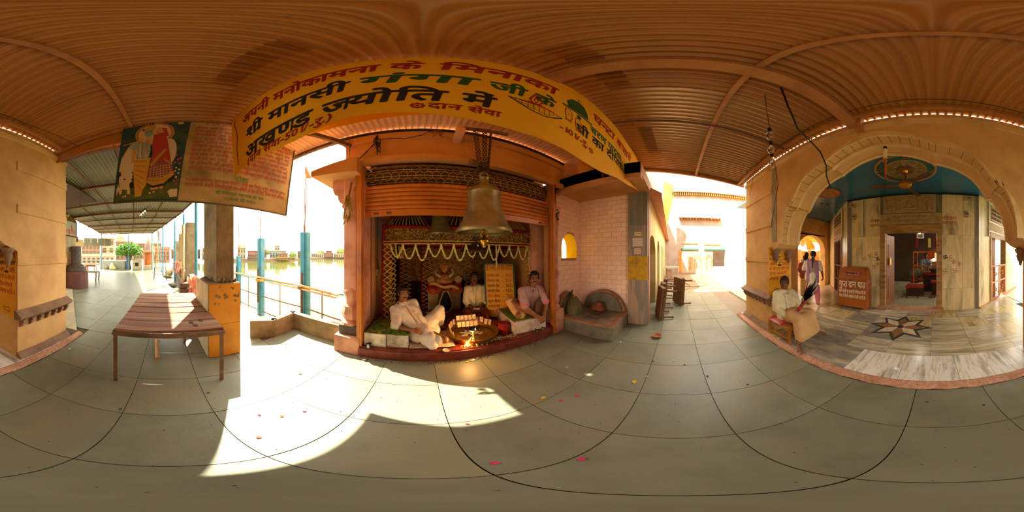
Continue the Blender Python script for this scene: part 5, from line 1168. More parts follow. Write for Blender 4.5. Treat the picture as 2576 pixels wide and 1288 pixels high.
def bcloth(t): return lambda u, v: bf(-1.86 + 5.2 * u + .12 * v * max(0, u - .9) * 10, ztp(-1.86 + 5.2 * u) + (zb(-1.86 + 5.2 * u) - ztp(-1.86 + 5.2 * u)) * v, t)
g_ = M(); g_.grid(bcloth(0), 90, 14); g_.grid(bcloth(.004), 90, 14); g_.build('cloth', m_ban, ba, smooth=True)
bt_ = lambda a, b: bf(a, b, -.0022)
IR, IG, IK = mat('banner_red_paint', 'a82c10', '982408', scale=9, rough=.7), mat('banner_green_paint', '2c5c24', '244c1c', scale=9, rough=.7), mat('banner_black_paint', '201c1c', '2a2824', scale=9, rough=.7)
rd = M(); gr = M(); bkm = M()
def painted(mm, tx, x0, z0, wd, size): letters(mm, tx, bt_, size, x0, z0, wd, slant=.12, bold=.022)
painted(rd, 'अपनी मनोकामना के', -1.55, 3.30, 1.55, .27); painted(rd, 'मिनाका', .08, 3.30, .80, .27); painted(rd, 'घन्टा बजाये', 1.42, 3.32, 1.3, .24)
painted(bkm, 'श्री मानसी', -1.50, 2.98, 1.10, .25); painted(gr, 'गंगा', -.34, 3.0, .62, .25); painted(gr, 'जी के', .36, 3.0, .5, .24); painted(gr, 'चरण पादुका', 1.38, 3.04, .85, .19)
painted(bkm, 'अखण्ड ज्योति में', -1.53, 2.665, 1.92, .27); painted(bkm, 'घी का दीपक जलायें', 1.13, 2.86, 1.75, .21)
painted(rd, '(दान सेवा-501/-रु.)', -1.50, 2.575, 1.0, .13); painted(rd, 'दान सेवा', .03, 2.55, .40, .12); painted(rd, '-101/-रु.', .90, 2.70, .42, .13); painted(rd, 'दान सेवा-51/-', 2.2, 2.86, .8, .10)
for cx, cz in ((-.02, 2.58), (1.38, 2.71)):
    for q in range(8): rd.flat(ell(cx + .03 * math.cos(q * math.pi / 4), cz + .03 * math.sin(q * math.pi / 4), .012, .012, 8), bt_)
    rd.flat(ell(cx, cz, .012, .012, 8), bt_)
stroke(rd, [(-1.76, 3.6), (-1.77, 3.5), (-1.72, 3.35), (-1.70, 3.15), (-1.74, 2.95), (-1.73, 2.7)], bt_, .022)
# lamp bowl with flame, bell, footprints
bowl = [(.49, 2.93)] + [(.49 + .45 * i / 12, 2.93 - .13 * math.sin(math.pi * i / 12) - .04 * i / 12) for i in range(1, 12)] + [(.94, 2.89)]
stroke(bkm, bowl + [(.49, 2.93)], bt_, .012)
for q in range(1, 10): x = .49 + .045 * q; stroke(bkm, [(x, 2.925 - .004 * q), (x, 2.93 - .13 * math.sin(math.pi * q / 10) - .0 )], bt_, .005)
stroke(bkm, [(.53, 2.885), (.90, 2.85)], bt_, .005); stroke(bkm, [(.58, 2.845), (.86, 2.82)], bt_, .005)
rd.flat([(.53, 2.925), (.7, 2.955), (.9, 2.905), (.72, 2.90)], bt_)
stroke(rd, [(.66, 2.94), (.64, 3.0), (.67, 3.08), (.69, 3.13), (.73, 3.06), (.74, 2.99), (.71, 2.94)], bt_, .016); stroke(rd, [(.69, 2.96), (.675, 3.0), (.69, 3.05), (.71, 3.0), (.69, 2.96)], bt_, .010)
gr.flat([(1.02, 3.22), (1.0, 3.32), (1.07, 3.42), (1.17, 3.45), (1.26, 3.42), (1.32, 3.32), (1.34, 3.22)], bt_); gr.flat([(.94, 3.22), (1.42, 3.20), (1.40, 3.175), (.96, 3.185)], bt_); gr.flat(ell(1.18, 3.13, .035, .04, 12), bt_); stroke(gr, [(1.16, 3.45), (1.16, 3.5), (1.20, 3.5)], bt_, .012)
for cx, cz in ((1.03, 3.05), (1.17, 2.98)):
    stroke(rd, [(cx - .035, cz + .10), (cx - .045, cz), (cx - .03, cz - .10), (cx + .02, cz - .11), (cx + .045, cz - .05), (cx + .045, cz + .06), (cx + .01, cz + .12), (cx - .035, cz + .10)], bt_, .010)
    for q in range(5): rd.flat(ell(cx - .04 + .02 * q, cz - .125 + .004 * abs(q - 2), .008, .01, 6), bt_)
    stroke(rd, [(cx - .015, cz + .05), (cx + .015, cz + .02), (cx - .015, cz - .01)], bt_, .006)
rd.build('red_lettering', IR, ba); gr.build('green_lettering', IG, ba); bkm.build('black_lettering', IK, ba)
for i in range(12):
    x = -1.8 + 5.1 * i / 11; M().tube([bf(x, ztp(x)), (x + .02, .84, zr(.84) - .03)], .004, 4).build('tie_cord', m_black, ba)
b2 = thing('folded_banner', 'second yellow banner hanging just behind the painted one, only its lower hem showing', 'banner', (1.0, 1.02, 2.6))
M().grid(lambda u, v: (-.85 + 4.15 * u, 1.02 + .02 * math.sin(u * 18) * v, 3.62 - (.90 + .03 * math.sin(u * 7) - .9 * max(0, u - .62)) * v), 60, 8).build('cloth', m_ban, b2, smooth=True)
l2_ = M(); letters(l2_, 'दान सेवा-101/-रु.', lambda a, b: (a, 1.005, b), .14, 1.2, 2.73, .9); l2_.build('red_lettering', IR, b2)

# ---------------------------------------------------------------- bells
m_bronze = mat('old_bronze', '9c8c5c', '80724c', scale=7, c3='b09c6c', scale3=4, rough=.42, metal=.6, bump=.1, bscale=40); m_brass = mat('polished_brass', 'd8a040', 'b88430', scale=6, rough=.22, metal=.95)
m_chain = mat('rusty_chain', '5a3c24', '402a1a', scale=30, rough=.8)
def bellprof(r, h): return [(r * f, h * g) for f, g in ((.96, .03), (1.0, 0), (1.02, .03), (1.0, .07), (.92, .12), (.82, .22), (.80, .24), (.79, .25), (.72, .36), (.70, .37), (.69, .38), (.64, .52), (.60, .68), (.585, .80), (.60, .82), (.62, .84), (.60, .87), (.55, .93), (.42, .985), (.2, 1.0))] 
def bell(lab, x, y, z, r, h, clap, mb=None):
    t = thing('temple_bell', lab, 'bell', (x, y, z), 'temple bells'); mb = mb or m_bronze
    pr = bellprof(r, h); inner = [(a * .9 if b > .05 * h else a * .93, b * .97) for a, b in pr]
    bb_ = M().lathe(pr, (x, y, z), n=40).build('bell_body', mb, t, smooth='auto')
    M().lathe([(r * .97, .0)] + [(a - .03 * r, b * .96 + .01) for a, b in pr[3:]], (x, y, z), n=40).build('bell_inside', mb, bb_, smooth='auto')
    cz = z + h
    M().lathe([(r * .26, cz - .015 - z), (r * .22, cz + .03 * h - z), (r * .17, cz + .12 * h - z), (r * .16, cz + .18 * h - z), (r * .2, cz + .22 * h - z), (0, cz + .24 * h - z)], (x, y, z), n=20).build('crown', mb, t, smooth='auto')
    M().torus((x, y, cz + .30 * h), r * .15, r * .055, 16, 6, ax=(Vector((1, 0, 0)), Vector((0, 0, 1)), Vector((0, 1, 0)))).build('crown_loop', mb, t, smooth=True)
    if clap:
        M().torus((x, y, z - .01 * h), r * .13, r * .03, 16, 6, ax=(Vector((1, 0, 0)), Vector((0, 0, 1)), Vector((0, 1, 0)))).build('clapper_ring', m_brass, t, smooth=True)
        M().cyl((x, y, z - .02), (x, y, z + h * .8), r * .03, n=8).build('clapper_rod', m_brass, t)
        M().lathe([(0, -.30 * h), (.05 * r, -.29 * h), (.07 * r, -.26 * h), (.05 * r, -.24 * h), (.13 * r, -.22 * h), (.19 * r, -.18 * h), (.19 * r, -.14 * h), (.12 * r, -.09 * h), (.05 * r, -.07 * h), (.05 * r, -.03 * h), (0, -.02 * h)], (x, y, z), n=20).build('clapper', m_brass, t, smooth=True)
    return t
BX, BY, BZ, BR, BH = .735, 1.82, 1.775, .335, .60
bell('largest bronze temple bell with a bright brass clapper, hung on chains before the shrine', BX, BY, BZ, BR, BH, True)
bell('mid-sized tarnished bell hanging in the shrine left of the largest bell', .30, 2.62, 1.84, .21, .42, False)
bell('dark smallest bell hanging in the shrine just behind the largest one', .90, 2.75, 1.57, .24, .40, True, mat('dark_bronze', '4c3828', '3c2c20', scale=8, rough=.5, metal=.6))
def chain(p0, p1, lr=.022, par=None, sag=0):
    p0, p1 = Vector(p0), Vector(p1); L_ = (p1 - p0).length; n = max(2, int(L_ / (lr * 1.45))); mm = M(); d0 = (p1 - p0) / n
    for q in range(n):
        c = p0 + d0 * (q + .5) - Vector((0, 0, sag * math.sin(math.pi * (q + .5) / n))); d = d0.normalized(); a = d.orthogonal().normalized(); b = d.cross(a)
        if q % 2: a, b = b, -a
        mm.torus(c, lr * .62, lr * .2, 10, 4, ax=(d, a, b), sc=(1.45, .9))
    return mm.build('chain', m_chain, par, smooth=True) if par is not None else mm
ct = thing('bell_chains', 'bunch of rusty link chains from the bracket bar down to the largest bell', 'chain', (BX, BY, 2.6))
topz = 3.40
for dx, dy, bx_, by_ in ((-.10, .0, -.03, 0), (-.02, -.02, 0, .02), (.03, .02, .02, -.02), (.09, 0, .05, .0), (.11, .03, .06, .03), (-.12, .03, -.07, .0)):
    chain((BX + dx, BY + dy, topz), (BX + bx_, BY + by_, 2.62), .026, ct)
chain((BX - .06, BY - .04, 2.64), (BX - .25, BY - .12, BZ + BH * .84), .022, ct, .02)
for q in range(5): M().torus((BX + .03 * math.cos(q), BY + .03 * math.sin(q), 2.62 + .02 * q), .055, .010, 12, 5, ax=(Vector((1, 0, .3 * math.sin(q))), Vector((0, 1, .3 * math.cos(q))), Vector((0, 0, 1)))).build('wire_knot', m_chain, ct, smooth=True)
M().cyl((BX - .2, BY - .1, 2.68), (BX - .12, BY - .06, 2.70), .04, n=14).build('pulley', m_dsteel, ct, smooth='auto')
for x, y, z0, z1 in ((.30, 2.62, 2.37, 2.9), (.90, 2.75, 2.08, 2.9)):
    c_ = chain((x, y, z0), (x, y, z1), .02); tag(c_.build('bell_chain', m_chain, None, smooth=True), 'single chain holding up the ' + ('mid-sized tarnished bell' if x < .5 else 'dark smallest bell'), 'chain')

# ---------------------------------------------------------------- wires and string clumps on the shrine front
wi = M()
wi.tube([(-.95, 2.03, 2.86), (-.80, 2.02, 3.0), (-.58, 2.03, 3.25), (-.55, 2.03, 3.33), (-.2, 2.02, 3.28), (0, 2.02, 3.35), (.14, 2.02, 3.47)], .006, 5)
wi.tube([(-.9, 2.03, 2.88), (-.72, 2.02, 3.06), (-.57, 2.02, 3.30)], .005, 5)
for q in range(7): wi.tube([(-.56, 2.02, 3.42), (-.58 + .03 * (q % 4) - .03, 2.0, 3.3 - .02 * q), (-.56 + .02 * (q % 3), 2.0, 3.16 - .03 * q), (-.57 + .05 * (q % 2), 2.01, 3.22 + .02 * q)], .006, 4)
tag(wi.build('tangled_cable', m_black, None), 'tangled black cable looped along the shrine front above the shutter', 'cable')
for i, (x, lab) in enumerate(((.14, 'clump of dried plant strings hanging at the middle of the canopy edge'), (-.95, 'thin dry strings hanging by the left end of the canopy'))):
    mm = M()
    for q in range(10): mm.tube([(x, 2.04, 3.5), (x + random.uniform(-.05, .15) * (1 - i), 2.0, 3.45 - random.uniform(0, .06)), (x + random.uniform(-.04, .2) * (1 - i) + .02, 1.98, 3.38 - random.uniform(0, .12 + .3 * i))], .004, 4)
    tag(mm.build('dry_strings', m_rust, None), lab, 'strings')
m_dry = mat('dried_leaf', 'b89858', '948048', scale=8, rough=.9)
gl_ = thing('dried_garland', 'bunch of dried yellow leaves tied to the left carved pillar', 'garland', (-.97, 1.98, 2.2))
M().tube([(-.93, 2.03, 2.58), (-.95, 2.02, 2.45), (-.97, 2.01, 2.30)], .014, 6).build('stalk', m_rust, gl_)
for q in range(64):
    z = 2.36 - .40 * random.random(); r = .03 + .16 * (2.38 - z); a = random.uniform(0, 6.28); p = Vector((-.97 + r * math.cos(a) * .7, 2.0 + r * math.sin(a) * .5, z)); d = Vector((math.cos(a) * .4, math.sin(a) * .4, -1)).normalized(); s_ = d.cross(Vector((random.uniform(-1, 1), random.uniform(-1, 1), .2))).normalized()
    M().add([p - s_ * .017, p + d * .065, p + s_ * .017, p - d * .04], [(0, 1, 2, 3)]).build('leaf', m_dry, gl_)
fl2 = thing('distant_flag', 'small orange pennant on a tall bare stick above the railing by the lake', 'flag', (-2.6, 3.0, 2.0))
M().tube([(-2.6, 3.0, 2.0), (-2.62, 3.0, 3.0), (-2.6, 3.02, 4.1)], .010, 5).build('pole', m_rust, fl2)
M().add([(-2.6, 3.02, 3.95), (-2.42, 3.03, 3.5), (-2.6, 3.02, 3.55)], [(0, 1, 2)]).build('cloth', m_orc, fl2)
# ---------------------------------------------------------------- shrine interior
m_flowr = mat('marigold_pale', 'd8b860', 'c89c40', scale=14, rough=.85, rand=.12); m_floww = mat('jasmine_string', 'e0d490', 'c8b868', scale=14, rough=.85); m_flowo = mat('faded_flower', 'c89850', 'a84c2c', scale=16, lo=.5, hi=.6, rough=.85); m_redcl = mat('red_velvet', '8c1418', '70101a', scale=5, rough=.9)
def beads(pts, r, mm=None, gap=1.5):
    mm = mm or M(); pts = [Vector(p) for p in pts]; acc = 0
    for a, b in zip(pts, pts[1:]):
        L_ = (b - a).length; n = max(1, int(round(L_ / (r * gap))))
        for q in range(n):
            p = a + (b - a) * (q / n); mm.ball(p, (r * random.uniform(.85, 1.15), r * random.uniform(.85, 1.15), r * random.uniform(.7, .95)), 6, 4)
    return mm
def swag(p0, p1, drop, r, lab):
    p0, p1 = Vector(p0), Vector(p1); pts = [p0 + (p1 - p0) * (i / 14) - Vector((0, 0, drop * (1 - (2 * i / 14 - 1) ** 2))) for i in range(15)]
    return pts
ORD = 'first second third fourth fifth sixth seventh eighth ninth tenth eleventh twelfth thirteenth fourteenth'.split()
# canopy frame with red posts
FX0, FX1, FY = -.62, 2.06, 2.62
mf = thing('flower_canopy', 'flower covered canopy frame with red posts inside the shrine', 'canopy', (.7, 3.2, .17))
for x, y in ((FX0, FY), (FX1, FY), (FX0 + .1, 3.9), (FX1 - .1, 3.9), (.02, 3.95), (1.25, 3.95)): M().cyl((x, y, .17), (x, y, 2.03), .03, n=8).build('post', m_redcl, mf)
for z, r in ((1.99, .03), (1.72, .025)):
    for a, b in (((FX0, FY), (FX1, FY)), ((FX0, FY), (FX0 + .1, 3.9)), ((FX1, FY), (FX1 - .1, 3.9)), ((FX0 + .1, 3.9), (FX1 - .1, 3.9))): M().tube([(a[0] + (b[0] - a[0]) * i / 8, a[1] + (b[1] - a[1]) * i / 8, z - .03 * math.sin(math.pi * i / 8)) for i in range(9)], r, 6).build('red_rail', m_redcl, mf)
# frieze of woven flowers between the rails
m_fz = mat('flower_frieze', '8c6c28', '5c3a18', scale=18, rough=.9)
fz = M()
fz.box(FX0, FX1, FY + .01, FY + .02, 1.74, 1.97); fz.box(FX0 + .01, FX0 + .02, FY, 3.9, 1.74, 1.97); fz.box(FX1 - .02, FX1 - .01, FY, 3.9, 1.74, 1.97); fz.box(FX0 + .1, FX1 - .1, 3.92, 3.93, .9, 1.97)
fz.build('frieze_cloth', m_fz, mf)
fb = M()
for q in range(520): fb.ball((random.uniform(FX0, FX1), FY - .0, random.uniform(1.75, 1.96)), random.uniform(.008, .014), 5, 3)
for q in range(220): fb.ball((FX0 + .0 + .02, random.uniform(FY, 3.9), random.uniform(1.75, 1.96)), random.uniform(.008, .014), 5, 3)
for q in range(500): fb.ball((random.uniform(FX0 + .1, FX1 - .1), 3.91, random.uniform(.95, 1.95)), random.uniform(.009, .015), 5, 3)
stuff(fb.build('frieze_flowers', m_flowo, mf))
b_ = M(); beads([(FX0, FY - .02, 1.70), (FX1, FY - .02, 1.70)], .014, b_); beads([(FX0, FY - .02, 1.74), (FX1, FY - .02, 1.745)], .012, b_); beads([(FX0 + .02, FY, 1.7), (FX0 + .1, 3.9, 1.7)], .014, b_); stuff(b_.build('edge_flowers', m_flowr, mf))
# pyramids of flower strings on top
for cx, lab in ((-.25, 0), (.72, 1), (1.68, 2)):
    mm = M()
    w_ = .36 if lab != 1 else .5
    for q in range(13):
        u = -1 + 2 * q / 12; beads([(cx + .04 * u, 3.0, 2.52), (cx + w_ * u, FY, 2.0)], .011, mm, 2.1)
    stuff(mm.build('flower_strings', m_flowr, mf)); 
    for u in (-1, 1): M().tube([(cx + .05 * u, 3.0, 2.53), (cx + w_ * u, FY, 2.0)], .012, 5).build('red_cord', m_redcl, mf)
# lattice flower columns
for (xa, ya), (xb, yb) in (((FX0, FY), (FX0 + .13, FY)), ((FX1, FY), (FX1 - .15, FY)), ((FX0 + .12, 3.9), (FX0 + .36, 3.93)), ((.02, 3.9), (.26, 3.9)), ((1.25, 3.9), (1.05, 3.9)), ((FX0 + .05, 2.95), (FX0 + .08, 3.4))):
    mm = M(); a, b = Vector((xa, ya - .02, 0)), Vector((xb, yb - .02, 0)); zz = 1.7; fl_ = 0
    while zz > .25:
        z2 = zz - .10; p, q_ = (a, b) if fl_ % 2 == 0 else (b, a)
        beads([p + Vector((0, 0, zz)), q_ + Vector((0, 0, z2))], .014, mm, 1.7); beads([q_ + Vector((0, 0, zz)), p + Vector((0, 0, z2))], .014, mm, 1.7); fl_ += 1; zz = z2
    stuff(mm.build('flower_lattice', m_flowo if xa > 0 else m_flowr, mf)); M().tube([a + Vector((-.02, .02, 1.7)), a + Vector((-.02, .02, .2))], .014, 6).build('red_cord', m_redcl, mf)
# scalloped jasmine garlands, each a thing
nsw = 12
for i in range(nsw):
    x0 = FX0 + .12 + (FX1 - FX0 - .24) * i / nsw; x1 = FX0 + .12 + (FX1 - FX0 - .24) * (i + 1) / nsw
    mm = M(); beads(swag((x0, FY - .05, 1.68), (x1, FY - .05, 1.68), .22 + .03 * ((i * 7) % 3 - 1), 0, ''), .017, mm, 1.25); beads([(x1, FY - .05, 1.68), (x1, FY - .055, 1.60)], .02, mm, 1.0)
    tag(mm.build('jasmine_garland', m_floww, None), ORD[i] + ' pale jasmine garland loop from the left along the front of the flower canopy', 'garland', 'scalloped jasmine garlands')
for i in range(3):
    y0 = FY + .35 * i; mm = M(); beads(swag((FX0 + .2, y0, 1.68), (FX0 + .22, y0 + .35, 1.68), .22, 0, ''), .017, mm, 1.25)
    tag(mm.build('jasmine_garland', m_floww, None), ('front', 'middle', 'rear')[i] + ' of three jasmine loops on the side of the canopy by the left shrine wall', 'garland', 'side jasmine garlands')
for x, zb_, lab in ((1.27, 1.28, 'short jasmine string dangling in front of the price board'), (2.0, 1.12, 'longer jasmine string hanging at the corner of the canopy near the price board')):
    mm = M(); beads([(x, FY - .04, 1.68), (x + .01, FY - .04, zb_)], .016, mm, 1.3); tag(mm.build('jasmine_string', m_floww, None), lab, 'garland')
# altar
at_ = thing('altar', 'white painted altar chest with red cloths, cushions and a garlanded seated idol', 'altar', (.55, 4.0, .17))
m_alt = mat('painted_chest', 'b8a47c', '94784c', scale=5, c3='6c5030', scale3=4, rough=.7); m_orcl = mat('saffron_cloth', 'c85a1c', 'b04c18', scale=6, rough=.9)
bevel(M().box(.15, .95, 3.85, 4.25, .17, .66).build('chest', m_alt, at_), .015)
for x in (.3, .8): M().box(x - .1, x + .1, 3.842, 3.85, .25, .58).build('painted_panel', m_carve, at_)
M().grid(lambda u, v: (.12 + .86 * u, 3.83 + .02 * math.sin(u * 30), .72 - (.10 + .04 * math.sin(u * 9)) * v), 40, 4).build('saffron_hem', m_orcl, at_, smooth=True)
bevel(M().box(.13, .97, 3.84, 4.25, .66, .84).build('red_seat', m_redcl, at_), .03)
M().tube([(.18 + .7 * i / 10, 3.80, .84 - .12 * i / 10 + .03 * math.sin(i)) for i in range(11)], .04, 8).build('yellow_sash', m_flowr, at_, smooth=True)
for x in (.22, .88): M().cyl((x, 3.82, .93), (x, 4.1, .93), .09, n=18).build('bolster', m_carve, at_, smooth='auto')
M().lathe([(0, .84), (.24, .85), (.25, .92), (.17, 1.02), (.10, 1.08), (.12, 1.2), (.15, 1.27), (.08, 1.36), (.05, 1.38), (0, 1.38)], (.55, 4.02, 0), n=18).build('idol_body', mat('gold_brocade', 'c8924c', 'a8602c', scale=12, rough=.6), at_, smooth='auto')
M().ball((.55, 4.0, 1.46), (.085, .085, .10), 14, 9).build('idol_head', mat('pale_marble_face', 'c8b48c', None, rough=.4), at_, smooth=True)
M().lathe([(.09, 1.50), (.12, 1.54), (.09, 1.62), (.04, 1.68), (0, 1.69)], (.55, 4.0, 0), n=14).build('idol_crown', mat('gold_brocade', 'c8924c', None), at_, smooth='auto')
for s_ in (-1, 1):
    M().ball((.55 + .03 * s_, 3.918, 1.475), (.016, .006, .008), 8, 5).build('idol_eye', m_black, at_)
    M().tube([(.55 + .15 * s_, 4.0, 1.26), (.55 + .22 * s_, 3.9, 1.08), (.55 + .10 * s_, 3.82, 1.0)], .035, 7).build('idol_arm', mat('pale_marble_face', 'c8b48c', None), at_, smooth=True)
    M().grid(lambda u, v, s_=s_: (.55 + s_ * (.30 + .16 * u), 4.1 + .03 * math.sin(u * 15), 1.78 - .75 * v), 10, 6).build('red_drape', m_redcl, at_, smooth=True)
M().obox((.55, 3.905, 1.52), (.035, 0, 0), (0, .003, 0), (0, 0, .006)).build('forehead_mark', m_red, at_)
gm_ = M(); beads([(.55 + .14 * math.cos(a), 3.86 + .02 * math.cos(a), 1.22 + .16 * math.sin(a)) for a in [math.pi * (1 + i / 10) for i in range(11)]], .02, gm_, 1.2); stuff(gm_.build('idol_garland', m_redcl, at_))
M().lathe([(.05, .20), (.13, .22), (.13, .4), (.10, .5), (.06, .62), (0, .70)], (.55, 3.74, 0), n=14).build('black_stone_idol', m_black, at_, smooth='auto')
gm_ = M(); beads([(.55 + .15 * math.cos(a), 3.62, .42 + .24 * math.sin(a)) for a in [math.pi * (1 + i / 12) for i in range(13)]], .02, gm_, 1.2); beads([(.40, 3.63, .42), (.50, 3.68, .68), (.6, 3.68, .68), (.70, 3.63, .42)], .02, gm_, 1.2); stuff(gm_.build('idol_garland', m_flowr, at_))
pp = tag(M().obox((.22, 3.62, .178), (.10, .03, 0), (-.03, .07, 0), (0, 0, .004)).build('paper_sheet', mat('cream_paper', 'd8c89c', None, rough=.9)), 'sheet of cream paper on the red floor in front of the altar', 'paper')
# price board
pbA, pbB, pbC, pbD = Vector((1.42, 2.98, .20)), Vector((1.79, 2.78, .20)), Vector((1.84, 2.98, 1.36)), Vector((1.20, 3.12, 1.34))
pb = thing('price_board', 'yellow board with a green border listing offering prices, leaning in the shrine', 'board', (1.5, 2.95, .2))
ux = Vector((.50, -.21, 0)).normalized(); uz = Vector((.0, .1, 1)).normalized(); un = ux.cross(uz).normalized()
pbO = Vector((1.28, 3.03, .20)); BW, BHH = .60, 1.14
def pbf(a, b, t=0): return pbO + ux * a + uz * b + un * t
M().prism([(0, 0), (BW, 0), (BW, BHH), (0, BHH)], lambda a, b, t: pbf(a, b, t), -.02, 0).build('panel', mat('board_yellow', 'e8a828', 'dc9820', scale=4, rough=.6), pb)
for a0, a1, b0, b1 in ((-.02, .015, -.02, BHH + .02), (BW - .015, BW + .02, -.02, BHH + .02), (-.02, BW + .02, BHH - .015, BHH + .02), (-.02, BW + .02, -.02, .01)):
    M().prism([(a0, b0), (a1, b0), (a1, b1), (a0, b1)], lambda a, b, t: pbf(a, b, t), -.025, .01).build('border', m_green, pb)
r1 = M(); r2 = M(); pf2 = lambda a, b: pbf(a, b, .003)
letters(r1, 'श्री मानसी गंगा सेवा सारिणी', pf2, .17, .03, 1.0, .54)
rowsP = [('राजभोग सेवा', '151/-', 0), ('मंगलभोग सेवा', '251/-', 0), ('राजभोग सेवा', '351/-', 1), ('सायंभोग सेवा', '551/-', 1), ('दीप सेवा', '751/-', 0), ('फूल सेवा', '1100/-', 1), ('अखण्ड सेवा', '2100/-', 1), ('वस्त्र सेवा', '3100/-', 0)]
for i, (a, b, c_) in enumerate(rowsP):
    mm = (r1, r2)[c_]; z = .87 - .108 * i; letters(mm, a, pf2, .085, .04, z, .25); letters(mm, '-', pf2, .085, .35, z); letters(mm, b, pf2, .09, .42, z, .15)
r1.build('red_lettering', m_pred, pb); r2.build('black_lettering', IK, pb)
# seats, cushions, tray
m_seat = mat('stained_marble_seat', 'e4d4c0', 'cbb49c', scale=5, c3='7c5c48', scale3=4, rough=.45)
sl_ = thing('marble_plinth', 'low marble block seat with a broken edge under the reclining man at the left wall', 'seat', (-.5, 2.35, .17))
bevel(M().box(-.76, -.46, 2.06, 2.9, .17, .39).build('block', m_seat, sl_), .006); bevel(M().box(-.455, -.17, 2.09, 2.9, .17, .385).build('block', m_seat, sl_), .006)
mc = thing('leaf_print_cushion', 'green leaf patterned cushion on the left marble seat', 'cushion', (-.45, 2.4, .39)); m_lc = mat('green_leaf_print', '5c7c20', '2c4414', scale=14, c3='b8a844', scale3=12, rough=.85)
bevel(M().grid(lambda u, v: (-.76 + .60 * u, 2.07 + .82 * v, .395 + .055 * math.sin(math.pi * min(1, max(0, u))) ** .35 * math.sin(math.pi * v) ** .35 + .012 * noise.noise((u * 6, v * 6, 0))), 14, 16).build('cover', m_lc, mc, smooth=True), 0.0001) if False else M().grid(lambda u, v: (-.76 + .60 * u, 2.07 + .82 * v, .392 + .055 * (max(0, math.sin(math.pi * u)) ** .35) * (max(0, math.sin(math.pi * v)) ** .35) + .010 * noise.noise((u * 6, v * 6, 0))), 14, 16).build('cover', m_lc, mc, smooth=True)
sr_ = thing('marble_plinth', 'square marble block seat under the man in the pink striped shirt', 'seat', (1.65, 2.5, .17))
bevel(M().prism([(1.36, 2.14), (1.97, 2.06), (1.98, 2.85), (1.46, 2.92)], lambda a, b, t: (a, b, t), .17, .40).build('block', m_seat, sr_), .006)
mc2 = thing('leaf_print_cushion', 'green leaf patterned cushion under the man in the pink striped shirt', 'cushion', (1.65, 2.5, .4))
M().grid(lambda u, v: (1.38 + .1 * v * (1 - u) + .58 * u, 2.17 - .07 * u + .70 * v, .402 + .045 * (max(0, math.sin(math.pi * u)) ** .35) * (max(0, math.sin(math.pi * v)) ** .35)), 12, 12).build('cover', m_lc, mc2, smooth=True)
tag(M().grid(lambda u, v: (-.16 + .60 * u, 2.06 + .55 * v + .03 * u, .176 + .012 * noise.noise((u * 5, v * 5, 2)) + .01), 16, 12).build('printed_mat', mat('flower_print_cotton', 'd8c8b0', '8c9c8c', scale=22, lo=.55, hi=.62, c3='b85048', scale3=16, rough=.9), None, smooth=True), 'thin flowered cotton mat on the floor under the reclining man', 'mat')
TX, TY = .78, 2.42
ty = thing('brass_tray', 'wide round brass tray on the shrine floor holding banknotes', 'tray', (TX, TY, .17)); m_tray = mat('tray_brass', 'a07838', '84602c', scale=6, rough=.35, metal=.85)
M().lathe([(0, .20), (.36, .20), (.40, .27), (.415, .272), (.38, .185), (0, .182)], (TX, TY, 0), n=48).build('pan', m_tray, ty, smooth='auto')
m_note = mat('banknote', 'e0c89c', 'c0946c', scale=30, rough=.8, rand=.15); m_noteg = mat('grey_banknote', 'a8a890', '888c7c', scale=40, rough=.8, rand=.15)
nn = 0
for i in range(14):
    a = R(200 - 14 * i); r = .36; x, y = TX + r * math.cos(a), TY + r * math.sin(a)
    o = M().obox((x, y, .30 + .012 * (i % 3)), (-math.sin(a) * .035, math.cos(a) * .035, 0), (math.cos(a) * .01, math.sin(a) * .01, .05), (.0008, .0008, 0)).build('banknote', m_note)
    tag(o, ORD[i] + ' cream banknote from the left tucked upright round the back rim of the tray', 'banknote', 'upright banknotes on the tray')
for i in range(10):
    x, y = TX - .18 + .07 * (i % 5), TY + .12 + .10 * (i // 5); tag(M().obox((x, y, .33 + .08 * (i // 5)), (.03, .004, 0), (0, .012, .045), (0, .0008, 0)).build('banknote', m_note), ORD[i % 5] + ' banknote from the left in the ' + ('lower' if i < 5 else 'upper') + ' standing row inside the brass tray', 'banknote', 'standing banknotes on the tray')
for i in range(16):
    a = random.uniform(0, 6.28); r = random.uniform(.02, .2); x, y = TX - .05 + r * math.cos(a), TY - .02 + r * .7 * math.sin(a); q = random.uniform(0, 3.1)
    tag(M().obox((x, y, .206 + .0016 * i), (.045 * math.cos(q), .045 * math.sin(q), 0), (-.022 * math.sin(q), .022 * math.cos(q), 0), (0, 0, .0006)).build('banknote', m_noteg), 'greyish banknote lying flat in the middle of the brass tray', 'banknote', 'flat banknotes on the tray')
# lamp and fire
lp = thing('brass_oil_lamp', 'tall brass oil lamp with a burning wick at the edge of the shrine ledge', 'lamp', (.69, 1.965 + .09, .155))
LX, LY = .69, 2.09
M().lathe([(0, .17), (.085, .17), (.08, .19), (.06, .215), (.035, .24), (.018, .27), (.025, .285), (.014, .30), (.014, .36), (.022, .37), (.014, .385), (.016, .40), (.05, .415), (.085, .445), (.09, .45), (.082, .452), (.045, .425), (0, .42)], (LX, LY, 0), n=28).build('stand', m_brass, lp, smooth='auto')
M().cyl((LX, LY, .43), (LX, LY, .446), .07, n=20).build('oil', m_black, lp)
M().lathe([(0, 0), (.006, .006), (.004, .016), (0, .028)], (LX + .015, LY - .03, .446), n=8).build('wick_flame', mat('flame_pale', 'ffe8a0', None, emit='ffdf90', estr=14), lp, smooth=True)
fr_ = thing('small_fire', 'little open fire of red embers burning on the shrine ledge', 'fire', (.60, 2.07, .17))
m_flame = mat('flame', 'ff8820', None, emit='ff9a2a', estr=16); m_emb = mat('ember', 'c02008', None, emit='ff3008', estr=3.0)
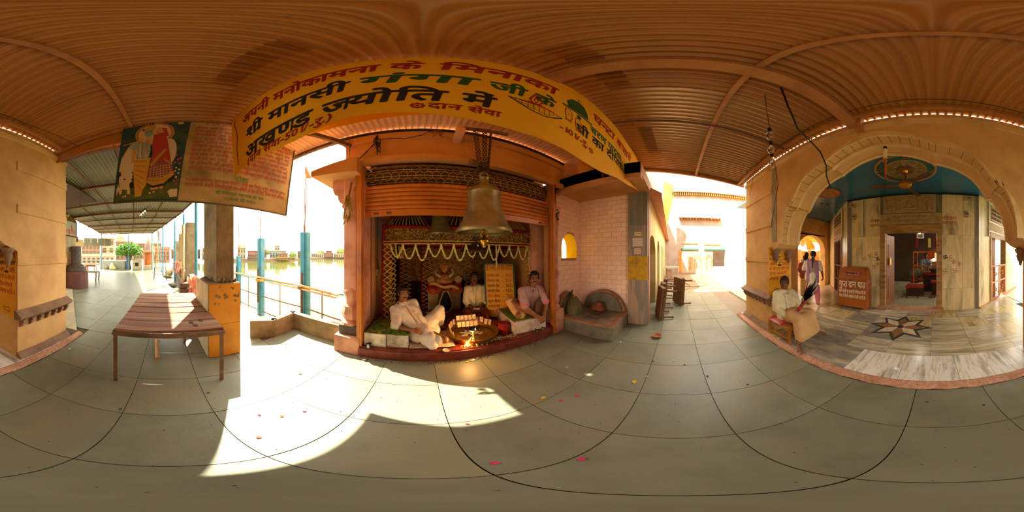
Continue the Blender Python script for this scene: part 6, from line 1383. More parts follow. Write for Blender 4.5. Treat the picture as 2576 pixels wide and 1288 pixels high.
for dx, dy, h, lean in ((0, 0, .15, .05), (.04, .01, .07, -.01), (-.03, .0, .05, .02), (.0, .02, .10, .03)):
    M().tube([(.60 + dx, 2.06 + dy, .18), (.60 + dx - .01, 2.06 + dy, .18 + h * .3), (.60 + dx + lean * .5, 2.06 + dy, .18 + h * .65), (.60 + dx + lean, 2.06 + dy, .18 + h)], .018 if h > .1 else .011, 7, .001).build('flame', m_flame, fr_, smooth=True)
for q in range(26): M().ball((.60 + random.uniform(-.09, .07), 2.06 + random.uniform(-.04, .05), .178 + random.uniform(0, .012)), random.uniform(.008, .016), 6, 4).build('ember', m_emb if q % 2 else m_dirt, fr_)
fld = bpy.data.lights.new('fire_light', 'POINT'); flo = bpy.data.objects.new('fire_light', fld); C.objects.link(flo); flo.location = (.62, 2.06, .34); fld.energy = 3.5; fld.color = (1, .50, .16); fld.shadow_soft_size = .06
m_pet = mat('strewn_flower_heads', 'c8b078', 'a88c50', scale=30, rough=.9)
mm = M()
for q in range(260): 
    a = random.random(); x = .66 + .72 * a; y = 2.05 + .05 * a + random.gauss(0, .03) + .06 * math.sin(a * 3); mm.ball((x, max(2.0, y), .168 + random.uniform(0, .03) * (1 if .3 < a < .6 else .3)), random.uniform(.006, .013), 5, 3)
stuff(tag(mm.build('strewn_flowers', m_pet), 'heap of strewn pale flower heads along the shrine ledge right of the lamp', 'flowers'))
for i, (x, y, r, lab) in enumerate(((.36, 2.10, .045, 'small brass plate on the shrine floor left of the fire'), (.31, 2.00, .05, 'flat dish with pale offerings on the ledge left of the fire'))):
    tag(M().lathe([(0, .175), (r * .8, .175), (r, .185), (r * 1.02, .185), (r * .8, .17), (0, .17)], (x, y, 0), n=18).build('offering_dish', m_tray if i == 0 else m_seat, None, smooth='auto'), lab, 'dish')
m_ss = mat('stainless_steel', 'b8b4a8', 'a09c90', scale=5, rough=.25, metal=.95)
def cup(x, y, z, r, h, lab):
    t = thing('steel_cup', lab, 'cup', (x, y, z), 'steel cups'); M().lathe([(0, 0), (r * .75, 0), (r * .95, h * .4), (r * .8, h * .85), (r, h), (r * .94, h), (r * .74, h * .83), (r * .88, h * .4), (0, h * .06)], (x, y, z), n=22).build('body', m_ss, t, smooth='auto'); return t
cup(-.68, 2.02, .155, .038, .085, 'steel cup on the ledge beside the left marble seat'); cup(1.72, 2.02, .155, .03, .07, 'steel cup before the right marble seat, nearer the price board'); cup(1.86, 2.02, .155, .03, .065, 'steel cup before the right marble seat, nearer the pink pillar')
bkt = thing('dark_bucket', 'dark red-brown covered pot beside the right marble seat', 'pot', (1.27, 2.3, .17)); M().lathe([(0, .17), (.085, .17), (.10, .24), (.095, .33), (.085, .36), (.03, .375), (0, .376)], (1.27, 2.3, 0), n=20).build('body', m_redcl, bkt, smooth='auto'); M().torus((1.27, 2.3, .33), .097, .006, 20, 5).build('rim', m_redfloor, bkt)
tag(M().lathe([(0, .172), (.10, .172), (.12, .20), (.11, .20), (0, .18)], (1.32, 2.72, 0), n=20).build('orange_dish', m_orcl, None, smooth='auto'), 'shallow red dish on the floor between tray and right marble seat', 'dish')
mm = M()
for q in range(5): mm.ball((.42 + .07 * q, 2.86 + .03 * (q % 2), .19), (.08, .06, .03), 8, 5)
tag(mm.build('folded_cloth', m_orcl, None, smooth=True), 'crumpled orange-brown cloth on the floor behind the brass tray', 'cloth')
sp_ = thing('switch_box', 'small white switch box with a hanging wire on the left shrine wall', 'switch', (-.77, 2.75, 1.2)); bevel(M().box(-.78, -.74, 2.7, 2.78, 1.15, 1.27).build('cover', m_concl, sp_), .006); M().tube([(-.75, 2.74, 1.27), (-.755, 2.75, 1.6), (-.75, 2.72, 2.1), (-.75, 2.7, 2.8)], .006, 5).build('wire', m_black, sp_)

# ---------------------------------------------------------------- niche: stone hearth with domed backs
he = thing('stone_hearth', 'low stone platform with two rounded backrests and a small mound, in the tiled niche', 'platform', (2.9, 1.6, 0))
m_hs = mat('hearth_slate', '6e6858', '585448', scale=4, c3='8a7a60', scale3=2.5, rough=.6); m_hr = mat('hearth_pink_edge', 'a07458', '84583e', scale=7, rough=.75)
hp_ = [(2.375, 1.97), (2.385, 1.0), (3.25, 1.04), (3.30, 2.26), (2.40, 2.27)]
M().prism(hp_, lambda a, b, t: (a, b, t), 0, .26).build('base', m_hs, he); M().prism([(2.375, 1.985), (2.37, .985), (3.26, 1.025), (3.30, 2.26), (2.40, 2.27)], lambda a, b, t: (a, b, t), .26, .295).build('top_slab', m_hr, he)
bevel(M().prism([(2.45, 1.2), (3.18, 1.2), (3.2, 2.1), (2.55, 2.1)], lambda a, b, t: (a, b, t), .295, .305).build('inner_slab', m_hs, he), .003)
def dome(c, ux_, r, h, m_, nm, th=.07):
    ux_ = Vector(ux_); nn = Vector((-ux_.y, ux_.x, 0)); pts = [(r * math.cos(math.pi * i / 18), h * math.sin(math.pi * i / 18)) for i in range(19)]
    return M().prism(pts, lambda a, b, t: Vector(c) + ux_ * a + Vector((0, 0, b)) + nn * t, -th / 2, th / 2).build(nm, m_, he)
dome((3.26, 1.58, .29), (0, 1, 0), .50, .46, m_hr, 'round_back', .09); dome((3.20, 1.58, .29), (0, 1, 0), .44, .40, m_hs, 'round_back_face', .05)
dome((2.72, 2.20, .29), (1, 0, 0), .30, .44, m_hr, 'round_back', .09); dome((2.72, 2.14, .29), (1, 0, 0), .25, .38, m_hs, 'round_back_face', .05)
M().lathe([(0, .66), (.05, .655), (.10, .61), (.14, .52), (.17, .42), (.18, .32), (.18, .295)], (2.68, 1.98, 0), n=14).build('fluted_mound', mat('mossy_stone', '6c6240', '54502e', scale=8, rough=.8), he, smooth='auto')
mm = M()
for q in range(9): a = q * .7; mm.tube([(2.68 + .05 * math.cos(a), 1.98 + .05 * math.sin(a), .652), (2.68 + .14 * math.cos(a), 1.98 + .14 * math.sin(a), .52), (2.68 + .185 * math.cos(a), 1.98 + .185 * math.sin(a), .30)], .012, 5)
mm.build('mound_rib', mat('mossy_stone', '6c6240', None), he, smooth=True)
bevel(M().prism([(1.46, .305), (1.76, .305), (1.74, .42), (1.66, .50), (1.54, .50), (1.48, .42)], lambda a, b, t: (t, a, b), 2.98, 3.12).build('red_step_block', mat('burnt_brick', '8c4a2c', '5c3420', scale=8, rough=.85), he), .02)
M().box(2.56, 2.78, 1.36, 1.62, .304, .309).build('dark_slab', mat('dark_stone', '4c4038', None), he); M().lathe([(0, .31), (.05, .31), (.075, .312), (.08, .306)], (2.67, 1.49, 0), n=18).build('carved_footprint', m_hs, he, smooth='auto')
M().lathe([(.03, .305), (.12, .306), (.14, .33), (.12, .335), (.10, .31)], (2.92, 1.55, 0), n=22).build('ring_basin', mat('dark_stone', '4c4038', None), he, smooth='auto')
for i, (x, y, r) in enumerate(((2.66, 1.96, .012), (2.50, 2.1, .02))): tag(M().ball((x, y, .665 if i == 0 else .31), r, 8, 5).build('flower_offering', m_flowr), ('yellow flower lying on top of the ribbed mound', 'yellow flower on the hearth platform by the mound')[i], 'flower')
mm = M()
for q in range(5): mm.tube([(2.60, 2.05, .66), (2.56 + .02 * q, 2.0, .73), (2.5 + .05 * q, 1.98 + .01 * q, .76 + .01 * q)], .008, 5)
tag(mm.build('dark_birds_feathers', m_black), 'dark withered stalks sticking up behind the ribbed mound', 'stalks')

# ---------------------------------------------------------------- overturned wooden stools, table, bowl, hose in the passage
m_stw = mat('stool_wood', '7c5430', '5c3c20', scale=5, stretch=(1, 1, 5), rough=.7)
def upstool(x, y, ang, lab, L_=.62, W_=.55, lean=.22):
    """stool lying on its side: seat board upright, legs sticking out"""
    t = thing('wooden_stool', lab, 'stool', (x, y, 0), 'overturned wooden stools'); ca, sa = math.cos(R(ang)), math.sin(R(ang))
    u = Vector((ca, sa, 0)); n_ = Vector((-sa, ca, 0)); up = (Vector((0, 0, 1)) + n_ * lean).normalized(); n2 = (n_ - Vector((0, 0, lean))).normalized(); o = Vector((x, y, 0.03))
    M().obox(o + up * L_ / 2, u * W_ / 2, up * L_ / 2, n2 * .018).build('seat', m_stw, t)
    for a in (-1, 1):
        M().obox(o + up * L_ / 2 + u * (a * (W_ / 2 - .03)) - n2 * .06, u * .018, up * L_ / 2, n2 * .03).build('apron', m_stw, t)
        M().obox(o + up * (L_ / 2 + a * (L_ / 2 - .03)) - n2 * .06, u * W_ / 2, up * .018, n2 * .03).build('apron', m_stw, t)
        for b in (.05, L_ - .05):
            p = o + up * b + u * (a * (W_ / 2 - .04)); mm = M(); q = lambda s: p - n2 * s
            mm.cyl(q(.02), q(.14), .026, n=10); mm.cyl(q(.14), q(.17), .018, n=10); mm.cyl(q(.17), q(.30), .024, .02, n=10); mm.ball(q(.31), .028, 9, 6); mm.build('leg', m_stw, t, smooth='auto')
    return t
upstool(3.80, .47, 18, 'dark overturned stool leaning closest to the marble pier, legs sticking out', .74, .5, -.12)
upstool(4.55, .50, 12, 'overturned stool in the middle, stacked against the passage wall', .72, .5, -.10)
upstool(5.6, .50, 8, 'overturned stool farthest along, leaning on the passage wall', .7, .5, -.08)
upstool(4.95, .02, 24, 'pale stool standing on edge out in the passage floor, away from the wall', .80, .62, -.06)
tt = thing('work_table', 'pale rough wooden table at the end of the passage', 'table', (10.9, .45, 0))
box('top', m_concl, tt, 10.5, 11.3, -.1, .82, .72, .78)
for x in (10.55, 11.25):
    for y in (-.05, .77): box('leg', m_concl, tt, x - .03, x + .03, y - .03, y + .03, 0, .72)
tag(M().bar((10.2, .45, .05), (10.6, .55, .6), .3, .05).build('leaning_board', m_stw), 'dark board leaning under the pale table in the passage', 'board')
hs = [(6.6, .1), (7.6, -.6), (8.6, -.5), (9.4, .0), (9.0, .4), (8.2, .1), (7.8, -.9), (8.3, -1.5), (9.2, -1.3), (9.8, -.5), (9.4, .3)]
def smoothp(p, n=6):
    out = []
    for i in range(len(p) - 1):
        p0, p1, p2, p3 = [Vector(p[max(0, min(len(p) - 1, k))]) for k in (i - 1, i, i + 1, i + 2)]
        for j in range(n): t = j / n; out.append(.5 * ((2 * p1) + (p2 - p0) * t + (2 * p0 - 5 * p1 + 4 * p2 - p3) * t * t + (3 * p1 - p0 - 3 * p2 + p3) * t ** 3))
    return out + [Vector(p[-1])]
tag(M().tube(smoothp([(x, y, .018) for x, y in hs]), .016, 6).build('garden_hose', mat('hose_brown', 'a07c44', None, rough=.6), None, smooth=True), 'loose brown hose coiled across the courtyard paving', 'hose')
tag(M().lathe([(0, .004), (.05, .004), (.085, .04), (.09, .042), (.08, .044), (.05, .012), (0, .01)], (2.75, .35, 0), n=22).build('clay_bowl', mat('clay', 'b8784c', 'a0623c', scale=10, rough=.85), None, smooth='auto'), 'small shallow clay bowl on the stone floor near the hearth', 'bowl')
tag(M().lathe([(0, .004), (.09, .004), (.13, .09), (.14, .095), (.12, .09), (0, .03)], (5.9, .05, 0), n=16).build('red_bowl', m_red, None, smooth='auto'), 'reddish bowl on the passage floor beyond the stools', 'bowl')

# ---------------------------------------------------------------- things of the temple front and hall
m_sgn = mat('sign_yellow', 'f0a818', 'e09810', scale=3, rough=.65)
def jamb_sign(name_lab, x, y0, y1, z0, z1, sgn):
    t = thing('painted_sign', name_lab, 'sign', (x, (y0 + y1) / 2, z0)); d = .004 * sgn
    M().box(min(x, x + d), max(x, x + d), y0, y1, z0, z1).build('yellow_ground', m_sgn, t)
    xx = x + d * 1.5; fn = (lambda a, b: (xx, y1 - .02 - a, b)) if sgn < 0 else (lambda a, b: (xx, y0 + .02 + a, b))
    W_ = y1 - y0 - .04; H_ = z1 - z0; rr_, kk = M(), M()
    L7 = [('अपनी मनोकामना', 0), ('घन्टा', 0), ('गंगाजी का', 1), ('अखण्ड', 0), ('घी की दान सेवा करें!', 0), ('दीपक अगरबत्ती', 0), ('अखण्ड ज्योति में', 0)]
    for i, (tx, k) in enumerate(L7):
        z = z1 - H_ * (.085 + .098 * i)
        if i == 1: letters(rr_, tx, fn, .085, 0, z, W_ * .28); letters(rr_, 'बजाये', fn, .085, W_ * .70, z, W_ * .3)
        elif i == 2: letters(kk, tx, fn, .08, 0, z, W_ * .45); letters(kk, 'चरण', fn, .08, W_ * .70, z, W_ * .3)
        elif i == 3: letters(rr_, tx, fn, .085, 0, z, W_ * .36); letters(rr_, 'ज्योति', fn, .085, W_ * .64, z, W_ * .36)
        else: letters(rr_, tx, fn, .085, 0, z, W_ * (1 if i != 5 else .85))
    zb_ = z1 - H_ * .183; c_ = W_ * .48
    stroke(kk, [(c_ - .06, zb_ + .02)] + [(c_ - .06 + .12 * i / 8, zb_ + .02 + .045 * math.sin(math.pi * i / 8)) for i in range(9)] + [(c_ + .06, zb_), (c_, zb_ - .01), (c_ - .06, zb_), (c_ - .06, zb_ + .02)], fn, .008); kk.flat(ell(c_, zb_ - .02, .014, .014, 8), fn)
    for dx in (-.03, .02): stroke(kk, [(W_ * .55 + dx, zb_ - .12), (W_ * .55 + dx + .03, zb_ - .12), (W_ * .55 + dx + .03, zb_ - .06), (W_ * .55 + dx, zb_ - .06), (W_ * .55 + dx, zb_ - .12)], fn, .005)
    zl = z1 - H_ * .39; kk.flat([(c_ - .05, zl + .03), (c_ + .05, zl + .03), (c_ + .03, zl), (c_ - .03, zl)], fn); stroke(kk, [(c_, zl + .03), (c_ - .012, zl + .055), (c_, zl + .085), (c_ + .012, zl + .055), (c_, zl + .03)], fn, .006)
    za = z0 + H_ * .10; ar = [(.10, za), (.15, za + .045), (.15, za + .022), (.26, za + .022), (.26, za - .022), (.15, za - .022), (.15, za - .045), (.10, za)]
    if sgn > 0: ar = [(W_ - a, b) for a, b in ar]
    stroke(kk, ar, fn, .008)
    rr_.build('red_lettering', m_red, t); kk.build('black_drawing', IK, t)
jamb_sign('yellow painted sign with red lettering on the arch jamb behind the seated boy', 2.45, -2.02, -1.53, .78, 1.66, -1)
jamb_sign('yellow painted sign with red lettering on the arch jamb near the beige pier', -1.25, -2.03, -1.63, .66, 1.66, 1)
# donation box
m_dbox = mat('donation_box_brown', 'a85c1c', '945010', scale=2, c3='7c3c14', scale3=3, rough=.5)
db = thing('donation_box', 'brown steel donation box with a sloping lid and white lettering beside the sanctum door', 'donation box', (2.08, -4.0, .05))
M().prism([(1.66, .10), (2.52, .10), (2.52, .90), (2.38, 1.20), (1.76, 1.20), (1.66, .92)], lambda a, b, t: (a, t, b), -4.14, -3.86).build('body', m_dbox, db)
M().prism([(-3.86, .10), (-3.80, .10), (-3.80, .88), (-3.90, 1.16), (-3.86, .9)], lambda a, b, t: (t, a, b), 1.655, 2.525).build('front_panel', m_dbox, db)
for x in (1.72, 2.46):
    for y in (-4.1, -3.84): box('foot', m_dbox, db, x - .03, x + .03, y - .03, y + .03, .05, .11)
M().obox((2.10, -3.842, 1.04), (.17, 0, 0), (0, .004, -.003), (0, .002, .008)).build('coin_slot', m_black, db)
wl = M(); fb_ = lambda a, b: (2.50 - a, -3.796, b)
letters(wl, 'गुप्त दान पात्र', fb_, .24, .02, .66, .80); letters(wl, 'इसमें डाली गई धनराशि गिरिराज जी की', fb_, .115, .02, .50, .80); letters(wl, 'सेवा के लिये उपयोग में ली जाती है।', fb_, .115, .02, .36, .80); wl.build('white_lettering', mat('white_paint', 'f0e8dc', None, rough=.6), db)
pl2 = M(); fb2 = lambda a, b: (2.50 - a, -3.800 - .34 * max(0, b - .9) * 1.05 + .004, b); letters(pl2, 'दान पात्र', fb2, .13, .28, 1.0, .32); pl2.build('pink_lettering', mat('pink_sign_paint', 'e88ca0', None, rough=.6), db)
pl3 = M(); fb3 = lambda a, b: (1.652, -3.83 - a, b); letters(pl3, 'गुप्त', fb3, .11, .04, .78, .2); letters(pl3, 'दान पात्र', fb3, .09, .02, .62, .26); pl3.build('side_lettering', mat('pink_sign_paint', 'e88ca0', None), db)
# ceiling fan
fn_ = thing('ceiling_fan', 'brown ceiling fan with brass motor hanging from the round medallion', 'fan', (.5, -2.87, 2.83))
m_fan = mat('fan_brown', '6c4830', '54361f', scale=4, rough=.4, metal=.3)
M().cyl((.5, -2.87, 2.93), (.5, -2.87, 3.2), .012, n=8).build('down_rod', m_fan, fn_); M().lathe([(.0, 3.2), (.05, 3.19), (.04, 3.14), (.015, 3.12)], (.5, -2.87, 0), n=16).build('canopy_cup', m_brass, fn_, smooth='auto')
M().lathe([(0, 2.95), (.05, 2.945), (.06, 2.91), (.10, 2.89), (.125, 2.86), (.12, 2.83), (.08, 2.80), (.03, 2.785), (0, 2.78)], (.5, -2.87, 0), n=26).build('motor', m_brass, fn_, smooth='auto')
for a in (12, 132, 252):
    d = Vector((math.cos(R(a)), math.sin(R(a)), 0)); s_ = Vector((-d.y, d.x, 0)); o = Vector((.5, -2.87, 2.835))
    M().bar(o + d * .09, o + d * .22, .03, .008).build('blade_arm', m_brass, fn_)
    M().prism([(.18, -.045), (.60, -.065), (.615, 0), (.60, .065), (.18, .045)], lambda u, v, t: o + d * u + s_ * v + Vector((0, 0, t + v * .15)), -.003, .003).build('blade', m_fan, fn_)
# tube lights, boxes, bulbs
m_tube = mat('tube_white', 'f0ead8', None, rough=.3)
def tube(lab, p0, p1, nrm):
    t = thing('tube_light', lab, 'tube light', p0); p0, p1, nrm = Vector(p0), Vector(p1), Vector(nrm)
    M().bar(p0, p1, .05, .035, up=nrm).build('housing', m_concl, t); d = (p1 - p0).normalized(); M().cyl(p0 + nrm * .03 + d * .05, p1 + nrm * .03 - d * .05, .015, n=10).build('glass_tube', m_tube, t, smooth='auto')
    for p in (p0 + d * .03, p1 - d * .03): M().obox(p + nrm * .03, d * .02, nrm * .02, d.cross(nrm) * .02).build('end_holder', m_tube, t)
tube('upright white tube light on the sanctum wall left of the door', (1.94, -4.17, 2.05), (1.94, -4.17, 3.14), (0, 1, 0)); q = PR(.52, .03, 2.08); tube('upright tube light beside the orange grille door', q, q + Vector((0, 0, 1.1)), nR)
q = PL_(.5, .03, 2.1); tube('upright tube light on the wall by the curtained side door', q, q + Vector((0, 0, 1.0)), nL)
for i, (x, z, r, lab) in enumerate(((2.27, 3.02, 12, 'tilted square switch board high on the left of the sanctum wall'), (2.22, 2.66, 0, 'small white switch plate under the tilted board'), (-.92, 3.08, 0, 'white speaker box at the top right of the sanctum wall'), (-.86, 2.62, 0, 'white socket plate below the box at the top right'))):
    t = thing('switch_board', lab, 'switch board', (x, -4.17, z)); w_, h_ = ((.11, .075), (.05, .09), (.12, .07), (.055, .09))[i]; c_, s_ = math.cos(R(r)), math.sin(R(r))
    bevel(M().obox((x, -4.18, z), (w_ * c_, 0, w_ * s_), (0, .02, 0), (-h_ * s_, 0, h_ * c_)).build('plate', m_concl, t), .005)
    for k in range(2): M().cyl((x - .03 + .05 * k, -4.16, z + .01), (x - .03 + .05 * k, -4.15, z + .01), .018, n=10).build('socket', m_black, t)
cf = thing('compact_lamp', 'white compact fluorescent bulb with an orange garland hanging at the crown of the arch', 'lamp', (.55, -1.8, 2.75))
M().cyl((.55, -1.8, 2.94), (.55, -1.8, 3.0), .022, n=10).build('holder', m_black, cf); M().cyl((.55, -1.8, 2.89), (.55, -1.8, 2.945), .028, .022, n=12).build('base', m_tube, cf)
for k in range(4): a = k * math.pi / 2; M().cyl((.55 + .015 * math.cos(a), -1.8 + .015 * math.sin(a), 2.79), (.55 + .015 * math.cos(a), -1.8 + .015 * math.sin(a), 2.9), .009, n=8).build('glass_tube', m_tube, cf, smooth='auto')
mm = M(); beads([(.55, -1.8, 2.79), (.545, -1.8, 2.48)], .013, mm, 1.1); mm.build('marigold_garland', m_orcl, cf); M().tube([(.545, -1.8, 2.48), (.545, -1.8, 2.2)], .003, 4).build('string', m_black, cf)
for i, (x, y, z) in enumerate(((1.50, -.95, 3.13), (1.60, -1.03, 2.97), (1.68, -1.10, 2.83))):
    bulb(x, y, z, ('highest of the three bare bulbs hung near the temple arch', 'middle of the three bare bulbs hung near the temple arch', 'lowest of the three bare bulbs hung near the temple arch')[i], .045, 'shed bulbs')
tag(M().tube([(1.15, -.68, zr(-.68)), (1.32, -.8, 3.45), (1.50, -.95, 3.26), (1.58, -1.02, 3.12), (1.66, -1.09, 2.98), (1.9, -1.35, 2.6), (2.4, -1.55, 2.0)], .006, 5).build('bulb_wire', m_dsteel), 'red-brown wire carrying the three bulbs near the temple arch', 'wire')
tag(M().tube([(.98, -.72, zr(-.72)), (1.0, -.80, 3.2), (1.05, -.95, 2.9), (1.08, -1.3, 2.75), (1.2, -1.55, 2.72), (1.25, -1.62, 2.6), (1.25, -1.7, 2.45)], .009, 6).build('black_cable', m_black, None, smooth=True), 'thick black cable drooping from the roof to the left side of the arch', 'cable')
tag(M().tube([(3.3, -1.56, 2.9), (2.6, -1.35, 3.3), (1.5, -1.35, 3.36), (.2, -1.33, 3.42), (-1.2, -1.35, 3.38), (-1.95, -1.15, 3.3)], .004, 4).build('thin_wire', m_black), 'thin black wire strung along the roof edge above the arch', 'wire')
for i, (x, y) in enumerate(((2.95, -3.6), (2.85, -3.75))): bulb(x, y, 2.95, ('bare bulb hanging in the corridor, nearer the arch spring', 'bare bulb hanging in the corridor, nearer the sanctum corner')[i], .035, 'corridor bulbs')
tag(M().tube([(3.4, -3.2, 3.18), (2.95, -3.6, 3.06), (2.85, -3.75, 3.06), (2.5, -4.1, 3.15)], .005, 4).build('thin_wire', m_black), 'slack wire carrying the two corridor bulbs under the blue ceiling', 'wire')

# ---------------------------------------------------------------- inside the sanctum
m_rail = mat('orange_rail', 'c86018', 'b05010', scale=5, rough=.5); m_redseat = mat('red_seat_cloth', 'b03418', '98280f', scale=6, rough=.85)
fr2 = thing('orange_rail_frame', 'orange pipe railing frame standing inside the sanctum', 'railing', (.4, -6.3, .05))
for x in (.75, -.6):
    for y in (-6.1, -7.6): M().cyl((x, y, .05), (x, y, 1.68), .022, n=8).build('post', m_rail, fr2)
for z in (1.12, 1.66):
    for y in (-6.1, -7.6): M().cyl((.75, y, z), (-.6, y, z), .02, n=8).build('rail', m_rail, fr2)
    for x in (.75, -.6): M().cyl((x, -6.1, z), (x, -7.6, z), .02, n=8).build('rail', m_rail, fr2)
for nm, lab, a in (('red_platform', 'low red covered platform on the sanctum floor near the door', (.35, 1.0, -6.2, -5.7, .36, .42)), ('red_platform', 'longer red covered platform behind, inside the orange rails', (-.5, .45, -7.0, -6.5, .72, .80)), ('red_platform', 'red covered bench at the right inside the sanctum', (-.7, .1, -6.4, -5.9, .50, .56))):
    t = thing(nm, lab, 'platform', ((a[0] + a[1]) / 2, (a[2] + a[3]) / 2, .05), 'red platforms in the sanctum'); box('top', m_redseat, t, *a); box('base', m_dark, t, a[0] + .03, a[1] - .03, a[2] + .03, a[3] - .03, .05, a[4])
bs = thing('metal_basin', 'large round metal basin on the platform inside the sanctum', 'basin', (-.1, -6.8, .8)); M().lathe([(0, .8), (.18, .81), (.26, .92), (.28, 1.0), (.26, 1.0), (.0, .84)], (-.1, -6.8, 0), n=22).build('bowl', mat('tin', '7c7868', None, rough=.4, metal=.8), bs, smooth='auto')
hc = thing('hanging_picture', 'framed portrait hung above the inner railing with red and gold drapes', 'picture', (.45, -6.0, 2.2))
box('picture', mat('photo_paper', 'c8c4b0', 'a8a490', scale=6), hc, .35, .62, -6.02, -6.0, 2.15, 2.5); pcx = M(); pcx.flat(ell(.485, 2.36, .05, .065, 14), lambda a, b: (a, -5.997, b)); pcx.flat(ell(.485, 2.24, .09, .06, 14), lambda a, b: (a, -5.998, b)); pcx.build('portrait_print', m_conc, hc)
for x in (.38, .6): M().cyl((x, -6.01, 2.5), (x, -6.01, 3.22), .006, n=5).build('hanging_cord', m_black, hc)
for x in (.66, .2, -.02): M().grid(lambda u, v, x=x: (x - .1 * u, -6.0 + .02 * math.sin(u * 9), 2.16 - .35 * v), 8, 5).build('drape', m_redcl if x != .2 else m_flowr, hc, smooth=True)
tv = thing('small_monitor', 'small pale television set high inside the sanctum', 'television', (-.35, -6.6, 1.9)); bevel(M().box(-.55, -.2, -6.8, -6.45, 1.85, 2.13).build('cabinet', m_concl, tv), .02); box('bracket', m_black, tv, -.40, -.36, -6.7, -6.66, 2.12, 3.22); box('screen', m_black, tv, -.51, -.24, -6.45, -6.445, 1.89, 2.09)
lg = thing('bright_bulb', 'glowing blue-white bulb just inside the top of the sanctum doorway', 'bulb', (.42, -4.9, 2.2)); M().ball((.42, -4.9, 2.2), .032, 12, 8).build('glass', mat('lit_bulb', 'e8ecff', None, emit='c8d4ff', estr=10), lg, smooth=True); M().cyl((.42, -4.9, 2.23), (.42, -4.9, 3.2), .008, n=6).build('holder', m_black, lg)
bl_ = bpy.data.lights.new('sanctum_bulb', 'POINT'); blo = bpy.data.objects.new('sanctum_bulb', bl_); C.objects.link(blo); blo.location = (.42, -5.05, 2.15); bl_.energy = 2.5; bl_.color = (1, .8, .55); bl_.shadow_soft_size = .05
wn_ = structure(M().box(-.75, .15, -9.09, -9.07, 1.2, 1.75).build('window_1', mat('lit_window', 'f0c890', None, emit='ffc880', estr=1.2)))
for q in range(5): M().box(-.72 + .2 * q, -.68 + .2 * q, -9.06, -9.04, 1.2, 1.75).build('window_bar', m_wood_d, wn_)
cl = thing('hanging_cloth', 'orange cloth hung over the top rail inside the sanctum', 'cloth', (.1, -6.1, 1.4)); M().grid(lambda u, v: (.2 - .25 * u, -6.08 + .03 * math.sin(u * 16), 1.68 - (.35 - .1 * u) * v), 12, 6).build('fold', m_orcl, cl, smooth=True)
for q in range(14):
    pass
mm = M()
for q in range(60): mm.ball((random.uniform(-.6, 1.1), random.uniform(-6.0, -5.4), .06), random.uniform(.015, .05), 5, 4)
stuff(tag(mm.build('scattered_offerings', m_rust), 'scattered offerings and scraps on the sanctum floor before the platforms', 'scraps'))
# bright yellow hall seen through the corridor arch
m_yh = mat('bright_yellow_paint', 'f0b018', 'e8a410', scale=2, rough=.7)
yh = M(); yh.box(9.6, 9.8, -13, -4.5, 0, 1.9); yh.box(9.6, 9.8, -13, -4.5, 2.7, 3.4); structure(yh.build('wall_yellow_hall', m_yh))
for q in range(6): structure(bevel(M().box(9.2, 9.5, -5.2 - 1.2 * q, -4.95 - 1.2 * q, 0, 2.0).build('pillar_hall', m_yellow_l), .02))
M_ = M()
for k in range(8):
    a0, a1 = math.pi * k / 8, math.pi * (k + 1) / 8
    M_.add([(x, -8.2 + 1.5 * math.cos(a), 2.0 + .9 * math.sin(a)) for a in (a0, a1) for x in (8.6, 9.5)], [(0, 1, 3, 2)])
structure(M_.build('roof_vault', m_yh, None)); structure(M().box(5.3, 9.8, -13, -4.5, 3.3, 3.4).build('added_hall_shade_roof', m_yh))  # flat roof added over the yellow hall to shade it from the sun
structure(M().prism([(5.2, -13), (14, -13), (14, -2.5), (5.2, -2.5)], lambda a, b, t: (a, b, t), .0, .047).build('floor_5', m_hall))
structure(M().box(9.0, 9.6, -12, -4.8, 0, .75).build('wall_hall_ledge', m_concl))
for i, y in enumerate((-7.7, -8.6)):
    t = thing('hanging_lamp_cluster', ('pale crystal lamp cluster in the yellow hall, left one', 'pale crystal lamp cluster in the yellow hall, right one')[i], 'chandelier', (8.9, y, 2.4)); M().lathe([(0, 2.75), (.05, 2.7), (.22, 2.55), (.25, 2.45), (.15, 2.3), (.05, 2.2), (0, 2.18)], (8.9, y, 0), n=14).build('shade', m_tube, t, smooth='auto'); M().cyl((8.9, y, 2.7), (8.9, y, 2.9), .01, n=6).build('rod', m_brass, t)
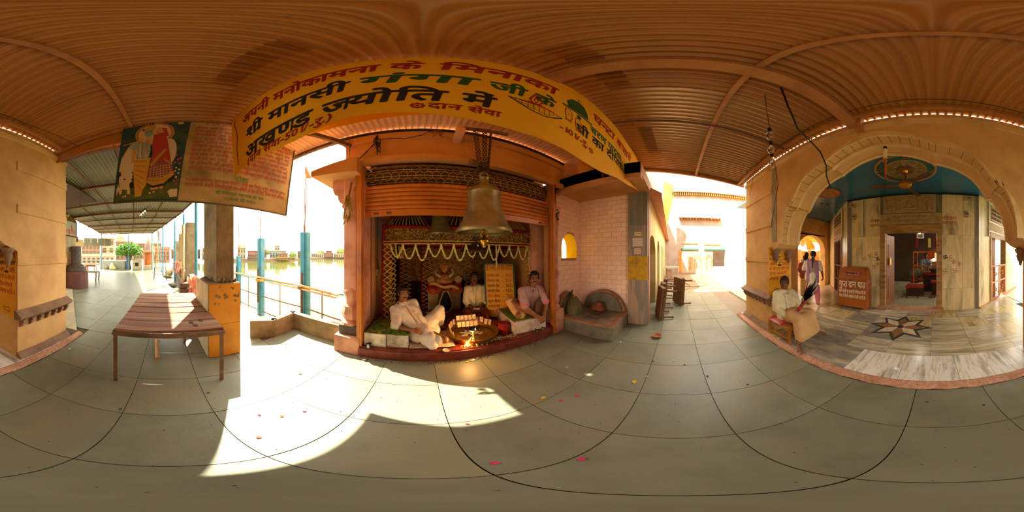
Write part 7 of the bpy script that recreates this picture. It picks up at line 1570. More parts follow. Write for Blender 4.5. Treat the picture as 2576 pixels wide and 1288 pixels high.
# ---------------------------------------------------------------- people
m_skin = mat('brown_skin', '9c6440', '8c5636', scale=12, rough=.5, spec=.35); m_skin2 = mat('dark_brown_skin', '7c4c30', '6c4028', scale=12, rough=.5, spec=.35)
m_hair = mat('black_hair', '120e0c', '1e1814', scale=60, stretch=(3, 3, 1), rough=.45)
m_eyew = mat('eye_white', 'e0d8cc', None, rough=.3); m_iris = mat('eye_iris', '1c100a', None, rough=.2); m_lip = mat('lip_brown', '8c4c3c', None, rough=.5)
V = lambda *a: Vector(a)
def caps(mm, chain, n=10):
    """chain of (point, radius): tapered capsules with round joints"""
    for i, (p, r) in enumerate(chain):
        mm.ball(p, r, n, 8)
        if i: q, s_ = chain[i - 1]; 
        if i and (Vector(p) - Vector(q)).length > 1e-4: mm.cyl(q, p, s_, r, n=n)
def blob(name, mm, m_, parent, vox=.008, it=3, wr=0, wf=9, seed=0):
    me = bpy.data.meshes.new('tmp'); me.from_pydata([tuple(v) for v in mm.v], [], mm.f)
    bm = bmesh.new(); bm.from_mesh(me); bmesh.ops.recalc_face_normals(bm, faces=bm.faces); bm.to_mesh(me); bm.free()
    o = bpy.data.objects.new('tmp', me); C.objects.link(o)
    md = o.modifiers.new('r', 'REMESH'); md.mode = 'VOXEL'; md.voxel_size = vox
    ms_ = o.modifiers.new('s', 'SMOOTH'); ms_.factor = .5; ms_.iterations = it
    dg = bpy.context.evaluated_depsgraph_get(); m2 = bpy.data.meshes.new_from_object(o.evaluated_get(dg)); bpy.data.objects.remove(o); bpy.data.meshes.remove(me)
    if wr:
        nor = [v.normal.copy() for v in m2.vertices]
        for v, nn in zip(m2.vertices, nor):
            p = v.co * wf + V(seed, 0, 0); v.co += nn * (wr * (noise.noise((p.x, p.y, p.z * .55)) + .5 * noise.noise(p * 2.3)))
    o0 = wloc(parent)
    for v in m2.vertices: v.co -= o0
    m2.name = name; m2.materials.clear(); m2.materials.append(m_)
    for p in m2.polygons: p.use_smooth = True
    o = bpy.data.objects.new(name, m2); C.objects.link(o); o.parent = parent; return o
def hand(mm, wr, d, nrm, side, curl=35, s=1.0):
    """palm, four unequal bent fingers and a thumb; d finger direction, nrm back-of-hand normal, side: +1 thumb on the (d x nrm) side"""
    d = Vector(d).normalized(); nrm = Vector(nrm); nrm = (nrm - d * nrm.dot(d)).normalized(); l = d.cross(nrm) * side
    wr = Vector(wr)
    for k in range(4): caps(mm, [(wr + l * .012 * (1.5 - k) * s, .016 * s), (wr + d * .085 * s + l * (.021 * (1.5 - k)) * s, .0125 * s)], 7)
    for k, (ln, dl) in enumerate(((.070, .085), (.080, .088), (.075, .085), (.058, .078))):
        p = wr + d * dl * s + l * (.021 * (1.5 - k)) * s; ch = [(p, .0105 * s)]; dd = d.copy(); 
        for j, f in enumerate((.45, .32, .25)):
            dd = (Matrix.Rotation(-R(curl * (.8 if j == 0 else 1)) , 3, d.cross(nrm)) @ dd); p = p + dd * ln * f * s; ch.append((p, (.0098, .009, .008)[j] * s))
        caps(mm, ch, 7)
    t0 = wr + d * .03 * s + l * .03 * s; t1 = t0 + (d * .5 + l * .75 - nrm * .25).normalized() * .038 * s; t2 = t1 + (d * .85 + l * .3 - nrm * .35).normalized() * .03 * s
    caps(mm, [(wr + d * .01 * s + l * .012 * s, .016 * s), (t0, .0145 * s), (t1, .012 * s), (t2, .0105 * s), (t2 + (d * .9 - nrm * .3).normalized() * .022 * s, .009 * s)], 7)
def head_caps(mm, h, f, u, s=1.0):
    f = Vector(f).normalized(); u = Vector(u); u = (u - f * u.dot(f)).normalized(); r = f.cross(u)
    A = (r, f, u); P = lambda x, y, z: h + (r * x + f * y + u * z) * s
    mm.ball(P(0, -.012, .030), (.076 * s, .094 * s, .086 * s), 20, 14, A)
    mm.ball(P(0, .028, -.02), (.062 * s, .062 * s, .085 * s), 18, 12, A)
    caps(mm, [(P(-.045, .01, -.055), .026 * s), (P(0, .062, -.088), .024 * s), (P(.045, .01, -.055), .026 * s)], 10)
    mm.ball(P(-.04, .055, -.022), (.024 * s, .022 * s, .026 * s), 10, 7, A); mm.ball(P(.04, .055, -.022), (.024 * s, .022 * s, .026 * s), 10, 7, A)
    caps(mm, [(P(0, .086, .016), .010 * s), (P(0, .104, -.018), .0125 * s)], 8); caps(mm, [(P(-.012, .094, -.024), .0095 * s), (P(.012, .094, -.024), .0095 * s)], 8)
    caps(mm, [(P(-.042, .072, .026), .011 * s), (P(0, .083, .028), .011 * s), (P(.042, .072, .026), .011 * s)], 8)
    mm.ball(P(0, .082, -.055), (.024 * s, .012 * s, .014 * s), 10, 6, A)
    for q in (-1, 1): mm.ball(P(.078 * q, -.008, -.004), (.011 * s, .02 * s, .032 * s), 10, 7, A)
    return P, A
def face_parts(par, P, A, s=1.0, moustache=True, hair='short', brow=True):
    for q in (-1, 1):
        ey = M().ball(P(.031 * q, .074, .006), (.0145 * s, .010 * s, .0085 * s), 10, 7, A).build('eye', m_eyew, par, smooth=True)
        M().ball(P(.031 * q, .0815, .006), (.0068 * s, .0045 * s, .0072 * s), 9, 6, A).build('iris', m_iris, ey, smooth=True)
        mm = M(); caps(mm, [(P(.046 * q, .079, .014), .0022 * s), (P(.031 * q, .0855, .0155), .0028 * s), (P(.016 * q, .083, .012), .0022 * s)], 6); mm.build('eyelid', m_hair, par)
        mm = M(); caps(mm, [(P(.052 * q, .074, .030), .0032 * s), (P(.034 * q, .086, .036), .0045 * s), (P(.014 * q, .091, .031), .0036 * s)], 6); mm.build('eyebrow', m_hair, par)
    mm = M(); caps(mm, [(P(-.022, .084, -.053), .0045 * s), (P(0, .094, -.051), .0062 * s), (P(.022, .084, -.053), .0045 * s)], 7); mm.build('lips', m_lip, par, smooth=True)
    if moustache:
        mm = M(); caps(mm, [(P(-.030, .083, -.045), .0042 * s), (P(-.012, .096, -.037), .0062 * s), (P(.012, .096, -.037), .0062 * s), (P(.030, .083, -.045), .0042 * s)], 7); mm.build('moustache', m_hair, par, smooth=True)
    mm = M(); mm.ball(P(0, -.026, .044), (.088 * s, .098 * s, .094 * s), 18, 12, A); mm.ball(P(0, .050, .096), (.066 * s, .044 * s, .032 * s), 12, 8, A); mm.ball(P(-.03, .055, .09), (.035 * s, .034 * s, .022 * s), 10, 7, A)
    if hair == 'short':
        for q in (-1, 1): mm.ball(P(.070 * q, .010, .032), (.017 * s, .036 * s, .045 * s), 10, 7, A)
    blob('hair', mm, m_hair, par, .007, 2, .004, 60)
def figure(name, lab, base, J, skin, vox=.0075, fingers=True, s=1.0, feet=True, moustache=True, curlL=30, curlR=30, hair='short'):
    t = thing(name, lab, 'person', base); mm = M(); G = lambda k: Vector(J[k])
    pel, che, nek, h = G('pelvis'), G('chest'), G('neck'), G('head'); rt = (G('shR') - G('shL')).normalized()
    for k in (-1, 1): caps(mm, [(pel + rt * .075 * k, .098 * s), ((pel + che) / 2 + rt * .065 * k, .088 * s), (che + rt * .085 * k, .098 * s)], 12)
    caps(mm, [(G('shL'), .052 * s), (nek - (nek - che) * .12, .06 * s), (G('shR'), .052 * s)], 10)
    caps(mm, [(nek, .056 * s), (h - Vector(J['up']) * .05, .052 * s)], 12)
    P, A = head_caps(mm, h, J['face'], J['up'], s)
    for q in 'LR':
        caps(mm, [(G('sh' + q), .052 * s), ((G('sh' + q) + G('el' + q)) / 2, .045 * s), (G('el' + q), .038 * s), ((G('el' + q) * .6 + G('wr' + q) * .4), .037 * s), (G('wr' + q), .025 * s)], 10)
        d = Vector(J.get('hd' + q, G('wr' + q) - G('el' + q))); n_ = Vector(J.get('hn' + q, (0, 0, 1)))
        hand(mm, G('wr' + q), d, n_, J.get('hs' + q, 1), curlL if q == 'L' else curlR, s)
        caps(mm, [(pel + rt * (.09 if q == 'R' else -.09), .095 * s), ((G('kn' + q) * .5 + pel * .5), .078 * s), (G('kn' + q), .056 * s)], 11)
        caps(mm, [(G('kn' + q), .056 * s), (G('kn' + q) * .65 + G('an' + q) * .35, .054 * s), (G('an' + q), .034 * s)], 10)
        if feet:
            a = G('an' + q); to = G('to' + q); d = (to - a); sd_ = d.cross(V(0, 0, 1)).normalized() if abs(d.normalized().z) < .9 else rt
            caps(mm, [(a, .034 * s), (a + d * .55, .032 * s), (a + d * .8, .028 * s)], 9); caps(mm, [(a, .034 * s), (a - d * .22 - V(0, 0, .012), .03 * s)], 8)
            for k in range(5): caps(mm, [(a + d * .62 + sd_ * (.022 - .011 * k) * s, .015 * s), (a + d * (1.0 - .04 * k) + sd_ * (.034 - .016 * k) * s, (.014 - .0012 * k) * s)], 7)
    blob('body', mm, skin, t, vox, 2)
    if J.get('showface', True): face_parts(t, P, A, s, moustache, hair)
    return t, P, A
def shirt(par, J, m_, r=.022, sleeve=.85, hem=None, wr=.007, collar=True, vox=.009, nm='shirt', m_c=None, s=1.0):
    G = lambda k: Vector(J[k]); pel, che, nek = G('pelvis'), G('chest'), G('neck'); rt = (G('shR') - G('shL')).normalized(); mm = M()
    ax = (che - pel).normalized(); lo = pel - ax * .03 if hem is None else Vector(hem)
    for k in (-1, 1): caps(mm, [(lo + rt * .09 * k, .098 + r), ((pel + che) / 2 + rt * .07 * k, .092 + r), (che + rt * .085 * k, .098 + r)], 12)
    caps(mm, [(G('shL'), .052 + r), (nek - (nek - che) * .25, .058 + r * .6), (G('shR'), .052 + r)], 10)
    for q in 'LR':
        if sleeve <= 1: e = G('sh' + q) + (G('el' + q) - G('sh' + q)) * sleeve; caps(mm, [(G('sh' + q), .052 + r), (e, .044 + r * 1.2)], 10)
        else: e = G('el' + q) + (G('wr' + q) - G('el' + q)) * (sleeve - 1); caps(mm, [(G('sh' + q), .052 + r), (G('el' + q), .042 + r), (e, .034 + r)], 10)
    o = blob(nm, mm, m_, par, vox, 9, wr * 2.1, 8, pel.x)
    if collar:
        f = Vector(J['face']); f.z = 0; f = f.normalized(); up = (nek - che).normalized(); f2 = (Vector(J.get('front', f)) - up * Vector(J.get('front', f)).dot(up)).normalized(); r2 = f2.cross(up)
        for q in (-1, 1):
            c_ = M(); b0 = nek + up * .012
            pts = [b0 - f2 * .074, b0 + r2 * (.07 * q) - f2 * .02, b0 + r2 * (.064 * q) + f2 * .05 - up * .015, b0 + r2 * (.03 * q) + f2 * .105 - up * .045]
            for a, b in zip(pts, pts[1:]):
                oa, ob = (a - nek).normalized() * .02, (b - nek).normalized() * .02
                c_.add([a + up * .012, b + up * .012, b + ob - up * .035, a + oa - up * .035, a + up * .014 + oa * .2, b + up * .014 + ob * .2, b + ob * 1.15 - up * .035, a + oa * 1.15 - up * .035], [(0, 1, 2, 3), (4, 5, 6, 7), (0, 1, 5, 4), (2, 3, 7, 6)])
            c_.build('collar', m_c or m_, o, smooth=True)
        M().torus(nek - up * .004 + f2 * .008, .066, .016, 20, 7, ax=(r2, (f2 - up * .25).normalized(), (up + f2 * .25).normalized())).build('collar_band', m_c or m_, o, smooth=True)
        pk_ = M(); ln = [nek - up * .05 + f2 * .10] + [che + (pel - che) * t_ + f2 * (.109 + r) for t_ in (.1, .35, .6, .85)]
        for a, b in zip(ln, ln[1:]): pk_.bar(a, b, .028, .010, up=f2)
        pk_.build('placket', m_c or m_, o)
        bm_ = M()
        for k in range(4): bm_.ball(che + (pel - che) * (.12 + .22 * k) + f2 * (.128 + r), .0055, 7, 5)
        bm_.build('button', m_tube, o)
    return o
m_kurta = mat('cream_kurta', 'e8d8c4', 'dccab4', scale=7, rough=.85, bump=.15, bscale=14); m_dhoti = mat('white_dhoti', 'dcd0bc', 'ccbca4', scale=7, rough=.85, bump=.15, bscale=14); m_shirtw = mat('cream_shirt', 'e0d0a8', 'd4c298', scale=8, rough=.85, bump=.12, bscale=16)
m_strip = mat('pink_striped_cotton', 'c8a09c', 'b08888', scale=16, stretch=(7, 7, .5), rough=.85); m_peach = mat('peach_dhoti', 'e0b078', 'd0a068', scale=6, rough=.85, bump=.15, bscale=14); m_brown = mat('rust_lungi', '8c4424', '7a381c', scale=5, rough=.9, bump=.15, bscale=12); m_tan = mat('tan_lungi', 'c89c68', 'bc905c', scale=8, rough=.9, bump=.12, bscale=14)
# 1 reclining man in cream kurta
J1 = dict(pelvis=(.0, 2.36, .32), chest=(-.25, 2.52, .62), neck=(-.31, 2.55, .76), head=(-.285, 2.53, .905), face=(.45, -.85, -.08), up=(-.05, .02, 1), front=(.5, -.7, .4),
          shL=(-.40, 2.42, .665), elL=(-.35, 2.235, .455), wrL=(-.12, 2.135, .45), hdL=(1, .02, -.22), hnL=(.1, -.6, .8), hsL=-1,
          shR=(-.13, 2.66, .70), elR=(-.06, 2.80, .46), wrR=(-.12, 2.92, .26), hdR=(-.2, .8, -.2), hnR=(0, .2, 1), hsR=1,
          knL=(.30, 2.10, .30), anL=(.02, 2.36, .24), toL=(-.1, 2.45, .22), knR=(.31, 2.66, .60), anR=(.26, 2.78, .24), toR=(.42, 2.74, .20))
p1, P1, A1 = figure('person', 'man in a cream kurta reclining on one elbow, one knee raised, looking at the viewer', (0, 2.4, .17), J1, m_skin)
shirt(p1, J1, m_kurta, .026, .95, None, .008)
mm = M(); caps(mm, [(V(-.07, 2.42, .42), .115), (V(.02, 2.30, .34), .13), (V(.10, 2.16, .29), .12), (V(.14, 2.05, .24), .07)], 12); caps(mm, [(V(.02, 2.42, .36), .13), (V(.12, 2.35, .30), .10)], 12)
blob('kurta_skirt', mm, m_kurta, p1, .010, 3, .012, 9, 3)
mm = M(); caps(mm, [(V(.03, 2.44, .34), .135), (V(.165, 2.53, .46), .118), (V(.30, 2.66, .60), .078)], 12); caps(mm, [(V(.30, 2.66, .60), .075), (V(.31, 2.70, .46), .085), (V(.28, 2.74, .33), .095)], 12); caps(mm, [(V(.02, 2.30, .31), .11), (V(.14, 2.18, .29), .095), (V(.22, 2.12, .29), .082)], 12); caps(mm, [(V(.16, 2.5, .42), .07), (V(.20, 2.46, .30), .09), (V(.15, 2.36, .26), .08)], 12)
blob('dhoti', mm, m_dhoti, p1, .010, 3, .012, 10, 8)
M().ball(P1(0, .094, .05), (.006, .003, .009), 8, 5, A1).build('forehead_mark', m_red, p1)
# 2 kneeling man in cream shirt at the back
J2 = dict(pelvis=(1.10, 3.28, .36), chest=(1.10, 3.26, .70), neck=(1.10, 3.25, .875), head=(1.085, 3.23, 1.035), face=(-.35, -.93, .0), up=(-.06, 0, 1), front=(-.3, -.95, .1),
          shL=(.93, 3.25, .80), elL=(.89, 3.17, .56), wrL=(.96, 3.02, .46), hdL=(.7, -.5, -.3), hnL=(-.3, -.3, .8), hsL=1,
          shR=(1.28, 3.27, .80), elR=(1.33, 3.17, .56), wrR=(1.12, 3.00, .455), hdR=(-.8, -.3, -.2), hnR=(.2, -.4, .8), hsR=-1,
          knL=(.92, 2.95, .25), anL=(.98, 3.35, .23), toL=(1.0, 3.45, .2), knR=(1.22, 2.93, .25), anR=(1.18, 3.35, .23), toR=(1.15, 3.45, .2))
p2, P2, A2 = figure('person', 'man in a cream shirt kneeling at the back beside the price board, holding a packet', (1.1, 3.15, .17), J2, m_skin2)
shirt(p2, J2, m_shirtw, .026, 1.35, None, .007)
mm = M()
for x0, x1 in ((1.03, .92), (1.17, 1.22)): caps(mm, [(V(x0, 3.28, .32), .14), (V(x1, 3.08, .31), .125), (V(x1, 2.92, .27), .095)], 12)
caps(mm, [(V(.92, 3.0, .25), .08), (V(1.22, 2.98, .25), .08)], 10); caps(mm, [(V(.95, 3.3, .27), .11), (V(1.22, 3.3, .27), .11)], 10)
blob('lungi', mm, m_brown, p2, .010, 3, .010, 8, 5)
tag(M().obox((1.035, 2.955, .45), (.05, .01, -.005), (-.006, .03, 0), (0, 0, .014)).build('paper_packet', mat('cream_paper', 'd8c89c', None)), 'small cream packet held in the hands of the kneeling man', 'packet')
# 3 man in pink striped shirt sitting on the right block
J3 = dict(pelvis=(1.80, 2.52, .50), chest=(1.83, 2.34, .80), neck=(1.85, 2.28, .955), head=(1.855, 2.23, 1.10), face=(-.62, -.78, -.05), up=(-.03, 0, 1), front=(-.6, -.75, -.2),
          shL=(1.655, 2.33, .88), elL=(1.62, 2.20, .62), wrL=(1.79, 2.05, .43), hdL=(.55, -.25, -.7), hnL=(-.2, -.9, .2), hsL=-1,
          shR=(2.02, 2.28, .88), elR=(2.05, 2.12, .63), wrR=(1.90, 2.03, .42), hdR=(-.3, -.15, -.8), hnR=(.3, -.9, .1), hsR=1,
          knL=(1.46, 2.42, .70), anL=(1.80, 2.08, .43), toL=(1.90, 2.00, .36), knR=(1.50, 2.22, .47), anR=(1.72, 2.45, .45), toR=(1.82, 2.5, .44))
p3, P3, A3 = figure('person', 'man in a pink striped shirt sitting on the marble block, hands at his ankle', (1.75, 2.3, .40), J3, m_skin)
shirt(p3, J3, m_strip, .026, .9, None, .007)
mm = M()
for q in 'LR': e = Vector(J3['sh' + q]) + (Vector(J3['el' + q]) - Vector(J3['sh' + q])) * .93; d = (Vector(J3['el' + q]) - Vector(J3['sh' + q])).normalized(); M().cyl(e - d * .02, e + d * .022, .079, .075, n=16).build('pink_cuff', mat('pink_cloth', 'e07080', None, rough=.8), p3, smooth='auto')
mm = M(); caps(mm, [(V(1.78, 2.55, .50), .125), (V(1.60, 2.50, .60), .105), (V(1.47, 2.43, .69), .078)], 12); caps(mm, [(V(1.47, 2.43, .69), .075), (V(1.50, 2.38, .57), .07), (V(1.53, 2.30, .47), .06)], 12); caps(mm, [(V(1.78, 2.5, .47), .11), (V(1.64, 2.32, .46), .09), (V(1.56, 2.24, .46), .078)], 12)
blob('dhoti', mm, m_peach, p3, .009, 3, .010, 10, 2)
mm = M(); 
for k in range(4): mm.torus(Vector(J3['wrL']) + V(-.012, .012, .03) + V(-.005, .005, .010) * k, .030, .0035, 14, 5, ax=(V(.8, .5, 0).normalized(), V(-.3, .5, .8).normalized(), V(.5, -.5, -.6).normalized()))
mm.build('red_thread', m_redcl, p3)
mm = M(); caps(mm, [(V(1.90, 2.205, .93), .003), (V(1.905, 2.16, .80), .003), (V(1.92, 2.17, .74), .003)], 5); mm.build('neck_cord', m_black, p3)
# 4 boy on the bench with the feather whisk
bn_ = thing('low_wooden_bench', 'low yellow-brown wooden bench under the seated boy at the arch pier', 'bench', (2.18, -1.83, .05)); m_bw = mat('varnished_wood', 'b8782c', '8c5418', scale=4, stretch=(2, 8, 1), rough=.5)
bevel(M().box(1.86, 2.44, -2.14, -1.51, .30, .355).build('seat', m_bw, bn_), .01)
for x in (1.89, 2.41):
    for y in (-2.11, -1.54): M().box(x - .025, x + .025, y - .025, y + .025, .045, .31).build('leg', m_bw, bn_)
for y in (-2.11, -1.54): M().box(1.9, 2.4, y - .012, y + .012, .12, .15).build('stretcher', m_bw, bn_)
cu_ = thing('red_cushion', 'shiny red cushion on the low bench behind the seated boy', 'cushion', (2.25, -1.7, .355)); M().grid(lambda u, v: (2.02 + .42 * u, -1.96 + .46 * v, .357 + .05 * (max(0, math.sin(math.pi * u)) ** .4) * (max(0, math.sin(math.pi * v)) ** .4)), 12, 12).build('cover', mat('red_satin', 'a82c30', 'c86058', scale=14, rough=.35), cu_, smooth=True)
J4 = dict(pelvis=(2.20, -1.76, .47), chest=(2.27, -1.745, .76), neck=(2.27, -1.74, .895), head=(2.255, -1.735, 1.02), face=(-.72, .68, -.02), up=(.0, .03, 1), front=(-.9, .35, .05),
          shL=(2.22, -1.90, .83), elL=(2.12, -1.93, .60), wrL=(2.00, -1.79, .515), hdL=(-.5, .7, -.2), hnL=(-.5, -.2, .8), hsL=-1,
          shR=(2.28, -1.59, .83), elR=(2.20, -1.52, .60), wrR=(2.01, -1.63, .50), hdR=(-.5, -.7, -.1), hnR=(-.5, .3, .8), hsR=1,
          knL=(1.86, -1.98, .50), anL=(1.80, -2.06, .13), toL=(1.66, -2.16, .075), knR=(1.80, -1.64, .49), anR=(1.70, -1.56, .12), toR=(1.56, -1.46, .075))
J4['shL'], J4['shR'] = J4['shL'], J4['shR']
p4, P4, A4 = figure('person', 'boy in cream shirt and tan wrap on the low bench holding a feather whisk', (2.1, -1.76, .05), J4, m_skin2, s=.94, moustache=False, curlL=60, curlR=60)
shirt(p4, J4, m_shirtw, .022, 1.75, None, .007)
mm = M(); caps(mm, [(V(2.18, -1.76, .47), .135), (V(2.0, -1.86, .50), .115), (V(1.86, -1.97, .50), .095)], 12); caps(mm, [(V(2.15, -1.72, .47), .125), (V(1.97, -1.67, .50), .115), (V(1.81, -1.65, .49), .095)], 12)
for k in range(7): a = k / 6; caps(mm, [(V(1.86 - .06 * a, -1.98 + .34 * a, .475), .088), (V(1.80 - .07 * a, -2.01 + .38 * a, .21), .095)], 12)
blob('lungi', mm, m_tan, p4, .011, 10, .009, 6, 1)
wk = thing('feather_whisk', 'whisk of dark feathers with a red bound handle held by the seated boy', 'whisk', (1.96, -1.72, .45))
h0, h1, tip = V(1.985, -1.705, .47), V(1.93, -1.90, .72), V(1.88, -2.06, .95)
M().tube([h0, (h0 + h1) / 2, h1], .022, 8, .03).build('bound_handle', mat('red_cloth', 'a83224', None), wk, smooth=True)
for k in range(5): p = h0 + (h1 - h0) * (k + .5) / 5; dd_ = (h1 - h0).normalized(); M().torus(p, .027, .006, 12, 5, ax=(dd_.orthogonal().normalized(), dd_.cross(dd_.orthogonal().normalized()), dd_)).build('binding', m_redcl, wk, smooth=True)
m_fe = mat('dark_feather', '1c1614', '2c2a20', scale=12, rough=.6)
for k in range(110):
    d = (tip - h1).normalized(); e = h1 + d * random.uniform(.16, .36) + V(random.gauss(0, .05), random.gauss(0, .05), random.gauss(0, .05)); s_ = (e - h1).cross(V(random.random(), random.random(), 1)).normalized(); md_ = (h1 + e) / 2 + V(random.gauss(0, .012), random.gauss(0, .012), .01)
    M().add([h1 - s_ * .008, h1 + s_ * .008, md_ + s_ * .020, e + s_ * .006, e - s_ * .006, md_ - s_ * .020], [(0, 1, 2, 5), (5, 2, 3, 4)]).build('feather', m_fe, wk)
# 5 woman walking away with lilac scarf
J5 = dict(pelvis=(3.16, -3.42, .92), chest=(3.16, -3.44, 1.22), neck=(3.15, -3.44, 1.38), head=(3.14, -3.45, 1.53), face=(.55, -.83, -.06), up=(0, -.03, 1), front=(.6, -.8, 0),
          shL=(3.31, -3.34, 1.30), elL=(3.42, -3.32, 1.06), wrL=(3.40, -3.50, .90), hdL=(.1, -.4, -.8), hnL=(1, .2, 0), hsL=-1,
          shR=(3.00, -3.55, 1.30), elR=(2.94, -3.60, 1.05), wrR=(3.0, -3.72, .88), hdR=(.2, -.4, -.8), hnR=(-1, -.2, 0), hsR=1,
          knL=(3.33, -3.45, .50), anL=(3.36, -3.36, .13), toL=(3.46, -3.50, .075), knR=(3.02, -3.50, .50), anR=(2.93, -3.42, .14), toR=(3.02, -3.58, .075), showface=False)
p5, P5, A5 = figure('person', 'woman in a white tunic, pink trousers and lilac scarf walking away into the hall', (3.15, -3.42, .05), J5, m_skin, s=.95)
shirt(p5, J5, mat('white_tunic', 'e8dccc', 'dccdb8', scale=7, rough=.85), .022, .7, None, .006, collar=False, nm='tunic')
mm = M()
for k in (-1, 1): caps(mm, [(V(3.16 + .06 * k, -3.42 - .035 * k, .95), .125), (V(3.16 + .09 * k, -3.42 - .05 * k, .62), .13)], 12)
blob('tunic_skirt', mm, mat('white_tunic', 'e8dccc', None), p5, .010, 3, .010, 9)
mm = M(); caps(mm, [(V(3.30, -3.44, .62), .10), (V(3.34, -3.42, .40), .085), (V(3.36, -3.37, .17), .062)], 11); caps(mm, [(V(3.05, -3.48, .62), .10), (V(3.0, -3.47, .40), .085), (V(2.94, -3.43, .17), .062)], 11)
blob('trousers', mm, mat('pink_trousers', 'd87c88', 'c86c7a', scale=8, rough=.85), p5, .010, 2, .008, 9)
m_lil = mat('lilac_scarf', 'b888a8', 'a87898', scale=8, rough=.9)
for k in (-1, 1):
    M().grid(lambda u, v, k=k: tuple(V(3.15, -3.44, 1.40 - .66 * v - .05 * u * (1 - v)) + V(-.66, .75, 0) * (.165 + .012 * math.sin(v * 7 + u * 9) - .05 * u * u - .05 * (1 - v) ** 3) + V(-.75, -.66, 0) * (k * (.045 + .12 * u + .02 * v))), 8, 16).build('scarf_end', m_lil, p5, smooth=True)
mm = M(); caps(mm, [(V(3.02, -3.42, 1.36), .02), (V(3.10, -3.36, 1.40), .024), (V(3.20, -3.35, 1.40), .024), (V(3.30, -3.30, 1.36), .02)], 8); mm.build('scarf_fold', m_lil, p5, smooth=True)
mm = M(); mm.ball(P5(0, -.02, .035), (.088, .10, .095), 16, 10, A5); mm.ball(P5(0, -.10, -.03), (.045, .04, .05), 10, 7, A5); caps(mm, [(P5(0, -.10, -.05), .034), (P5(.01, -.135, -.18), .026), (P5(.015, -.15, -.33), .018), (P5(.02, -.145, -.42), .008)], 9)
blob('hair', mm, m_hair, p5, .008, 2, .004, 40)
M().torus(P5(0, -.112, -.065), .032, .007, 14, 5, ax=(A5[0], A5[1], A5[2])).build('hair_tie', m_tube, p5)
# 6, 7 two people farther along the corridor
def walker(lab, x, y, h, mt, mb, shade, f=(.6, -.8, 0), hairm='short'):
    s = h / 1.65; q = lambda dx, dy, z: (x + dx * s, y + dy * s, .05 + z * s)
    J = dict(pelvis=q(0, 0, .88), chest=q(0, 0, 1.18), neck=q(0, 0, 1.36), head=q(.01, -.01, 1.51), face=f, up=(0, 0, 1), shL=q(.15, .10, 1.27), elL=q(.22, .10, 1.0), wrL=q(.20, -.02, .80), shR=q(-.15, -.10, 1.27), elR=q(-.22, -.12, 1.0), wrR=q(-.16, -.2, .82), knL=q(.09, .02, .46), anL=q(.10, .08, .08), toL=q(.18, -.04, .03), knR=q(-.09, -.06, .46), anR=q(-.09, -.02, .08), toR=q(-.0, -.14, .03), hsL=-1, showface=False)
    t, P, A = figure('person', lab, (x, y, .05), J, shade, vox=.012, s=s * .98)
    shirt(t, J, mt, .024, .8, None, .006, False, .012); mm = M()
    for k in (-1, 1): caps(mm, [(V(*q(.06 * k, .02 * k, .88)), .12), (V(*q(.09 * k, .02 * k, .46)), .11), (V(*q(.10 * k, .04 * k, .13)), .09)], 10)
    blob('lower_cloth', mm, mb, t, .013, 2, .008, 8); mm = M(); mm.ball(P(0, -.02, .035), (.086, .098, .092), 14, 9, A); blob('hair', mm, m_hair, t, .010, 2)
    return t
walker('person in a red and yellow patterned sari walking ahead of the woman with the scarf', 3.95, -3.95, 1.5, mat('dark_red_blouse', '8c3430', '7c2c2c', scale=8), mat('yellow_sari', 'c8a050', 'a8803c', scale=18, c3='8c4c30', scale3=12), m_skin2)
walker('man in a white shirt farthest along the corridor, ahead of the sari', 4.55, -4.62, 1.62, mat('white_tunic', 'e8dccc', None), m_dhoti, m_skin2)
# people inside the sanctum: seated, seen dimly
def sitter(lab, x, y, z, mt, mb, f):
    q = lambda dx, dy, dz: (x + dx, y + dy, z + dz); F = Vector(f).normalized(); r = V(-F.y, F.x, 0)
    def w(a, b, c_): return tuple(V(x, y, z + c_) + F * a + r * b)
    J = dict(pelvis=w(0, 0, .10), chest=w(.03, 0, .40), neck=w(.04, 0, .56), head=w(.05, 0, .71), face=f, up=(0, 0, 1), shL=w(.03, .17, .48), elL=w(.12, .2, .26), wrL=w(.28, .08, .2), shR=w(.03, -.17, .48), elR=w(.12, -.2, .26), wrR=w(.28, -.08, .2), knL=w(.28, .22, .12), anL=w(.22, -.05, .06), toL=w(.24, -.18, .05), knR=w(.28, -.22, .12), anR=w(.28, .02, .06), toR=w(.3, .14, .05))
    t, P, A = figure('person', lab, (x, y, z), J, m_skin2, vox=.013); shirt(t, J, mt, .024, .8, None, .006, False, .013); mm = M()
    for k in (-1, 1): caps(mm, [(V(*w(0, .08 * k, .10)), .12), (V(*w(.26, .2 * k, .12)), .095)], 10)
    caps(mm, [(V(*w(.26, .2, .1)), .08), (V(*w(.26, -.2, .1)), .08)], 9); blob('lower_cloth', mm, mb, t, .013, 2, .008, 8); return t
sitter('man in a grey-brown shirt sitting by the left post of the orange frame', .78, -6.65, .42, mat('grey_brown_cloth', '6c5c44', '5c4c38', scale=6), m_brown, (-.6, .8, 0))
sitter('man in a pale blue shirt sitting behind the middle of the orange frame', .35, -7.3, .80, mat('pale_blue_shirt', '8c98a8', '7c8898', scale=6), m_tan, (-.2, 1, 0))
sitter('man in a cream shirt sitting at the right behind the door jamb in the sanctum', -.45, -6.75, .80, m_shirtw, m_peach, (.5, .85, 0))

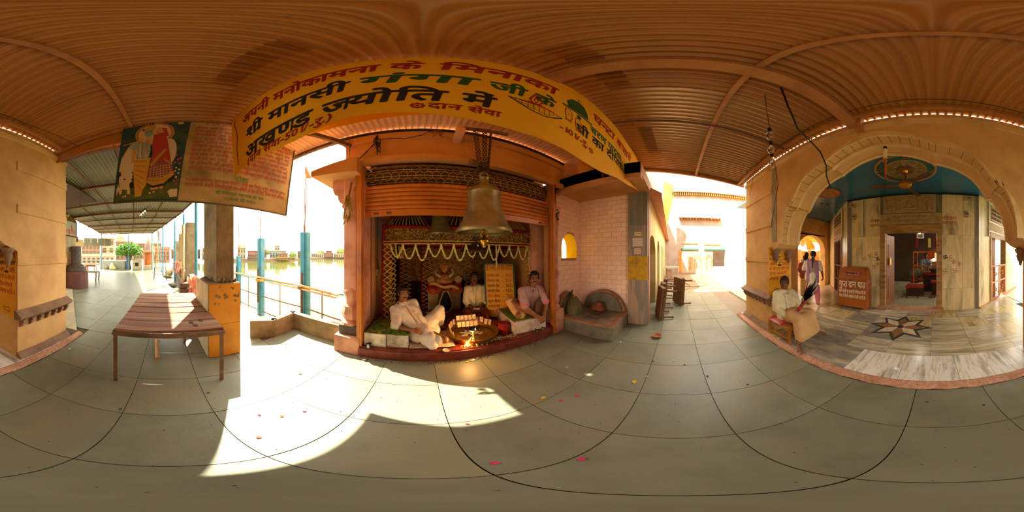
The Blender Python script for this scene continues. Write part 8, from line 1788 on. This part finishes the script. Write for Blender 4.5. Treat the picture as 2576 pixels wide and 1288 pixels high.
# ---------------------------------------------------------------- litter on the floor
m_petp = mat('pink_petal', 'd83878', 'b8205c', scale=20, rough=.7); m_pety = mat('yellow_petal', 'e8b01c', None, rough=.7); m_petr = mat('dark_red_petal', '6c1c24', '4c1418', scale=20, rough=.8); m_pap = mat('paper_scrap', 'e8e0d0', 'c8b898', scale=20, rough=.9); m_lf = mat('dry_leaf_brown', '7c5030', '5c3820', scale=20, rough=.9)
def scrap(x, y, r, m_, lab, cat, grp=None, nm=None):
    n = 7; q = random.uniform(0, 6); pts = [(x + r * random.uniform(.55, 1.1) * math.cos(q + 2 * math.pi * k / n), y + r * random.uniform(.4, .8) * math.sin(q + 2 * math.pi * k / n)) for k in range(n)]
    mm = M(); mm.add([(a, b, .003 + .25 * r * random.random()) for a, b in pts] + [(x, y, .002)], [(k, (k + 1) % n, n) for k in range(n)]); mm.add([(a, b, .0025) for a, b in pts], [tuple(range(n))])
    return tag(mm.build(nm or cat, m_, None), lab, cat, grp)
for x, y, lab in ((.20, .42, 'largest pink petal on the floor near the middle of the walkway'), (.42, .28, 'pale pink petal right of the largest one'), (.92, .80, 'pink petal just beyond the sunlit sliver of floor'), (1.05, .75, 'small pink petal between the yellow petal and the paper wrapper')): scrap(x, y, .022, m_petp, lab, 'petal', 'pink petals', 'flower_petal')
scrap(.86, .93, .028, m_pety, 'bright yellow marigold petal lying on a floor joint', 'petal', None, 'flower_petal'); scrap(1.48, .40, .035, m_pety, 'yellow and white crumpled wrapper on the stone floor', 'wrapper', None, 'crumpled_wrapper'); scrap(1.62, .30, .022, m_pety, 'small torn yellow petal near the crumpled wrapper', 'petal', None, 'flower_petal')
for x, y, lab in ((1.96, .30, 'brown dry leaf nearest the clay bowl'), (1.9, -.08, 'dark leaf pair on the floor by the wide joint'), (1.62, -.30, 'brown scrap of leaf in the middle of the walkway'), (-1.3, .35, 'dry leaf in the sunlit floor near the yellow pedestal'), (-1.15, 1.25, 'dry leaf in the bright sun near the kerb wall'), (-.75, .65, 'curled leaf in the sunlit floor'), (-.62, .40, 'dark leaf at the edge of the sun patch'), (-1.05, -.30, 'leaf by the joint in the shade near the table leg'), (-2.6, -.1, 'leaf under the plank table')): scrap(x, y, .020, m_lf, lab, 'leaf', 'dry leaves on the floor', 'dry_leaf')
for x, y, lab in ((-.85, .55, 'dark red petal in the middle of the sunlit floor'), (-.70, .80, 'dark red petal farther into the sunlit floor'), (.25, .86, 'dark red petal on the bright sliver of sun'), (1.35, -.62, 'dark red flower head on the shaded walkway'), (-.35, -1.1, 'small red petal by the red lime strip'), (.05, -1.2, 'second red petal by the red lime strip')): scrap(x, y, .016, m_petr, lab, 'petal', 'dark red petals', 'flower_petal')
for x, y, r, m_, lab in ((.62, 1.93, .05, m_pap, 'white crumpled paper at the foot of the shrine ledge'), (.55, 1.90, .035, m_pety, 'yellowish crumpled leaf at the foot of the shrine ledge'), (.70, 1.95, .03, m_pap, 'small grey scrap against the shrine ledge'), (-.70, 1.90, .03, m_pap, 'white scrap heap by the orange guide of the shutter'), (-1.95, -1.30, .03, m_pap, 'white scrap of paper by the plinth of the beige pier'), (2.42, .88, .03, m_pap, 'pinkish scrap beside the corner of the stone hearth'), (2.0, .05, .018, m_pap, 'tiny white scrap on the walkway')): scrap(x, y, r, m_, lab, 'scrap', None, 'paper_scrap')
mm = M()
for q in range(420):
    x, y = random.uniform(-3, 4), random.uniform(-1.3, 1.95)
    mm.ball((x, y, .002), (random.uniform(.002, .006), random.uniform(.002, .006), .002), 5, 3)
for q in range(160): mm.ball((random.uniform(-.8, 2.2), 1.96 - abs(random.gauss(0, .03)), .003), random.uniform(.003, .008), 5, 3)
stuff(tag(mm.build('floor_crumbs', m_petr, None, origin=(0, 0, 0)), 'dark crumbs and grit scattered over the stone floor', 'crumbs'))
